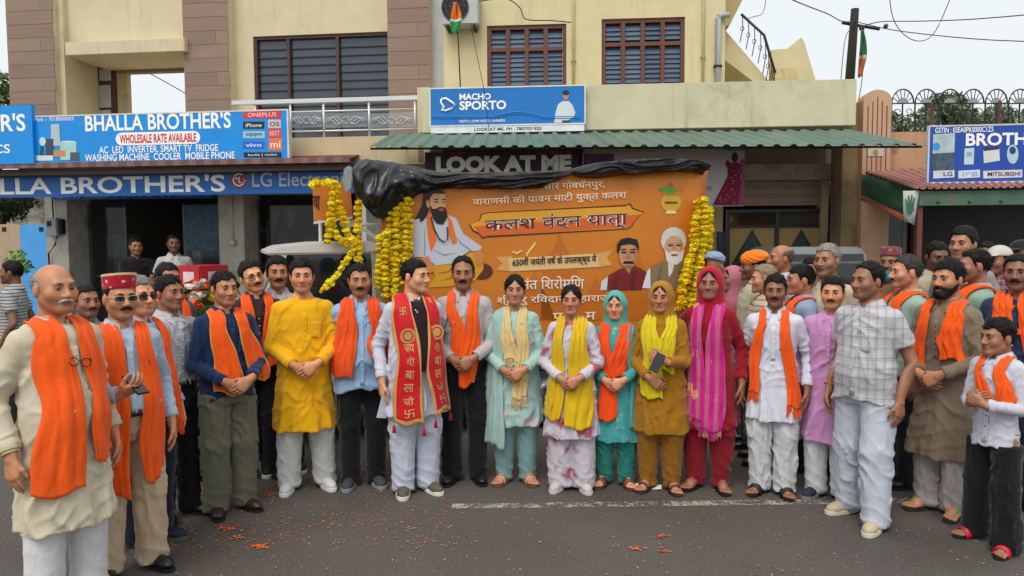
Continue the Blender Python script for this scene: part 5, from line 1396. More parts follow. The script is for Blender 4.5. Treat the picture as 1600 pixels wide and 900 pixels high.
# iron fence with fan arches
for i in range(7):
    px = 1391 + i * 36.5
    FN = Place('iron_fence_panel', FR, 'black wrought iron arch panel with a fan crest and scrolls on the peach wall', 'fence', 'iron arch panels on the peach wall', u=FR.uz(px, 203, .05)[0], z=e2, d=.05)
    w = FR.uz(px + 36.5, 203, .05)[0] - FR.uz(px, 203, .05)[0]; zr = FR.uz(px, 162, .05)[1] - e2; ht = FR.uz(px, 140, .05)[1] - e2; IR2 = mat('141416', .5)
    MB().tube([(0, 0, zr), (w, 0, zr)], .010, 6).build('rail', IR2, FN.root)
    MB().tube([(.01, 0, 0), (.01, 0, zr + .02)], .011, 6).build('post', IR2, FN.root); MB().tube([(w / 2, 0, 0), (w / 2, 0, zr)], .011, 6).build('post', IR2, FN.root)
    MB().tube([(w / 2 - (w / 2 - .01) * math.cos(v), 0, zr + (ht - zr) * math.sin(v)) for v in np.linspace(0, math.pi, 15)], .010, 6).build('arch', IR2, FN.root, True)
    for v in np.linspace(.45, math.pi - .45, 6): MB().tube([(w / 2 - .07 * math.cos(v), 0, zr + .06 * math.sin(v)), (w / 2 - (w / 2 - .01) * math.cos(v), 0, zr + (ht - zr) * math.sin(v))], .006, 5).build('spoke', IR2, FN.root)
    MB().prism([(w / 2 - .075 * math.cos(v), zr + .075 * math.sin(v)) for v in np.linspace(0, math.pi, 11)], -.004, .004).build('fan_plate', mat('8e9496', .5), FN.root)
    for s in (-1, 1):
        MB().tube([(w / 2, 0, .03), (w / 2 + s * (w / 2 - .02), 0, zr * .62)], .008, 5).build('brace', IR2, FN.root)
        MB().tube([(w / 2 + s * w * .25 + (.055 - .007 * k) * math.cos(k * .7), 0, zr * .72 + (.055 - .007 * k) * math.sin(k * .7)) for k in range(8)], .006, 5).build('scroll', IR2, FN.root, True)
# red sheet awning, green fascia, cloth with hand symbol
RA = Place('sheet_awning', FR, 'rusty red corrugated awning over the dark shop below the BROTHER sign', 'awning'); dR = 1.7
corrugated('roof_sheet', mat('9c6c64', .6, .2, 2, dirt='6b4038', dscale=3), P3(FR, 1346, 266, .22), P3(FR, 1680, 262, .22), P3(FR, 1690, 292, dR), P3(FR, 1434, 296, dR), 22, .022, RA.root, 3)
a_, b_, c_, e_ = Q.R(1437, 297, 1680, 320, dR - .05); RA.lbox('fascia', mat('4c6a54', .6, .2, 3, dirt='8a5a44', dscale=5, dlo=.6, dhi=.7), a_, b_, dR - .09, dR - .06, c_, e_)
for i in range(6): u = a_ + .2 + i * .36; RA.lbox('bolt', mat('1a2a24', .5), u, u + .03, dR - .06, dR - .05, c_ + .02, c_ + .05)
u = Q.U(1432, 400, dR - .1)[0]; RA.lbox('post', mat('6a3a34', .6), u, u + .06, dR - .16, dR - .1, 0, e_)
CB = Place('cloth_banner', FR, 'slanting green and orange cloth banner hung below the red awning', 'banner')
g_, o_ = cloth('2f5a3c'), cloth('b0603c')
def quad3(name, m, pts, root, off=0):
    V = []; n = 8; p = [np.array(q) for q in pts]
    for r in range(4):
        for i in range(n):
            t, s = i / (n - 1), r / 3; q = (p[0] * (1 - t) + p[1] * t) * (1 - s) + (p[3] * (1 - t) + p[2] * t) * s; V.append(q + (0, .03 * math.sin(t * 6 + s * 2) + off, 0))
    o = link(name, mesh_np(name, np.array(V), grid_faces(4, n), True), root, m); md = o.modifiers.new('t', 'SOLIDIFY'); md.thickness = .004; return o
quad3('upper_band', g_, (P3(FR, 1347, 272, .5), P3(FR, 1440, 300, 1.55), P3(FR, 1418, 338, 1.5), P3(FR, 1347, 305, .5)), CB.root)
quad3('lower_band', o_, (P3(FR, 1347, 306, .5), P3(FR, 1418, 339, 1.5), P3(FR, 1414, 346, 1.5), P3(FR, 1347, 313, .5)), CB.root)
HS = Place('party_flag', FR, 'white and green pennant with a hand symbol at the awning corner', 'flag', u=FR.uz(1424, 350, 1.62)[0], z=FR.uz(1424, 350, 1.62)[1], d=1.62)
quad3('pennant_cloth', cloth('b7bcb4'), tuple((q[0] - HS.u, q[1] + HS.d, q[2] - HS.z) for q in (P3(FR, 1411, 298, 1.62), P3(FR, 1437, 298, 1.62), P3(FR, 1430, 352, 1.62), P3(FR, 1414, 346, 1.62))), HS.root)
hp = [(1416, 326), (1414, 312), (1416, 311), (1419, 320), (1418, 306), (1420.5, 305), (1422, 318), (1423.5, 304), (1426, 305), (1425, 319), (1428, 308), (1430, 309), (1427.5, 322), (1428, 328), (1423, 335), (1418, 333)]
HS.poly(hp, 1.66, mat('2f6a48', .6), name='hand_print')
# glazed shop front at the far right of the yellow building
GS = Place('glazed_shopfront', FR, 'narrow glass shop front with clothes on display under the cloth banner', 'shop front'); a_, b_, c_, e_ = Q.R(1346, 327, 1415, 500, .1)
al = mat('8c8f8c', .4, metal=.4)
GS.lbox('frame_bar', al, a_, b_, .08, .12, e_ - .04, e_)
for u in (a_, b_ - .05): GS.lbox('frame_bar', al, u, u + .05, .08, .12, .05, e_ - .042)
GS.lbox('pane', glass_mat('303438', .05, .4), a_ + .05, b_ - .05, .095, .105, .05, e_ - .042)
for i, c in enumerate(('5a4a6a', '8a8480', '6e4038')):
    DR = Place('display_garment', FR, ['purple', 'grey', 'rust brown'][i] + ' garment hanging behind the narrow shop glass', 'garment', u=a_ + .12 + i * .2, z=1.15, d=-.25)
    MB().prism([(0, 0), (.17, 0), (.15, .4), (.17, .62), (.11, .72), (.06, .72), (0, .62), (.02, .4)], 0, .07).build('cloth', cloth(c), DR.root, bevel=.01)
# the BROTHER sign
S = sign('shop_sign', 'royal blue BROTHER appliance sign with LG and MITSUBISHI panels above the red awning', FR, 1452, 196, 1690, 283, 1.35, mat('1c4aa8', .4, .05), .05, mat('c8ccd0', .4))
d_ = 1.35
S.text('GSTIN : 02EA0PK0000C1Z5', 1461, 198.5, 1552, 207, d_, INK, .012); S.text('BROTHERS', 1509, 207, 1652, 227, d_, INK, .028)
S.poly([(1458, 210), (1492, 208), (1490, 266), (1456, 266)], d_, mat('b4c2c8', .4, .2, 6), name='photo_print'); S.poly([(1457, 240), (1491, 238), (1490, 266), (1456, 266)], d_ + .002, mat('44566a', .4, .5, 14), name='photo_print'); S.poly(blob(1463, 229, 6, 6), d_ + .004, mat('2f9ad8', .4), name='disc_print')
for pts, c in (([(1507, 232), (1522, 231), (1521, 257), (1506, 257)], 'c4d8e0'), ([(1536, 234), (1561, 231), (1562, 251), (1537, 255)], 'd4d8d8'), ([(1536, 231), (1560, 229), (1561, 233), (1537, 236)], '2a3238'), (blob(1582, 241, 9, 15), 'b4ccdc'), (blob(1582, 235, 5, 6), '23405c'), ([(1510, 238), (1519, 237), (1519, 244), (1510, 245)], '8ab0c4')):
    S.poly(pts, d_ + (.002 if c in ('2a3238', '23405c', '8ab0c4') else 0), mat(c, .4, .06), name='appliance_print')
for x0, x1, tx in ((1458, 1491, 'LG'), (1497, 1531, 'IFB'), (1536, 1597, 'MITSUBISHI')):
    S.poly([(x0, 267), (x1, 265), (x1, 277), (x0, 279)], d_, mat('d4d8dc', .4), name='brand_panel'); S.text(tx, x0 + (16 if tx == 'LG' else 7), 268.5, x1 - 3, 275, d_ + .003, mat('1a1c22' if tx != 'IFB' else '8ab4d0', .5), .012)
for px in (1454, 1560): u = FR.uz(px, 290, 1.3)[0]; z_ = FR.uz(px, 290, 1.3)[1]; MB().tube([(u - S.u, .09, -.15), (u - S.u, .09, 1.0)], .02, 6).build('post', mat('5a3028', .6), S.root)

# ------------------------------------------------------------------ left background walls, poles and wires
FW = Frame(0, 14.5, -3)
WL = Place('boundary_wall', FW, 'low painted wall, beige beside bright sky blue, at the left of the shop', 'wall'); 
for x0, x1, c in ((-160, 34, 'b49c86'), (34.2, 100, '4fa4ea')):
    a_, b_, c_, e_ = WL.R(x0, 351, x1, 480, 0); WL.lbox('painted_section', plaster(c, '8a8478', .62, .9), a_, b_, -.15, 0, 0, e_)
for px in (6, 64): a_, b_, c_, e_ = WL.R(px - 3, 355, px + 4, 362, .0); WL.lbox('vent_hole', DARK, a_, b_, -.02, .004, c_, e_)
FW2 = Frame(0, 17, -3); WO = Place('old_wall', FW2, 'tall weather-stained white wall behind the painted boundary wall', 'wall')
a_, b_, c_, e_ = WO.R(-160, 300, 110, 480, 0); WO.lbox('plaster_face', plaster('a8a496', '2f2f28', .42, .62, 1.6), a_, b_, -.2, 0, 0, e_)

def tube_world(name, pts, r, m, label, cat, group=None):
    o = MB().tube(pts, r, 6).build(name, m, None, True); return tag(o, label, cat, group)
pb_, pt_ = on_depth(1328, 122, 15), on_depth(1336, 14, 15.0)
UP = empty('utility_pole', (pb_[0] - .25, 15, 0)); tag(UP, 'dark leaning wooden utility pole behind the yellow building', 'pole')
MB().tube([(0, 0, 0), (pb_[0] - UP.location.x, 0, pb_[2]), (pt_[0] - UP.location.x, 0, pt_[2])], [.11, .09, .075], 10).build('shaft', mat('2c241d', .9, .2), UP, True)
ca = on_depth(1342, 40, 15); MB().tube([(ca[0] - UP.location.x - .3, .08, ca[2] + .08), (ca[0] - UP.location.x + .45, .08, ca[2] - .05)], .03, 6).build('cross_arm', mat('2c2a28', .8), UP)
for px, py in ((1346, 44), (1384, 41)): q = on_depth(px, py, 15); MB().sphere((q[0] - UP.location.x, 0, q[2]), .05, 8, 6).build('insulator', mat('3a3c40', .4), UP, True)
flag_q = on_depth(1348, 50, 14.6)
FF = Frame(0, 14.6, 0); flag('ragged green and orange flag hanging on the utility pole', FF, 1347, 46, 120, 0, .16, (1351, 40), (1343, 122), ('2f6a40', 'c9b890', 'c2622c'))
def wire(label, pts, Y, r=.009):
    P = [on_depth(x, y, Y if not isinstance(Y, tuple) else Y[0] + (Y[1] - Y[0]) * i / (len(pts) - 1)) for i, (x, y) in enumerate(pts)]
    Qp = []
    for i in range(len(P) - 1):
        p0, p1, p2, p3 = P[max(i - 1, 0)], P[i], P[i + 1], P[min(i + 2, len(P) - 1)]
        for k in range(6):
            t = k / 6; Qp.append(.5 * ((2 * p1) + (-p0 + p2) * t + (2 * p0 - 5 * p1 + 4 * p2 - p3) * t * t + (-p0 + 3 * p1 - 3 * p2 + p3) * t ** 3))
    Qp.append(P[-1]); tube_world('overhead_wire', Qp, r, mat('1a1a1c', .6), label, 'wire')
wire('taut overhead wire running right from the utility pole top', [(1346, 42), (1376, 34), (1440, 33), (1520, 30), (1640, 20)], (15, 12))
wire('lower overhead wire sagging right from the utility pole', [(1338, 34), (1390, 46), (1460, 55), (1540, 62), (1640, 66)], (15, 13))
wire('overhead wire coming from the upper left to the utility pole', [(1220, -8), (1258, 8), (1294, 22), (1315, 33), (1338, 34)], (11, 15))
wire('deep looping slack wire hanging across the sky', [(1389, -10), (1396, 30), (1415, 56), (1440, 64), (1462, 48), (1488, -10)], 13, .007)
wire('thin slack cable dropping from the pole to the parapet', [(1335, 40), (1322, 56), (1316, 100), (1313, 150), (1316, 188)], (15, 12), .007)
wire('second cable curving down the parapet corner', [(1346, 62), (1348, 110), (1340, 160), (1320, 186), (1315, 194)], (14, 11.2), .007)
wire('thin wire slanting above the stair railing', [(1165, 30), (1178, 26), (1192, 20), (1198, -8)], 13, .006)
wire('cable looped along the wall above the louvred window', [(748, 2), (790, -2), (812, 12), (822, 30), (860, 32), (892, 35)], 11.4, .008)
wire('white wire drooping from the air conditioner to the sign', [(735, 37), (742, 70), (750, 110), (758, 150), (764, 205)], 10.2, .005)
wire('pair of wires seen through the open balcony', [(190, 92), (240, 118), (290, 146), (330, 170)], 18, .012)
# ------------------------------------------------------------------ the decorated pickup truck
FT = Frame(-2.52, 6.0, 20)
T = Place('pickup_truck', FT, 'white pickup truck carrying a bannered load bed, flower garlands over its cab', 'truck')
TW = mat('c9c6bb', .3, .04, 2, spec=.6); TG = glass_mat('1a2226', .04, .82); RUB = mat('17171a', .8, .1, 8, .4, 50); STEEL = mat('8c8f92', .35, .06, metal=.7)
def tp(x, y, d=0): return T.U(x, y, d)
ub = tp(598, 400)[0]; zr = tp(590, 379)[1]
cw = 1.62; zs0 = .62; zwaist = tp(520, 470)[1] - .12
ucab = .42
# lower cab and bonnet, extruded across the truck
low = [(-.78, .52), (-.82, .78), (-.74, 1.0), (-.66, 1.06), (ucab, 1.14), (ucab + .02, zwaist), (ub, zwaist), (ub, .52), (.62, .52), (.50, .52)]
arch = [(.42 * math.cos(v), .34 + .42 * math.sin(v)) for v in np.linspace(.45, math.pi - .45, 9)]
low = low[:8] + [(.55, .52)] + arch + [(-.55, .52)]
MB().prism(low, 0.0, cw).build('body', TW, T.root, bevel=.012)
# roof, pillars
uw = tp(512, 413)[0]; uf = uw - .50
MB().prism([(uf - .02, zr - .075), (uf + .10, zr - .02), (uf + .45, zr + .015), (ub - .1, zr + .01), (ub + .01, zr - .03), (ub + .01, zr - .09), (uf, zr - .10)], -.01, cw + .01).build('roof', TW, T.root, bevel=.015)
pil = [((ucab, zwaist), (uf + .14, zr - .10)), ((uw + .46, zwaist), (uw + .42, zr - .09)), ((ub - .05, zwaist), (ub - .05, zr - .09))]
for (a, b), w in zip(pil, (.055, .10, .09)):
    for y in (0.004, cw - .064): MB().prism([(a[0] - w / 2, a[1]), (a[0] + w / 2, a[1]), (b[0] + w / 2, b[1]), (b[0] - w / 2, b[1])], y, y + .06).build('pillar', TW, T.root)
MB().prism([(ucab + .02, zwaist), (uw + .41, zwaist), (uw + .37, zr - .09), (uf + .17, zr - .10)], .03, .036).build('side_window', TG, T.root)
MB().prism([(uw + .51, zwaist + .05), (ub - .09, zwaist + .05), (ub - .09, zr - .16), (uw + .47, zr - .16)], .03, .036).build('quarter_window', TG, T.root)
MB().prism([(uw + .51, zwaist), (ub - .09, zwaist), (ub - .09, zr - .09), (uw + .47, zr - .09)], .037, .05).build('rear_panel', TW, T.root)
MB().add([(ucab, .06, zwaist), (ucab, cw - .06, zwaist), (uf + .14, cw - .06, zr - .10), (uf + .14, .06, zr - .10)], [(0, 1, 2, 3)]).build('windscreen', TG, T.root)
MB().prism([(uf + .20, zwaist + .1), (uf + .46, zwaist + .1), (uf + .46, zr - .15), (uf + .34, zr - .15)], .3, .7).build('seat', DARK, T.root)
MB().box(ucab + .15, ub - .02, .5, cw - .1, zwaist - .2, zwaist + .05).build('cabin_interior', DARK, T.root)
MB().box(.52, .54, -.004, .004, .58, zwaist).build('door_seam', DARK, T.root); MB().box(uw + .47, uw + .485, -.004, .004, .58, zwaist).build('door_seam', DARK, T.root)
MB().box(uw + .22, uw + .40, -.03, -.002, zwaist - .16, zwaist - .12).build('door_handle', DARK, T.root, bevel=.008)
MB().tube([(ucab + .05, -.01, zwaist + .05), (ucab + .02, -.14, zwaist + .10)], .014, 6).build('mirror_arm', DARK, T.root); MB().box(ucab - .03, ucab + .05, -.26, -.12, zwaist + .02, zwaist + .26).build('wing_mirror', DARK, T.root, bevel=.02)
MB().box(-.92, -.80, -.02, cw + .02, .42, .60).build('bumper', mat('3a3c3e', .5), T.root, bevel=.03)
for y in (.12, cw - .36): MB().box(-.83, -.79, y, y + .24, .74, .94).build('headlight', mat('c4c8cc', .1, metal=.3), T.root, bevel=.02)
for i in range(6): MB().box(-.832, -.80, .45, cw - .45, .70 + i * .045, .725 + i * .045).build('grille_bar', STEEL, T.root)
def wheel(u, y0):
    W = MB(); prof = [(.10, .0), (.20, .0), (.235, -.02), (.34, -.01), (.35, .05), (.35, .17), (.34, .22), (.2, .22)]; n = 28
    V = [(u + r * math.cos(v), y0 + y, .35 + r * math.sin(v)) for r, y in prof for v in np.linspace(0, 6.2832, n + 1)[:-1]]
    F = [(i * n + j, i * n + (j + 1) % n, (i + 1) * n + (j + 1) % n, (i + 1) * n + j) for i in range(1, len(prof) - 1) for j in range(n)]
    wo = W.add(V, F).build('wheel', RUB, T.root, True)
    rim = [(.0, .03), (.06, .0), (.08, .02), (.15, .05), (.19, .015), (.215, .0)]
    V = [(u + max(r, .004) * math.cos(v), y0 + y - .012, .35 + max(r, .004) * math.sin(v)) for r, y in rim for v in np.linspace(0, 6.2832, n + 1)[:-1]]
    ro = MB().add(V, [(i * n + j, i * n + (j + 1) % n, (i + 1) * n + (j + 1) % n, (i + 1) * n + j) for i in range(len(rim) - 1) for j in range(n)]).build('rim', STEEL, wo, True)
    for k in range(5):
        v = k * 1.2566; MB().sphere((u + .045 * math.cos(v), y0 - .016, .35 + .045 * math.sin(v)), .011, 6, 4).build('lug_nut', DARK, wo)
for u in (0.0, 3.05):
    for y in (.02, cw - .24): wheel(u, y)
ue = tp(1104, 400)[0]
MB().box(ub + .04, ue, .06, cw - .06, .74, .90).build('load_bed', mat('3a3c40', .6), T.root); MB().box(.6, ue - .1, .35, .45, .48, .62).build('chassis_rail', DARK, T.root); MB().box(.6, ue - .1, cw - .45, cw - .35, .48, .62).build('chassis_rail', DARK, T.root)
MB().box(2.75, 3.45, .02, .2, .72, .742).build('mudguard', DARK, T.root); MB().box(1.7, 2.4, .1, .5, .42, .70).build('fuel_tank', DARK, T.root, bevel=.03); MB().tube([(0, .2, .35), (0, cw - .2, .35)], .04, 8).build('axle', DARK, T.root); MB().tube([(3.05, .2, .35), (3.05, cw - .2, .35)], .05, 8).build('axle', DARK, T.root)
ztop = tp(1100, 262)[1]
MB().box(ub + .02, 2.62, .03, .05, .26, .94).build('shade_plate', mat('141416', .7), T.root); MB().box(3.48, ue, .03, .05, .30, .94).build('shade_plate', mat('141416', .7), T.root); MB().box(2.62, 3.48, .04, .05, .72, .94).build('shade_plate', mat('141416', .7), T.root)  # black plates added below the bed, standing in for the shade underneath
for u, y in ((ub + .06, .05), (ue - .04, .05), (ub + .06, cw - .1), (ue - .04, cw - .1)): MB().box(u, u + .04, y, y + .04, .902, ztop - (.02 if y < .5 else .24)).build('bed_post', mat('b9b9b4', .5), T.root)
for y, dz in ((.05, .16), (cw - .1, .26)): MB().box(ub + .10, ue - .04, y, y + .035, ztop - .06 - dz, ztop - .025 - dz).build('bed_rail', mat('b9b9b4', .5), T.root)
a = tp(548, 345, -.1); b = tp(602, 381, -.1); MB().tube([(a[0], .1, a[1]), (b[0], .1, b[1])], .018, 6).build('strut', WHITE, T.root); a = tp(545, 352, -.1); b = tp(600, 350, -.1); MB().tube([(a[0], .1, a[1]), (b[0], .1, b[1])], .018, 6).build('strut', WHITE, T.root)
for px in (500, 545): a = tp(px, 340, -.2); MB().tube([(a[0], .2, zr), (a[0], .2, a[1])], .016, 6).build('board_post', WHITE, T.root)

# printed side banner
OG = mat('d07a1e', .45, .07, 1.2)
BN = Place('vehicle_banner', FT, 'large orange printed banner in Hindi with portraits on the side of the pickup', 'banner')
a, b, c, e = BN.R(598, 262, 1105, 560, .03)
bq = [(594, 272), (1106, 263), (1084, 540), (600, 548)]
pu = [BN.U(x, y, .03) for x, y in bq]
n, m = 24, 12; V = []
for r in range(m):
    for i in range(n):
        t, s_ = i / (n - 1), r / (m - 1); u = (pu[0][0] * (1 - t) + pu[1][0] * t) * (1 - s_) + (pu[3][0] * (1 - t) + pu[2][0] * t) * s_; z = (pu[0][1] * (1 - t) + pu[1][1] * t) * (1 - s_) + (pu[3][1] * (1 - t) + pu[2][1] * t) * s_
        V.append((u, -.03, z))
o = link('printed_sheet', mesh_np('s', np.array(V), grid_faces(m, n)[:, ::-1], True), BN.root, OG); md = o.modifiers.new('t', 'SOLIDIFY'); md.thickness = .006; md.offset = -1
LIFT = [.0]
def bp(pts, c, name='print', lay=1, m=None): return BN.poly(pts, .03, m or mat(c, .45, .05, 4), name=name, lift=.003 + .0016 * lay)
def btext(s, q, c, bold=.01, lay=6, name='lettering'):
    """q: four pixel corners tl tr br bl"""
    V, F = text_mesh(s, bold); lo, hi = V.min(0), V.max(0); Q_ = (V - lo) / np.maximum(hi - lo, 1e-6); P = []
    for x, y, _ in Q_:
        px = (q[3][0] * (1 - x) + q[2][0] * x) * (1 - y) + (q[0][0] * (1 - x) + q[1][0] * x) * y; py = (q[3][1] * (1 - x) + q[2][1] * x) * (1 - y) + (q[0][1] * (1 - x) + q[1][1] * x) * y
        u, z = BN.U(px, py, .03); P.append((u, -.034 - .0016 * lay, z))
    return link(name, mesh_np(name, P, F, False), BN.root, mat(c, .45, .02))
A7 = lambda *p: [(440 + x / 3.75, 240 + y / 3.75) for x, y in p]
A8 = lambda *p: [(740 + x / 3.462, 240 + y / 3.462) for x, y in p]
# faint temple outlines and lighter band
for cx, w, y0 in ((875, 30, 372), (1000, 22, 410), (932, 40, 440), (835, 30, 430)):
    bp([(cx - w, 500), (cx - w, y0 + 60), (cx - w * .6, y0 + 30), (cx - w * .2, y0 + 8), (cx, y0 - 8), (cx + w * .2, y0 + 8), (cx + w * .6, y0 + 30), (cx + w, y0 + 60), (cx + w, 500)], 'c66d19', 'temple_print', .3 + .1 * (cx % 5))
bp(A8((780, 740), (1300, 735), (1290, 800), (860, 800)), 'c46f1a', 'temple_print', 1)
# seated saint
bp([(x, y) for x, y in blob(753, 424, 17, 13)], '5a2a18', 'cushion_print', 1)
bp(A7((870, 655), (1020, 630), (1110, 575), (1185, 590), (1180, 680), (1130, 745), (980, 778), (855, 785), (900, 720)), 'd89a1c', 'dhoti_print', 2)
for q in (((900, 700), (960, 690), (1100, 640), (1098, 646), (960, 700)), ((920, 750), (1000, 720), (1130, 690), (1128, 697), (1000, 730)), ((1040, 640), (1060, 700), (1050, 740), (1044, 740), (1052, 700))): bp(A7(*q), 'b06c14', 'fold_print', 3)
bp(A7((758, 500), (768, 385), (840, 355), (960, 355), (1022, 380), (1062, 470), (1172, 545), (1165, 575), (1100, 570), (1035, 612), (1020, 640), (900, 655), (842, 607), (775, 605), (762, 560)), 'c3c6cf', 'shirt_print', 4)
for q in (((835, 420), (842, 520), (838, 600), (832, 600), (834, 520)), ((1010, 470), (1050, 520), (1110, 565), (1104, 570), (1044, 526)), ((880, 560), (950, 590), (1030, 580), (950, 600))): bp(A7(*q), '8e93a2', 'fold_print', 5)
bp(A7((843, 340), (872, 350), (888, 420), (908, 505), (872, 578), (856, 490)), 'e8721c', 'stole_print', 6); bp(A7((972, 360), (996, 395), (1028, 520), (1000, 532), (976, 470)), 'e8721c', 'stole_print', 6)
bp(A7((812, 612), (858, 600), (888, 660), (895, 690), (870, 700), (850, 690)), 'cf8446', 'hand_print', 6); bp(A7((1128, 572), (1166, 558), (1178, 630), (1160, 662), (1140, 640)), 'cf8446', 'hand_print', 6)
bp(A7((776, 388), (800, 345), (822, 300), (832, 230), (870, 205), (930, 205), (958, 232), (955, 250), (905, 240), (880, 262), (866, 300), (852, 362), (828, 392), (812, 405), (806, 378)), '14100e', 'hair_print', 7)
bp(A7((866, 262), (885, 236), (955, 236), (960, 300), (950, 345), (900, 350), (868, 310)), 'dca56e', 'face_print', 8); bp(A7((842, 280), (858, 270), (870, 300), (862, 322), (848, 310)), 'd0955e', 'ear_print', 8)
bp(A7((866, 300), (884, 325), (905, 322), (920, 312), (945, 312), (962, 325), (970, 372), (942, 416), (905, 408), (880, 372)), '15100d', 'beard_print', 9)
bp(A7((916, 324), (950, 322), (946, 336), (922, 338)), 'b8504a', 'lip_print', 10); bp(A7((888, 268), (915, 264), (916, 270), (890, 274)), '15100d', 'brow_print', 10); bp(A7((936, 264), (956, 268), (956, 274), (937, 270)), '15100d', 'brow_print', 10); bp(A7((892, 282), (914, 280), (913, 288), (893, 288)), '241812', 'eye_print', 10); bp(A7((938, 282), (954, 283), (954, 289), (939, 288)), '241812', 'eye_print', 10)
pts = [BN.U(*q, .03) for q in A7((872, 370), (890, 440), (920, 500), (948, 518), (970, 500), (968, 430))]; MB().tube([(u, -.052, z) for u, z in pts], .006, 5).build('bead_print', mat('17120f', .5), BN.root, True)
# heading plaque
pl = [(733, 351), (748, 345), (752, 334), (760, 332), (978, 320), (984, 317), (989, 325), (1006, 331), (993, 343), (987, 354), (980, 358), (760, 371), (753, 373), (748, 366), (738, 361)]
bp(pl, '5a1418', 'plaque_border_print', 1); cxp, cyp = 868, 345
pin = [(cxp + (x - cxp) * .988, cyp + (y - cyp) * .90) for x, y in pl]; bp(pin, 'e2a024', 'plaque_print', 2)
bp([(740, 354), (1000, 335), (992, 343), (986, 352), (979, 355), (760, 368), (753, 370), (748, 364)], 'd96322', 'plaque_shade_print', 3)
btext('कलश वंदन यात्ा', [(757, 340), (980, 328), (980, 356), (757, 366)], 'f0e8dc', .035, 5, 'lettering'); btext('कलश वंदन यात्ा', [(757, 340), (980, 328), (980, 356), (757, 366)], '5a1a12', .008, 6)
btext('वाराणसी की पावन माटी युक्त कलश', [(738, 308), (978, 296), (978, 313), (738, 324)], 'f0dcc0', .012); btext('सीर गोवधॅनपुर,', [(848, 284), (944, 280), (944, 296), (848, 300)], 'f0dcc0', .012)
bp([(775, 402), (800, 400), (800, 424), (775, 422), (784, 412)], 'dba45c', 'ribbon_tail_print', 1); bp([(932, 396), (957, 391), (948, 403), (957, 414), (932, 418)], 'dba45c', 'ribbon_tail_print', 1); bp([(794, 404), (932, 396), (936, 417), (796, 424)], 'e8c084', 'ribbon_print', 2)
btext('650वीं जयंती वषॅ के उपलक्ष्य में', [(800, 403), (931, 396), (931, 413), (800, 419)], '1c1412', .02)
btext('संत िशरोमिण', [(812, 433), (912, 430), (912, 451), (812, 452)], 'f2e6d4', .009); btext('श्ी गुरु रिवदास महाराज', [(776, 461), (953, 457), (953, 474), (776, 478)], 'f2e6d4', .009); btext('प     म', [(863, 489), (930, 487), (930, 499), (863, 501)], 'f2e6d4', .012)
# pot with mango leaves and a coconut
bp(blob(1048, 316, 16, 15), 'd2a72c', 'pot_print', 1); bp([(1036, 306), (1060, 306), (1062, 299), (1034, 299)], 'b88c22', 'pot_neck_print', 2); bp([(1040, 334), (1056, 334), (1055, 329), (1041, 329)], 'e8d8a0', 'pot_foot_print', 2)
for k in range(7): x = 1030 + k * 6; bp([(1044 + k * 1.2, 302), (x - 2, 296 - (3 - abs(k - 3)) * 1.5), (x + 1, 293 - (3 - abs(k - 3)) * 1.5), (1049 + k * .8, 301)], '5a9a34', 'leaf_print', 3 + .1 * k)
bp([(1041, 298), (1048, 284), (1055, 298)], 'a85a28', 'coconut_print', 2.5); bp([(1038, 315), (1058, 315), (1058, 318), (1038, 318)], '8a2c1c', 'pot_band_print', 3)
# two portraits
bp(A8((683, 738), (690, 690), (728, 662), (740, 738)), 'd4d8dc', 'sleeve_print', 4); bp(A8((718, 737), (725, 660), (790, 622), (872, 606), (935, 640), (905, 737)), '7c2224', 'vest_print', 5); bp([(x, y) for x, y in blob(980.5, 398, 14.5, 21)], 'c98f68', 'face_print', 6)
bp(A8((772, 535), (773, 490), (795, 462), (835, 454), (880, 464), (892, 500), (888, 530), (878, 500), (840, 490), (795, 498), (784, 535)), '1a1412', 'hair_print', 7); bp([(974, 408), (988, 408), (990, 412), (972, 412)], '1c1412', 'moustache_print', 8); bp([(970, 393), (977, 393), (977, 395.5), (970, 395.5)], '20140f', 'eye_print', 8); bp([(984, 393), (991, 393), (991, 395.5), (984, 395.5)], '20140f', 'eye_print', 8)
bp(A8((815, 622), (835, 615), (850, 622), (838, 650)), 'b07a58', 'neck_print', 5.5)
bp(A8((888, 725), (925, 650), (956, 612), (965, 730)), 'dfe2e6', 'sleeve_print', 4.5); bp(A8((955, 732), (952, 612), (1035, 575), (1120, 560), (1165, 578), (1150, 732)), '8d7454', 'vest_print', 5.5); bp(A8((1048, 585), (1084, 590), (1070, 645), (1052, 668)), 'd8dce0', 'collar_print', 6)
bp(blob(1051.5, 376, 20, 21), 'd4d2cc', 'hair_print', 6); bp(blob(1052, 387, 15, 19), 'cfa07c', 'face_print', 7); bp(A8((1028, 520), (1040, 580), (1065, 600), (1098, 600), (1125, 575), (1135, 515), (1110, 535), (1080, 525), (1050, 537)), 'dcdad6', 'beard_print', 8); bp([(1043, 382), (1050, 382), (1050, 384.5), (1043, 384.5)], '2a1c14', 'eye_print', 8); bp([(1056, 382), (1063, 382), (1063, 384.5), (1056, 384.5)], '2a1c14', 'eye_print', 8); bp([(1047, 397), (1058, 397), (1057, 400), (1048, 400)], '9a4a40', 'lip_print', 9)
bp([(979, 390), (983, 390), (985, 404), (976, 404)], 'b57c58', 'nose_print', 8.2); bp([(989, 384), (994.5, 390), (994, 402), (987, 414), (990, 400)], 'b27a56', 'cheek_print', 7.4); bp([(975, 414.5), (986, 414.5), (984, 417), (977, 417)], 'a05a48', 'lip_print', 8.4)
for x in (969, 984): bp([(x, 389), (x + 8, 388.5), (x + 8, 390.5), (x, 391)], '1c1412', 'brow_print', 8.6)
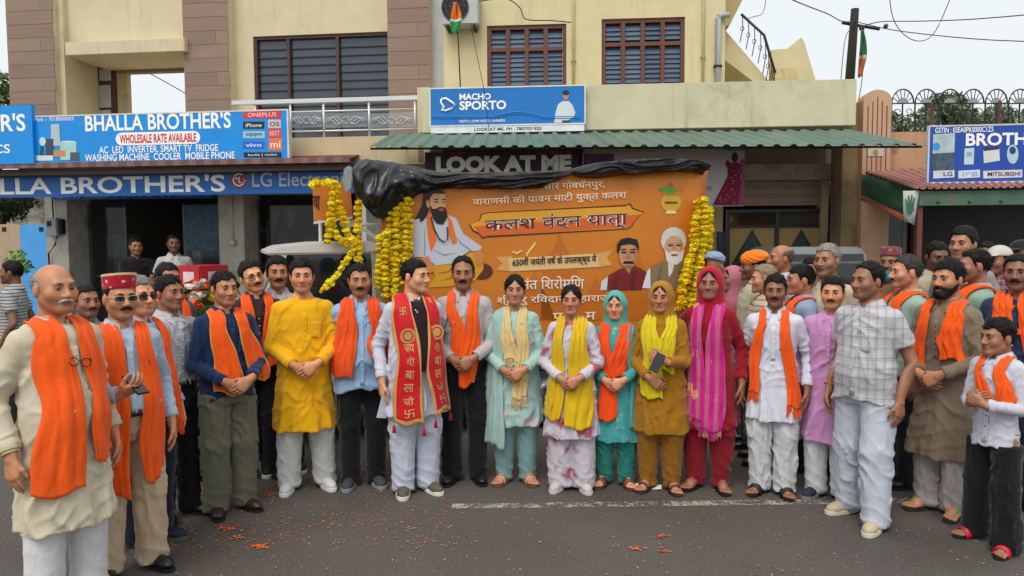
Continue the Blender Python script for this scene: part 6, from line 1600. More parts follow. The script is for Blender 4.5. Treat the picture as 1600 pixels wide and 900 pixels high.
bp([(1050, 380), (1055, 380), (1057, 394), (1048, 394)], 'bd8c68', 'nose_print', 7.6); bp([(1061, 372), (1066.5, 380), (1066, 392), (1060, 396), (1063, 386)], 'bb8c6a', 'cheek_print', 7.3); bp([(1043, 395), (1062, 395), (1059, 398), (1046, 398)], 'd4d2ce', 'moustache_print', 8.6)
for x in (1042, 1055): bp([(x, 378.5), (x + 8, 378), (x + 8, 380), (x, 380.5)], 'a8a29a', 'brow_print', 8.4)
for q in (((745, 700), (775, 650), (770, 735), (750, 735)), ((850, 640), (880, 625), (868, 735), (845, 735))): bp(A8(*q), '641a1e', 'vest_fold_print', 5.3)
for q in (((985, 690), (1010, 600), (1018, 600), (1000, 730)), ((1100, 640), (1130, 585), (1138, 590), (1115, 730))): bp(A8(*q), '776145', 'vest_fold_print', 5.8)
for k in range(6): bp(blob(823 + k * 2.4, 397 - k * 3.2, 1.5, 3.5, 8), 'e8cc70', 'sprig_print', 2 + .1 * k); bp(blob(813 - k * 2.2, 396 - abs(k - 3) * 1.2, 2.4, 1.6, 8), 'e8cc70', 'sprig_print', 3 + .1 * k)

# small front board above the cab
FBD = Place('roof_board', FT, 'small orange board above the cab with a garland over it', 'board', u=tp(519, 345, -.05)[0], z=tp(519, 347, -.05)[1], d=-.05)
MB().prism([FBD.U(x, y, -.05) for x, y in ((489, 287), (547, 283), (551, 337), (491, 345))], -.0, .05).build('panel', OG, FBD.root); MB().prism([FBD.U(x, y, -.05) for x, y in ((491, 346), (551, 338), (551, 341), (491, 350))], .0, .06).build('base_rail', WHITE, FBD.root)
V, F = text_mesh('त्ा', .05); lo, hi = V.min(0), V.max(0); a_, b_, c_, e_ = FBD.R(489, 306, 500, 329, -.05); Q_ = (V - lo) / np.maximum(hi - lo, 1e-6); link('lettering', mesh_np('l', np.stack([a_ + Q_[:, 0] * (b_ - a_), np.full(len(V), -.005), c_ + Q_[:, 1] * (e_ - c_)], 1), F, False), FBD.root, mat('5a1a12', .5))

# rolled black tarpaulin
TT = [(550, 264), (560, 251), (572, 248), (585, 251), (610, 252), (640, 258), (690, 268), (740, 270), (800, 269), (850, 267), (885, 265), (897, 263), (910, 259), (940, 253), (990, 249), (1050, 247), (1090, 250), (1104, 255), (1108, 259)]
TBm = [(550, 272), (556, 300), (570, 322), (588, 339), (612, 324), (645, 304), (690, 291), (740, 291), (800, 293), (850, 289), (885, 276), (897, 270), (910, 276), (940, 276), (990, 270), (1050, 265), (1090, 264), (1104, 267), (1108, 264)]
TP = Place('tarpaulin', FT, 'crumpled black plastic tarpaulin rolled along the top of the banner', 'tarpaulin', u=tp(800, 280)[0], z=tp(800, 293)[1], d=.03)
ns, na = 300, 48; xs = np.linspace(550, 1108, ns); V = []
ty = np.interp(xs, [p[0] for p in TT], [p[1] for p in TT]); by = np.interp(xs, [p[0] for p in TBm], [p[1] for p in TBm])
for i, x in enumerate(xs):
    ut, z_t = TP.U(x, ty[i], .1); u2, z_b = TP.U(x, by[i], .1); hh = (z_t - z_b) / 2; zc = (z_t + z_b) / 2; dep = min(.16, .05 + hh * .5)
    for j in range(na):
        v = 2 * math.pi * j / na; V.append((ut, -dep * math.cos(v) * .9 - .02, zc + hh * math.sin(v)))
V = np.array(V); Uv = V.copy()
kn = tp(897, 266)[0] - TP.u; lf = TP.U(600, 300, .1)[0]
ang_ = np.tile(np.linspace(0, 2 * math.pi, na, endpoint=False), ns); uu = V[:, 0]
fan = np.clip(np.abs(uu - kn) * 2.5, .15, 1)
wob = vnoise(np.stack([uu * 1.6, ang_ * .8, uu * 0], 1), (1, 1, 1), 5)
P3_ = np.stack([uu, np.cos(ang_) * .25, V[:, 2]], 1)
w1 = vnoise(P3_, (3, 3, 3), 7) - .5; w2 = vnoise(P3_, (9, 9, 9), 8) - .5
rg = lambda t, e: (1 - np.abs(np.sin(t))) ** e
lb = np.clip(1 - np.abs(uu - lf) / .42, 0, 1); al = 1 - lb
rid = al * fan * (rg(ang_ * 3 + uu * 1.5 + w1 * 7, 2.2) * .05 + rg(ang_ * 5.5 - uu * 2.4 + w1 * 10, 2.2) * .03 + w2 * .03)
rid = rid + lb * (rg(V[:, 2] * 9 + uu * 11 + w1 * 8, 2.0) * .10 + rg(V[:, 2] * 17 - uu * 9 + w1 * 12, 2.2) * .06 + rg(uu * 24 + V[:, 2] * 6 + w1 * 14, 2.2) * .035 + w2 * .05)
V[:, 1] -= rid * np.cos(ang_).clip(-.2, 1); V[:, 2] += rid * .5 * np.sin(ang_) * np.where(np.sin(ang_) > 0, .25, 1.0)
F = np.concatenate([grid_faces(ns, na), np.stack([np.arange(ns - 1) * na + na - 1, np.arange(ns - 1) * na, (np.arange(ns - 1) + 1) * na, (np.arange(ns - 1) + 1) * na + na - 1], 1)])
pm = mat('1b1b1f', .34, .25, 5, .5, 22, spec=.6)
link('plastic_sheet', mesh_np('t', V, F, True), TP.root, pm)
pts = [(538, 262), (548, 258), (553, 270), (549, 296), (541, 303), (535, 285)]; MB().prism([TP.U(x, y, .1) for x, y in pts], -.08, -.05).build('silver_flap', mat('8d9496', .4, .2, 8, .5, 20), TP.root, bevel=.01)
TP.root.location.z += 0

# marigold garlands
def blossom_mesh(seed, sq=.66):
    r = np.random.RandomState(seed); V, F = cube_sphere(3); V, F = list(V * .74), [tuple(f) for f in F]
    for k in range(44):                                   # ruffled petals all round a core
        z = 1 - 2 * (k + .5) / 44; a = k * 2.39996; d = np.array([math.sqrt(1 - z * z) * math.cos(a), math.sqrt(1 - z * z) * math.sin(a), z]); d = nrm(d + r.randn(3) * .15)
        t = nrm(np.cross(d, r.randn(3))); b = np.cross(d, t); w = .30 + .12 * r.rand(); L = .90 + .14 * r.rand(); n = len(V)
        V += [d * .5 - t * w * .5, d * .5 + t * w * .5, d * L + t * w + b * .16 * r.randn(), d * L - t * w + b * .16 * r.randn()]; F.append((n, n + 1, n + 2, n + 3))
    return mesh_np('blossom', np.array(V) * (1, 1, sq), F, False)
YM = [mat(c, .85, .10, 30, .5, 120, spec=.2) for c in ('ffe430', 'ffdc24', 'fad21c')]
BLM = [blossom_mesh(s) for s in range(3)]
for me, m_ in zip(BLM, YM): me.materials.append(m_)
gr = random.Random(3)
def garland(label, pts, d=.10, r=.037, step=.049, frame=FT, string=None, group='marigold garlands on the pickup'):
    P = [np.array((*((lambda q: (q[0], -d, q[1]))(frame.uz(x, y, d))),)) for x, y in pts]
    root = Place('marigold_garland', frame, label, 'garland', group, u=P[0][0], z=P[0][2], d=0).root
    P = [p - (P[0][0] * 1, 0, P[0][2]) if False else p for p in P]; o0 = np.array([P[0][0], 0, P[0][2]]); P = [p - o0 for p in P]
    L = [0]
    for i in range(1, len(P)): L.append(L[-1] + np.linalg.norm(P[i] - P[i - 1]))
    P = np.array(P); s = 0; k = 0
    while s <= L[-1]:
        q = np.array([np.interp(s, L, P[:, c]) for c in range(3)]); t = np.array([np.interp(min(s + .03, L[-1]), L, P[:, c]) for c in range(3)]) - np.array([np.interp(max(s - .03, 0), L, P[:, c]) for c in range(3)])
        o = bpy.data.objects.new('blossom', BLM[gr.randrange(3)]); COL.objects.link(o); o.parent = root
        o.location = q + [gr.uniform(-.006, .006) for _ in range(3)]; rr = r * gr.uniform(.80, 1.22); o.scale = (rr, rr, rr)
        o.rotation_euler = (gr.uniform(-.3, .3), math.atan2(t[0], t[2]) + gr.uniform(-.25, .25), gr.uniform(0, 6)); s += step * gr.uniform(.85, 1.1); k += 1
    MB().tube([tuple(p) for p in P], .004, 4).build('string', mat('c9b040', .8), root)
G_ = [('over the front edge of the roof board', [(487, 290), (496, 285), (508, 288), (520, 285)]), ('hanging down the front of the roof board', [(521, 284), (520, 310), (517, 340), (511, 378)]), ('slanting from the roof board to the cab roof', [(524, 290), (530, 325), (541, 360), (556, 386)]),
      ('swagged low across the cab roof edge', [(519, 345), (527, 372), (545, 380), (566, 378)]), ('hanging straight past the cab window pillar', [(561, 318), (559, 350), (561, 390), (560, 425), (561, 448)]), ('drawn diagonally across the cab door window', [(553, 388), (543, 404), (528, 428), (503, 454)])]
for t, p in G_: garland('yellow marigold garland ' + t, p)
for k, (x0, y0, x1, y1) in enumerate(((593, 372, 591, 456), (603, 366, 602, 468), (608, 334, 612, 450), (619, 326, 616, 462), (628, 320, 626, 448), (635, 310, 634, 440), (640, 318, 641, 430))):
    garland('yellow marigold garland in the hanging curtain behind the cab beside the saint portrait', [(x0, y0), ((x0 + x1) / 2 + gr.uniform(-2, 2), (y0 + y1) / 2), (x1, y1)], d=.10 + .03 * (k % 2), group='curtain of marigold garlands behind the cab')
for k, p in enumerate(([(1092, 316), (1091, 355), (1083, 395), (1076, 435), (1070, 476)], [(1099, 312), (1102, 350), (1097, 395), (1089, 435), (1083, 478)], [(1106, 328), (1109, 360), (1105, 400), (1100, 440), (1094, 478)], [(1086, 340), (1085, 380), (1075, 415), (1066, 450), (1062, 482)], [(1096, 345), (1094, 385), (1091, 420), (1080, 455), (1076, 486)])):
    garland('thick yellow marigold garland bunched down the right end of the banner', p, d=.12 + .05 * (k % 2), r=.050, step=.056, group='marigold bunch at the banner end')
# flower arrangement on the bonnet
FA = Place('flower_arrangement', FT, 'bouquet of red, white and yellow flowers on the truck bonnet', 'bouquet', u=FT.uz(312, 500, -.5)[0], z=1.13, d=-.5)
fm = []
for c in ('c41f2a', 'e4dcd4', 'e8b818', 'e8783c', '6f8f3c'):
    me = blossom_mesh(11); me.materials.append(mat(c, .7, .2, 30, .5, 90)); fm.append(me)
for k in range(90):
    o = bpy.data.objects.new('blossom', fm[k % 5]); COL.objects.link(o); o.parent = FA.root; v = gr.uniform(0, 6.28); q = math.sqrt(gr.random()) * .34
    o.location = (q * math.cos(v), q * math.sin(v) * .7, .12 + .20 * (1 - (q / .34) ** 2) + gr.uniform(-.02, .03)); rr = gr.uniform(.035, .065); o.scale = (rr, rr, rr * .8); o.rotation_euler = (gr.uniform(-.5, .5), gr.uniform(-.5, .5), gr.uniform(0, 6))
MB().add([(0, 0, .0)] + [(.3 * math.cos(v), .2 * math.sin(v), .14) for v in np.linspace(0, 6.28, 13)[:-1]], [(0, i, i % 12 + 1) for i in range(1, 13)]).build('foliage_base', mat('3a5a2a', .8), FA.root, True)

# ------------------------------------------------------------------ things standing about
VN = empty('minivan', (on_depth(1305, 400, 9.9)[0], 9.9, 0), R(4)); tag(VN, 'white minivan with dark windscreen parked facing the street by the yellow gate', 'van')
VW = mat('c2c4c6', .3, .04); hw = .72
MB().prism([(-hw, .35), (-hw - .02, .9), (-hw + .03, 1.05), (hw - .03, 1.05), (hw + .02, .9), (hw, .35)], 0.0, 3.2).build('body', VW, VN, bevel=.03)
MB().prism([(-hw + .02, 1.052), (-hw + .11, 1.62), (-hw + .2, 1.70), (hw - .2, 1.70), (hw - .11, 1.62), (hw - .02, 1.052)], .30, 3.15).build('cabin', VW, VN, bevel=.03)
MB().add([(-hw + .08, .275, 1.09), (hw - .08, .275, 1.09), (hw - .17, .285, 1.60), (-hw + .17, .285, 1.60)], [(0, 1, 2, 3)]).build('windscreen', glass_mat('14181b', .05), VN)
MB().box(-hw + .14, hw - .14, .262, .272, 1.47, 1.50).build('trim_strip', STEEL, VN); MB().tube([(-.5, .26, 1.1), (-.05, .262, 1.3)], .008, 5).build('wiper', DARK, VN)
for s in (-1, 1):
    MB().box(s * .58 - .13, s * .58 + .13, -.02, .02, .72, .88).build('headlight', mat('c4c8cc', .1), VN, bevel=.02); MB().box(s * (hw + .12) - .07, s * (hw + .12) + .07, .25, .33, 1.05, 1.22).build('wing_mirror', DARK, VN, bevel=.02)
    for y in (.5, 2.6): MB().prism([(y + .29 * math.cos(v), .29 + .29 * math.sin(v)) for v in np.linspace(0, 6.283, 21)[:-1]], s * hw * .98 - .09, s * hw * .98 + .09, 'x').build('wheel', RUB, VN, bevel=.015)
MB().box(-hw, hw, -.08, -.002, .36, .52).build('bumper', mat('3a3c3e', .6), VN, bevel=.03); MB().box(-.25, .25, -.09, -.081, .40, .50).build('number_plate', WHITE, VN)
MC = empty('motorcycle', (on_depth(366, 410, 9.3)[0], 9.3, 0), R(62)); tag(MC, 'dark motorcycle with a red delivery box parked outside the shop', 'motorcycle')
for y in (-.62, .62): MB().prism([(y + .30 * math.cos(v), .30 + .30 * math.sin(v)) for v in np.linspace(0, 6.283, 25)[:-1]], -.045, .045, 'x').build('wheel', RUB, MC, bevel=.012)
MB().prism([(-.42, .86), (-.10, .98), (.12, .94), (.14, .80), (-.38, .74)], -.13, .13, 'x').build('tank', mat('2a2c34', .2), MC, bevel=.03); MB().prism([(.13, .84), (.62, .86), (.70, .80), (.13, .74)], -.12, .12, 'x').build('seat', DARK, MC, bevel=.02)
MB().box(-.14, .14, -.3, .2, .32, .7).build('engine', STEEL, MC, bevel=.03); MB().tube([(0, -.62, .30), (0, -.46, .95), (0, -.42, 1.05)], .035, 8).build('fork', STEEL, MC); MB().tube([(-.34, -.34, 1.10), (-.2, -.43, 1.08), (.2, -.43, 1.08), (.34, -.34, 1.10)], .015, 6).build('handlebar', DARK, MC, True)
for s in (-1, 1): MB().tube([(s * .25, -.42, 1.09), (s * .32, -.40, 1.26)], .007, 5).build('mirror_stem', DARK, MC); MB().sphere((s * .33, -.40, 1.30), (.06, .015, .04), 10, 7).build('mirror', DARK, MC, True)
RB = MB().box(-.23, .23, .36, .78, 1.17, 1.52).build('delivery_box', mat('b8202a', .5, .06), MC, bevel=.015); MB().box(-.10, .08, .355, .359, 1.25, 1.44).build('box_label', mat('d8c8c8', .5), RB); MB().box(-.22, .22, .37, .77, .865, 1.168).build('carrier_rack', DARK, MC)
MB().box(.232, .236, .46, .66, 1.25, 1.44).build('box_label', mat('d8c8c8', .5), RB); MB().box(-.236, -.232, .46, .66, 1.25, 1.44).build('box_label', mat('d8c8c8', .5), RB)
# litter: a folded packet on the road
lp = on_ground(1012, 762); PKT = empty('paper_packet', tuple(lp), R(-14)); tag(PKT, 'flattened yellow and white paper packet lying on the road by the sandals', 'litter')
V = np.array([(-.10 + .2 * i / 8, -.045 + .09 * j / 4, .006 + .012 * math.sin(i * 1.1) * (j % 2) + .004 * math.sin(j * 2 + i)) for i in range(9) for j in range(5)])
o = link('packet_sheet', mesh_np('p', V, grid_faces(9, 5), False, np.array([1 if (r // 4) in (2, 3, 5) and r % 4 in (1, 2) else 0 for r in range(32)])), PKT, [mat('d8d4c8', .5), mat('e0c818', .5)]); md = o.modifiers.new('t', 'SOLIDIFY'); md.thickness = .003
# petals on the road: nobody could count them
pr = np.random.RandomState(5); V, F, MI = [], [], []
def petal(x, y, s, mi):
    a = pr.rand() * 6.28; k = len(V); ca, sa = math.cos(a) * s, math.sin(a) * s; z = .006 + pr.rand() * .002; tl = pr.rand() * s * .5
    V.extend([(x - ca, y - sa, z), (x + sa * .55, y - ca * .55, z + tl * .3), (x + ca, y + sa, z + tl), (x - sa * .55, y + ca * .55, z + tl * .3)]); F.append((k, k + 1, k + 2, k + 3)); MI.append(mi)
def clump(px, py, n, sp, s=.012, mis=(0, 0, 1)):
    g = on_ground(px, py)
    for _ in range(n): petal(g[0] + pr.randn() * sp, g[1] + pr.randn() * sp * .7, s * (.5 + pr.rand()), mis[pr.randint(len(mis))])
for _ in range(900):
    px, py = pr.rand() * 1600, 730 + 180 * pr.rand() ** 1.3; g = on_ground(px, py); petal(g[0], g[1], .004 + .006 * pr.rand(), pr.choice([0, 1, 2, 3], p=[.38, .10, .07, .45]))
for _ in range(700):
    px, py = 230 + pr.rand() * 480, 740 + 120 * pr.rand(); g = on_ground(px, py); petal(g[0], g[1], .005 + .007 * pr.rand(), pr.choice([0, 1, 2, 3], p=[.55, .2, .1, .15]))
for c in ((405, 855, 50, .025), (305, 640, 120, .10), (330, 745, 70, .07), (320, 770, 40, .05), (355, 825, 22, .03), (372, 842, 16, .02), (625, 757, 14, .015, .018), (1033, 840, 14, .02), (1040, 862, 10, .02), (996, 860, 10, .025), (420, 772, 26, .04), (575, 735, 20, .03), (280, 700, 80, .10)): clump(*c)
o = link('flower_petals', mesh_np('petals', V, F, False, MI), None, [mat('d8741c', .8), mat('c8481c', .8), mat('a03a34', .8), mat('a89c88', .8)]); tag(o, 'orange and red flower petals strewn over the asphalt', 'petals', kind='stuff')

# ------------------------------------------------------------------ trees
def leaf_cloud(centres, n, size, seed):
    r = np.random.RandomState(seed); c = np.array([q[:3] for q in centres]); rad = np.array([q[3] for q in centres]); w = rad ** 2 / (rad ** 2).sum(); i = r.choice(len(c), n, p=w)
    d = r.randn(n, 3); d /= np.linalg.norm(d, axis=1, keepdims=True); p = c[i] + d * (rad[i] * (.35 + .65 * r.rand(n) ** .45))[:, None] * (1, 1, .8)
    a = r.randn(n, 3); a /= np.linalg.norm(a, axis=1, keepdims=True); b = np.cross(a, r.randn(n, 3)); b /= np.linalg.norm(b, axis=1, keepdims=True); s = size * (.6 + .8 * r.rand(n))[:, None]
    V = np.stack([p - a * s, p + b * s * .42, p + a * s, p - b * s * .42], 1).reshape(-1, 3); return V, np.arange(n * 4).reshape(-1, 4), r.randint(0, 3, n)
def tree(label, x, y, h, crown, n, size, seed, cols, group=None):
    t = empty('tree', (x, y, 0)); tag(t, label, 'tree', group); r = random.Random(seed)
    cs_ = [(cx, cy, cz, cr) for cx, cy, cz, cr in crown]; V, F, MI = leaf_cloud(cs_, n, size, seed)
    MB().tube([(0, 0, 0), (.05, .02, h * .3), (-.04, 0, h * .6)], [h * .035, h * .028, h * .018], 9).build('trunk', mat('4a3c30', .9, .2, 4, .5, 12), t, True)
    for k, (cx, cy, cz, cr) in enumerate(cs_): MB().tube([(0, 0, h * (.3 + .25 * r.random())), (cx * .5, cy * .5, cz * .75), (cx, cy, cz)], [h * .014, h * .009, h * .004], 6).build('limb', mat('4a3c30', .9, .2, 4, .5, 12), t, True)
    link('crown', mesh_np('crown', V, F, False, MI), t, [mat(c, .7, .2, 2) for c in cols])
gcol = ('46562c', '36451f', '586a38')
q = on_depth(-30, 120, 17.5); r_ = random.Random(2)
tree('leafy green tree beside the tiled column at the edge of the cream building', q[0] - .4, 17.5, 7, [(r_.uniform(-.9, .75), r_.uniform(-.7, .7), 4.2 + r_.uniform(0, 2.0), r_.uniform(.4, .8)) for _ in range(9)], 5000, .075, 3, gcol)
q = on_depth(18, 320, 16.0); tree('low branches of a shady tree over the stained wall', q[0] - .6, 16.0, 3.6, [(r_.uniform(-.6, .75), r_.uniform(-.3, .3), 2.45 + r_.uniform(0, .5), r_.uniform(.25, .42)) for _ in range(8)], 2600, .06, 4, ('2f3d1c', '27331a', '3d4c26'))
for k, (px, py, hh, w) in enumerate(((1415, 172, 1.2, .9), (1452, 160, 1.5, 1.0), (1500, 148, 1.9, 1.2), (1545, 165, 1.3, 1.0), (1600, 178, 1.0, 1.2))):
    q = on_depth(px, py, 34 + k); H_ = q[2]
    tree(['thin grey-green tree beyond the iron fence near the rounded pillar', 'slender tree behind the iron fence scrolls', 'tallest hazy tree rising behind the iron fence', 'broad tree behind the iron fence above the blue sign', 'low bushy tree beyond the end of the iron fence'][k], q[0], 34 + k, H_, [(r_.uniform(-w, w), r_.uniform(-.8, .8), H_ - .3 - r_.uniform(0, 2.6), r_.uniform(.5, .9)) for _ in range(10)], 3000, .13, 20 + k, ('6b7a5c', '5a6a4c', '7a8868'), 'trees beyond the iron fence')
pp = on_depth(25, 385, 13.8); t = empty('wall_plant', (pp[0], 13.8, 0)); tag(t, 'small bright green plant in front of the painted wall', 'plant'); V, F, MI = leaf_cloud([(0, 0, 1.55, .2), (.12, 0, 1.4, .16)], 160, .05, 9); link('leaf_mass', mesh_np('l', V, F, False, MI), t, [mat(c, .6) for c in ('6a9a34', '557f2a', '7fae48')]); MB().tube([(0, 0, 0), (.03, 0, .8), (0, 0, 1.5)], [.02, .015, .008], 6).build('stem', mat('4a4a30', .9), t)
# ------------------------------------------------------------------ the crowd
OR = cloth('f25a10', rough=.85, var=.10); OR2 = cloth('ea5214', var=.10); GOLD = cloth('d8a040', rough=.6)
def stole(m=OR, hem=(.72, .70), w=.125, x=.10, xn=.082, **k):
    ex = {q: k.pop(q) for q in ('fringe', 'mat2', 'seed', 'name') if q in k}
    ww = w if isinstance(w, tuple) else (w, w); xx = x if isinstance(x, tuple) else (-x, x)
    return dict(mat=m, ends=[dict(xb=xx[0], hem=hem[0], width=ww[0], xn=-xn, **k), dict(xb=xx[1], hem=hem[1], width=ww[1], xn=xn, **k)], **ex)
def prop(name, label, cat, root, loc, rot, build):
    """a held thing: top-level, placed in the holder's space"""
    M = Matrix.Translation(root.location) @ Matrix.Rotation(root.rotation_euler.z, 4, 'Z') @ Matrix.Scale(root.scale[0], 4)
    e = empty(name); tag(e, label, cat); e.matrix_world = M @ Matrix.Translation(loc) @ Euler(rot).to_matrix().to_4x4(); build(e); return e
WPY = 'd0d0cf'
ROW = 'people lined up in front of the decorated pickup'; BACK = 'bystanders behind the front row'
def P_(label, *a, **k): return person(label, *a, **{'group': ROW, **k})
# --- left wing, nearest first
r1 = P_('bald grey-haired man in a long cream kurta with a broad orange scarf', 84, 413, depth=3.5, yaw=30, hyaw=0, upper='kurta', ucol='c8bda4', hem=.47, loose=.006, lower='pyjama', lcol='d4d4d4', shoes='sandal', hair='bald', hair_col='8f8f8d', moustache=1.1, mcol='b9b5ae', brow_col='5a544c', belly=.06, wide=.97, skin='9c6c4e', face_w=1.05, fat=.004, arms=('side', 'side'), bands=[(-1, .93, .037, 'e2b41c'), (-1, .97, .035, 'd8c890')],
        scarves=[stole(hem=(.66, .78), w=(.20, .17), x=(-.10, .13), nf=2)], stance=.11)
r2 = P_('man in a red patterned flat cap and dark glasses holding a phone, beige trousers', 205, 428, fy=893, yaw=16, hyaw=2, upper='tucked', ucol='a9b8cc', lower='trousers', legw=.012, lcol='c2aa8c', shoes='formal', hat='cap', hatmat=cloth('b01424', 'floral', 'e8c8b0', '7a1f78', scale=.26), band=cloth('d8b888'), glasses='dark', gcol='b8b0a0', moustache=1.35, hair='short', belly=.05, wide=1.05, skin='9a6a4c', arms=('phone', 'side'), bands=[],
        scarves=[stole(hem=(.50, .56), w=(.15, .15), x=(-.11, .12), nf=3)], stance=.12)
def phone(e):
    MB().box(-.037, .037, -.005, .005, -.078, .078).build('case', mat('0d0d10', .3), e, bevel=.003); MB().box(-.033, .033, -.0062, -.0054, -.072, .072).build('screen', glass_mat('0a0c10', .05), e)
w = r2[1][-1][2]; prop('mobile_phone', 'black smartphone held up by the man in the patterned cap', 'phone', r2[0], tuple(w + (.055, -.075, .06)), (R(-55), 0, R(20)), phone)
P_('grey-haired man in dark glasses and a fringed orange scarf, navy trousers', 233, 432, fy=850, yaw=38, hyaw=-4, upper='shirt', ucol='9fb0c4', hem=.80, lcol='141a2c', shoes='sneaker', scol='121a30', sole='55524c', lace='121a30', glasses='dark', hair='short', hair_col='77736c', tilak='d8541c', belly=.06, wide=1.05, skin='b07e5e', fat=.005, stubble=.1, scarves=[stole(hem=(.86, .80), w=.11, fringe=.07)])
P_('man in a white checked shirt and black trousers with side-parted hair', 277, 430, fy=806, yaw=32, hyaw=6, upper='tucked', umat=cloth('b9b6ba', 'check', '8f8a98'), lcol='0e0f13', shoes='formal', scol='101012', hair='full', part=.8, skin='7e5540', wide=.96, stubble=.2)
P_('man in a navy shirt and olive trousers with an orange and gold scarf', 361, 424, fy=798, yaw=20, hyaw=4, upper='shirt', ucol='14294c', hem=.84, lcol='64634f', legw=.014, lower='trousers', shoes='formal', scol='33251e', hair='full', part=.5, skin='96684c', arms=('clasp', 'clasp'), wide=1.02, belly=.02, light_buttons=0,
   scarves=[stole(hem=(.88, .94), w=(.17, .16), x=(-.04, .20), mat2=GOLD, border=1, nf=2)], stance=.10)
P_('smiling man in spectacles leaning in behind the navy shirt', 398, 407, depth=5.6, yaw=8, hyaw=12, hroll=-14, lean=(-.02, 0, 0), upper='tucked', ucol='3a2226', glasses='clear', gcol='1a1412', moustache=.8, hair='short', skin='b98662', detail=1, arms='side', legs=1, scarves=[stole(hem=(.95, .9), w=.12)], lcol='0e0f13')
P_('moustached man in a pale grey shirt standing behind the yellow kurta', 433, 402, depth=5.75, yaw=6, hyaw=0, upper='shirt', ucol='a8a7ae', lcol='101116', moustache=1.5, hair='full', hair_vol=.016, skin='8e6046', hem=.82, scol='101014', legs=1, arms='side', shoes='sneaker', wide=.98)
# --- centre
P_('man in a bright yellow kurta and white pyjama with clasped hands', 480, 406, fy=762, yaw=3, hyaw=-2, upper='kurta', ucol='e6a90a', hem=.47, lower='pyjama', lcol='c4c4c0', shoes='sneaker', scol='c9c9cc', sole='d8d8d4', arms=('clasp', 'clasp'), hair='full', hair_vol=.018, skin='a87454', belly=.04, wide=1.08, sw=.170, stubble=.25, fat=.003, stance=.13, flare=.045, placket=True, bmat=mat('c89a2a', .4))
P_('man in a light blue shirt with an orange scarf spread over his shoulders', 568, 412, fy=757, yaw=2, hyaw=0, hpitch=4, upper='shirt', ucol='93b0d0', hem=.76, lcol='0f1014', shoes='sneaker', scol='3a3c40', sole='8a8a88', arms=('back', 'back'), moustache=1.1, hair='short', skin='8f6045', belly=.055, wide=1.06, fat=.005, stubble=.4, lid=-.1, face_w=1.06, scarves=[stole(OR2, hem=(.88, 1.0), w=(.18, .17), x=(-.145, .16), xn=.10, nf=3, amp=.016)])
RED = cloth('c8101c', rough=.6); GB = cloth('c89a58', rough=.55)
r10 = P_('man in white with a red and gold lettered sash, looking aside', 650, 406, fy=768, yaw=14, hyaw=40, upper='kurta', ucol='c6c6d2', hem=.60, lower='pyjama', lcol='bfc4d4', shoes='sneaker', scol='57503f', sole='d8d4c4', lace='57503f', hair='full', part=.6, skin='b08062', arms=('side', 'back'), belly=.05, wide=1.06, stubble=.1, face_w=1.03, placket=False, bands=[(-1, .86, .036, 'e8601c')],
         scarves=[dict(mat=RED, mat2=GB, ends=[dict(xb=-.08, hem=.56, width=.20, xn=-.105, nf=.5, amp=.006, gather=.62, nv=21, border=2, off=.032), dict(xb=.17, hem=.62, width=.17, xn=.10, nf=.5, amp=.006, gather=.62, nv=21, border=2, off=.032)], name='lettered_sash')])
# waistcoat under the sash
def vest(root, p, fl, c, hem=.93):
    lo, hi = (-.27, -.30, hem - .03), (.27, .24, 1.45); P = grid(lo, hi, .012); f = torso_field({**p, 'ztop': 1.43}, .026, None); d = np.maximum(torso_field({**p, 'tuck': hem}, .034)(P), hem - P[..., 2]); d = np.maximum(d, np.abs(P[..., 0]) - (p['sw'] - .01)); d = smax(d, -rcone(P, (0, -.16, 1.45), (0, -.17, 1.25), .06, .012), .006)
    V, F = surfnet(d, lo, .012); return quick_obj('waistcoat', V, F, root, cloth(c))
vest(r10[0], r10[3], r10[4], '2a141c')
def sash_text(root, G, nv, items, m):
    G = G.reshape(-1, nv, 3); nf_ = 34
    lens = np.concatenate([[0], np.cumsum(np.linalg.norm(G[1:, nv // 2] - G[:-1, nv // 2], axis=1))])
    for txt, s0, ht, wd in items:
        V, F = text_mesh(txt, .02 if 'श' not in txt else .008); lo, hi = V.min(0), V.max(0); Q_ = (V - lo) / np.maximum(hi - lo, 1e-6)
        s = s0 + Q_[:, 1] * ht; v = .5 + (Q_[:, 0] - .5) * wd; ri = np.interp(s, lens, np.arange(len(lens))); ci = v * (nv - 1)
        r0 = np.clip(ri.astype(int), 0, len(G) - 2); c0 = np.clip(ci.astype(int), 0, nv - 2); fr_, fc = (ri - r0)[:, None], (ci - c0)[:, None]
        P = (G[r0, c0] * (1 - fc) + G[r0, c0 + 1] * fc) * (1 - fr_) + (G[r0 + 1, c0] * (1 - fc) + G[r0 + 1, c0 + 1] * fc) * fr_ + (0, -.011, 0)
        link('lettering', mesh_np('l', P, F, False), root, m)
so, Gs = r10[2][0]
for G in Gs: sash_text(so, G, 21, [('卐', .06, .06, .34), ('जी', .15, .065, .34), ('ला', .245, .06, .34), ('बा', .34, .06, .34), ('श्ी', .43, .07, .32), ('जय', .53, .06, .40), ('卐', .80, .06, .32)], GB)
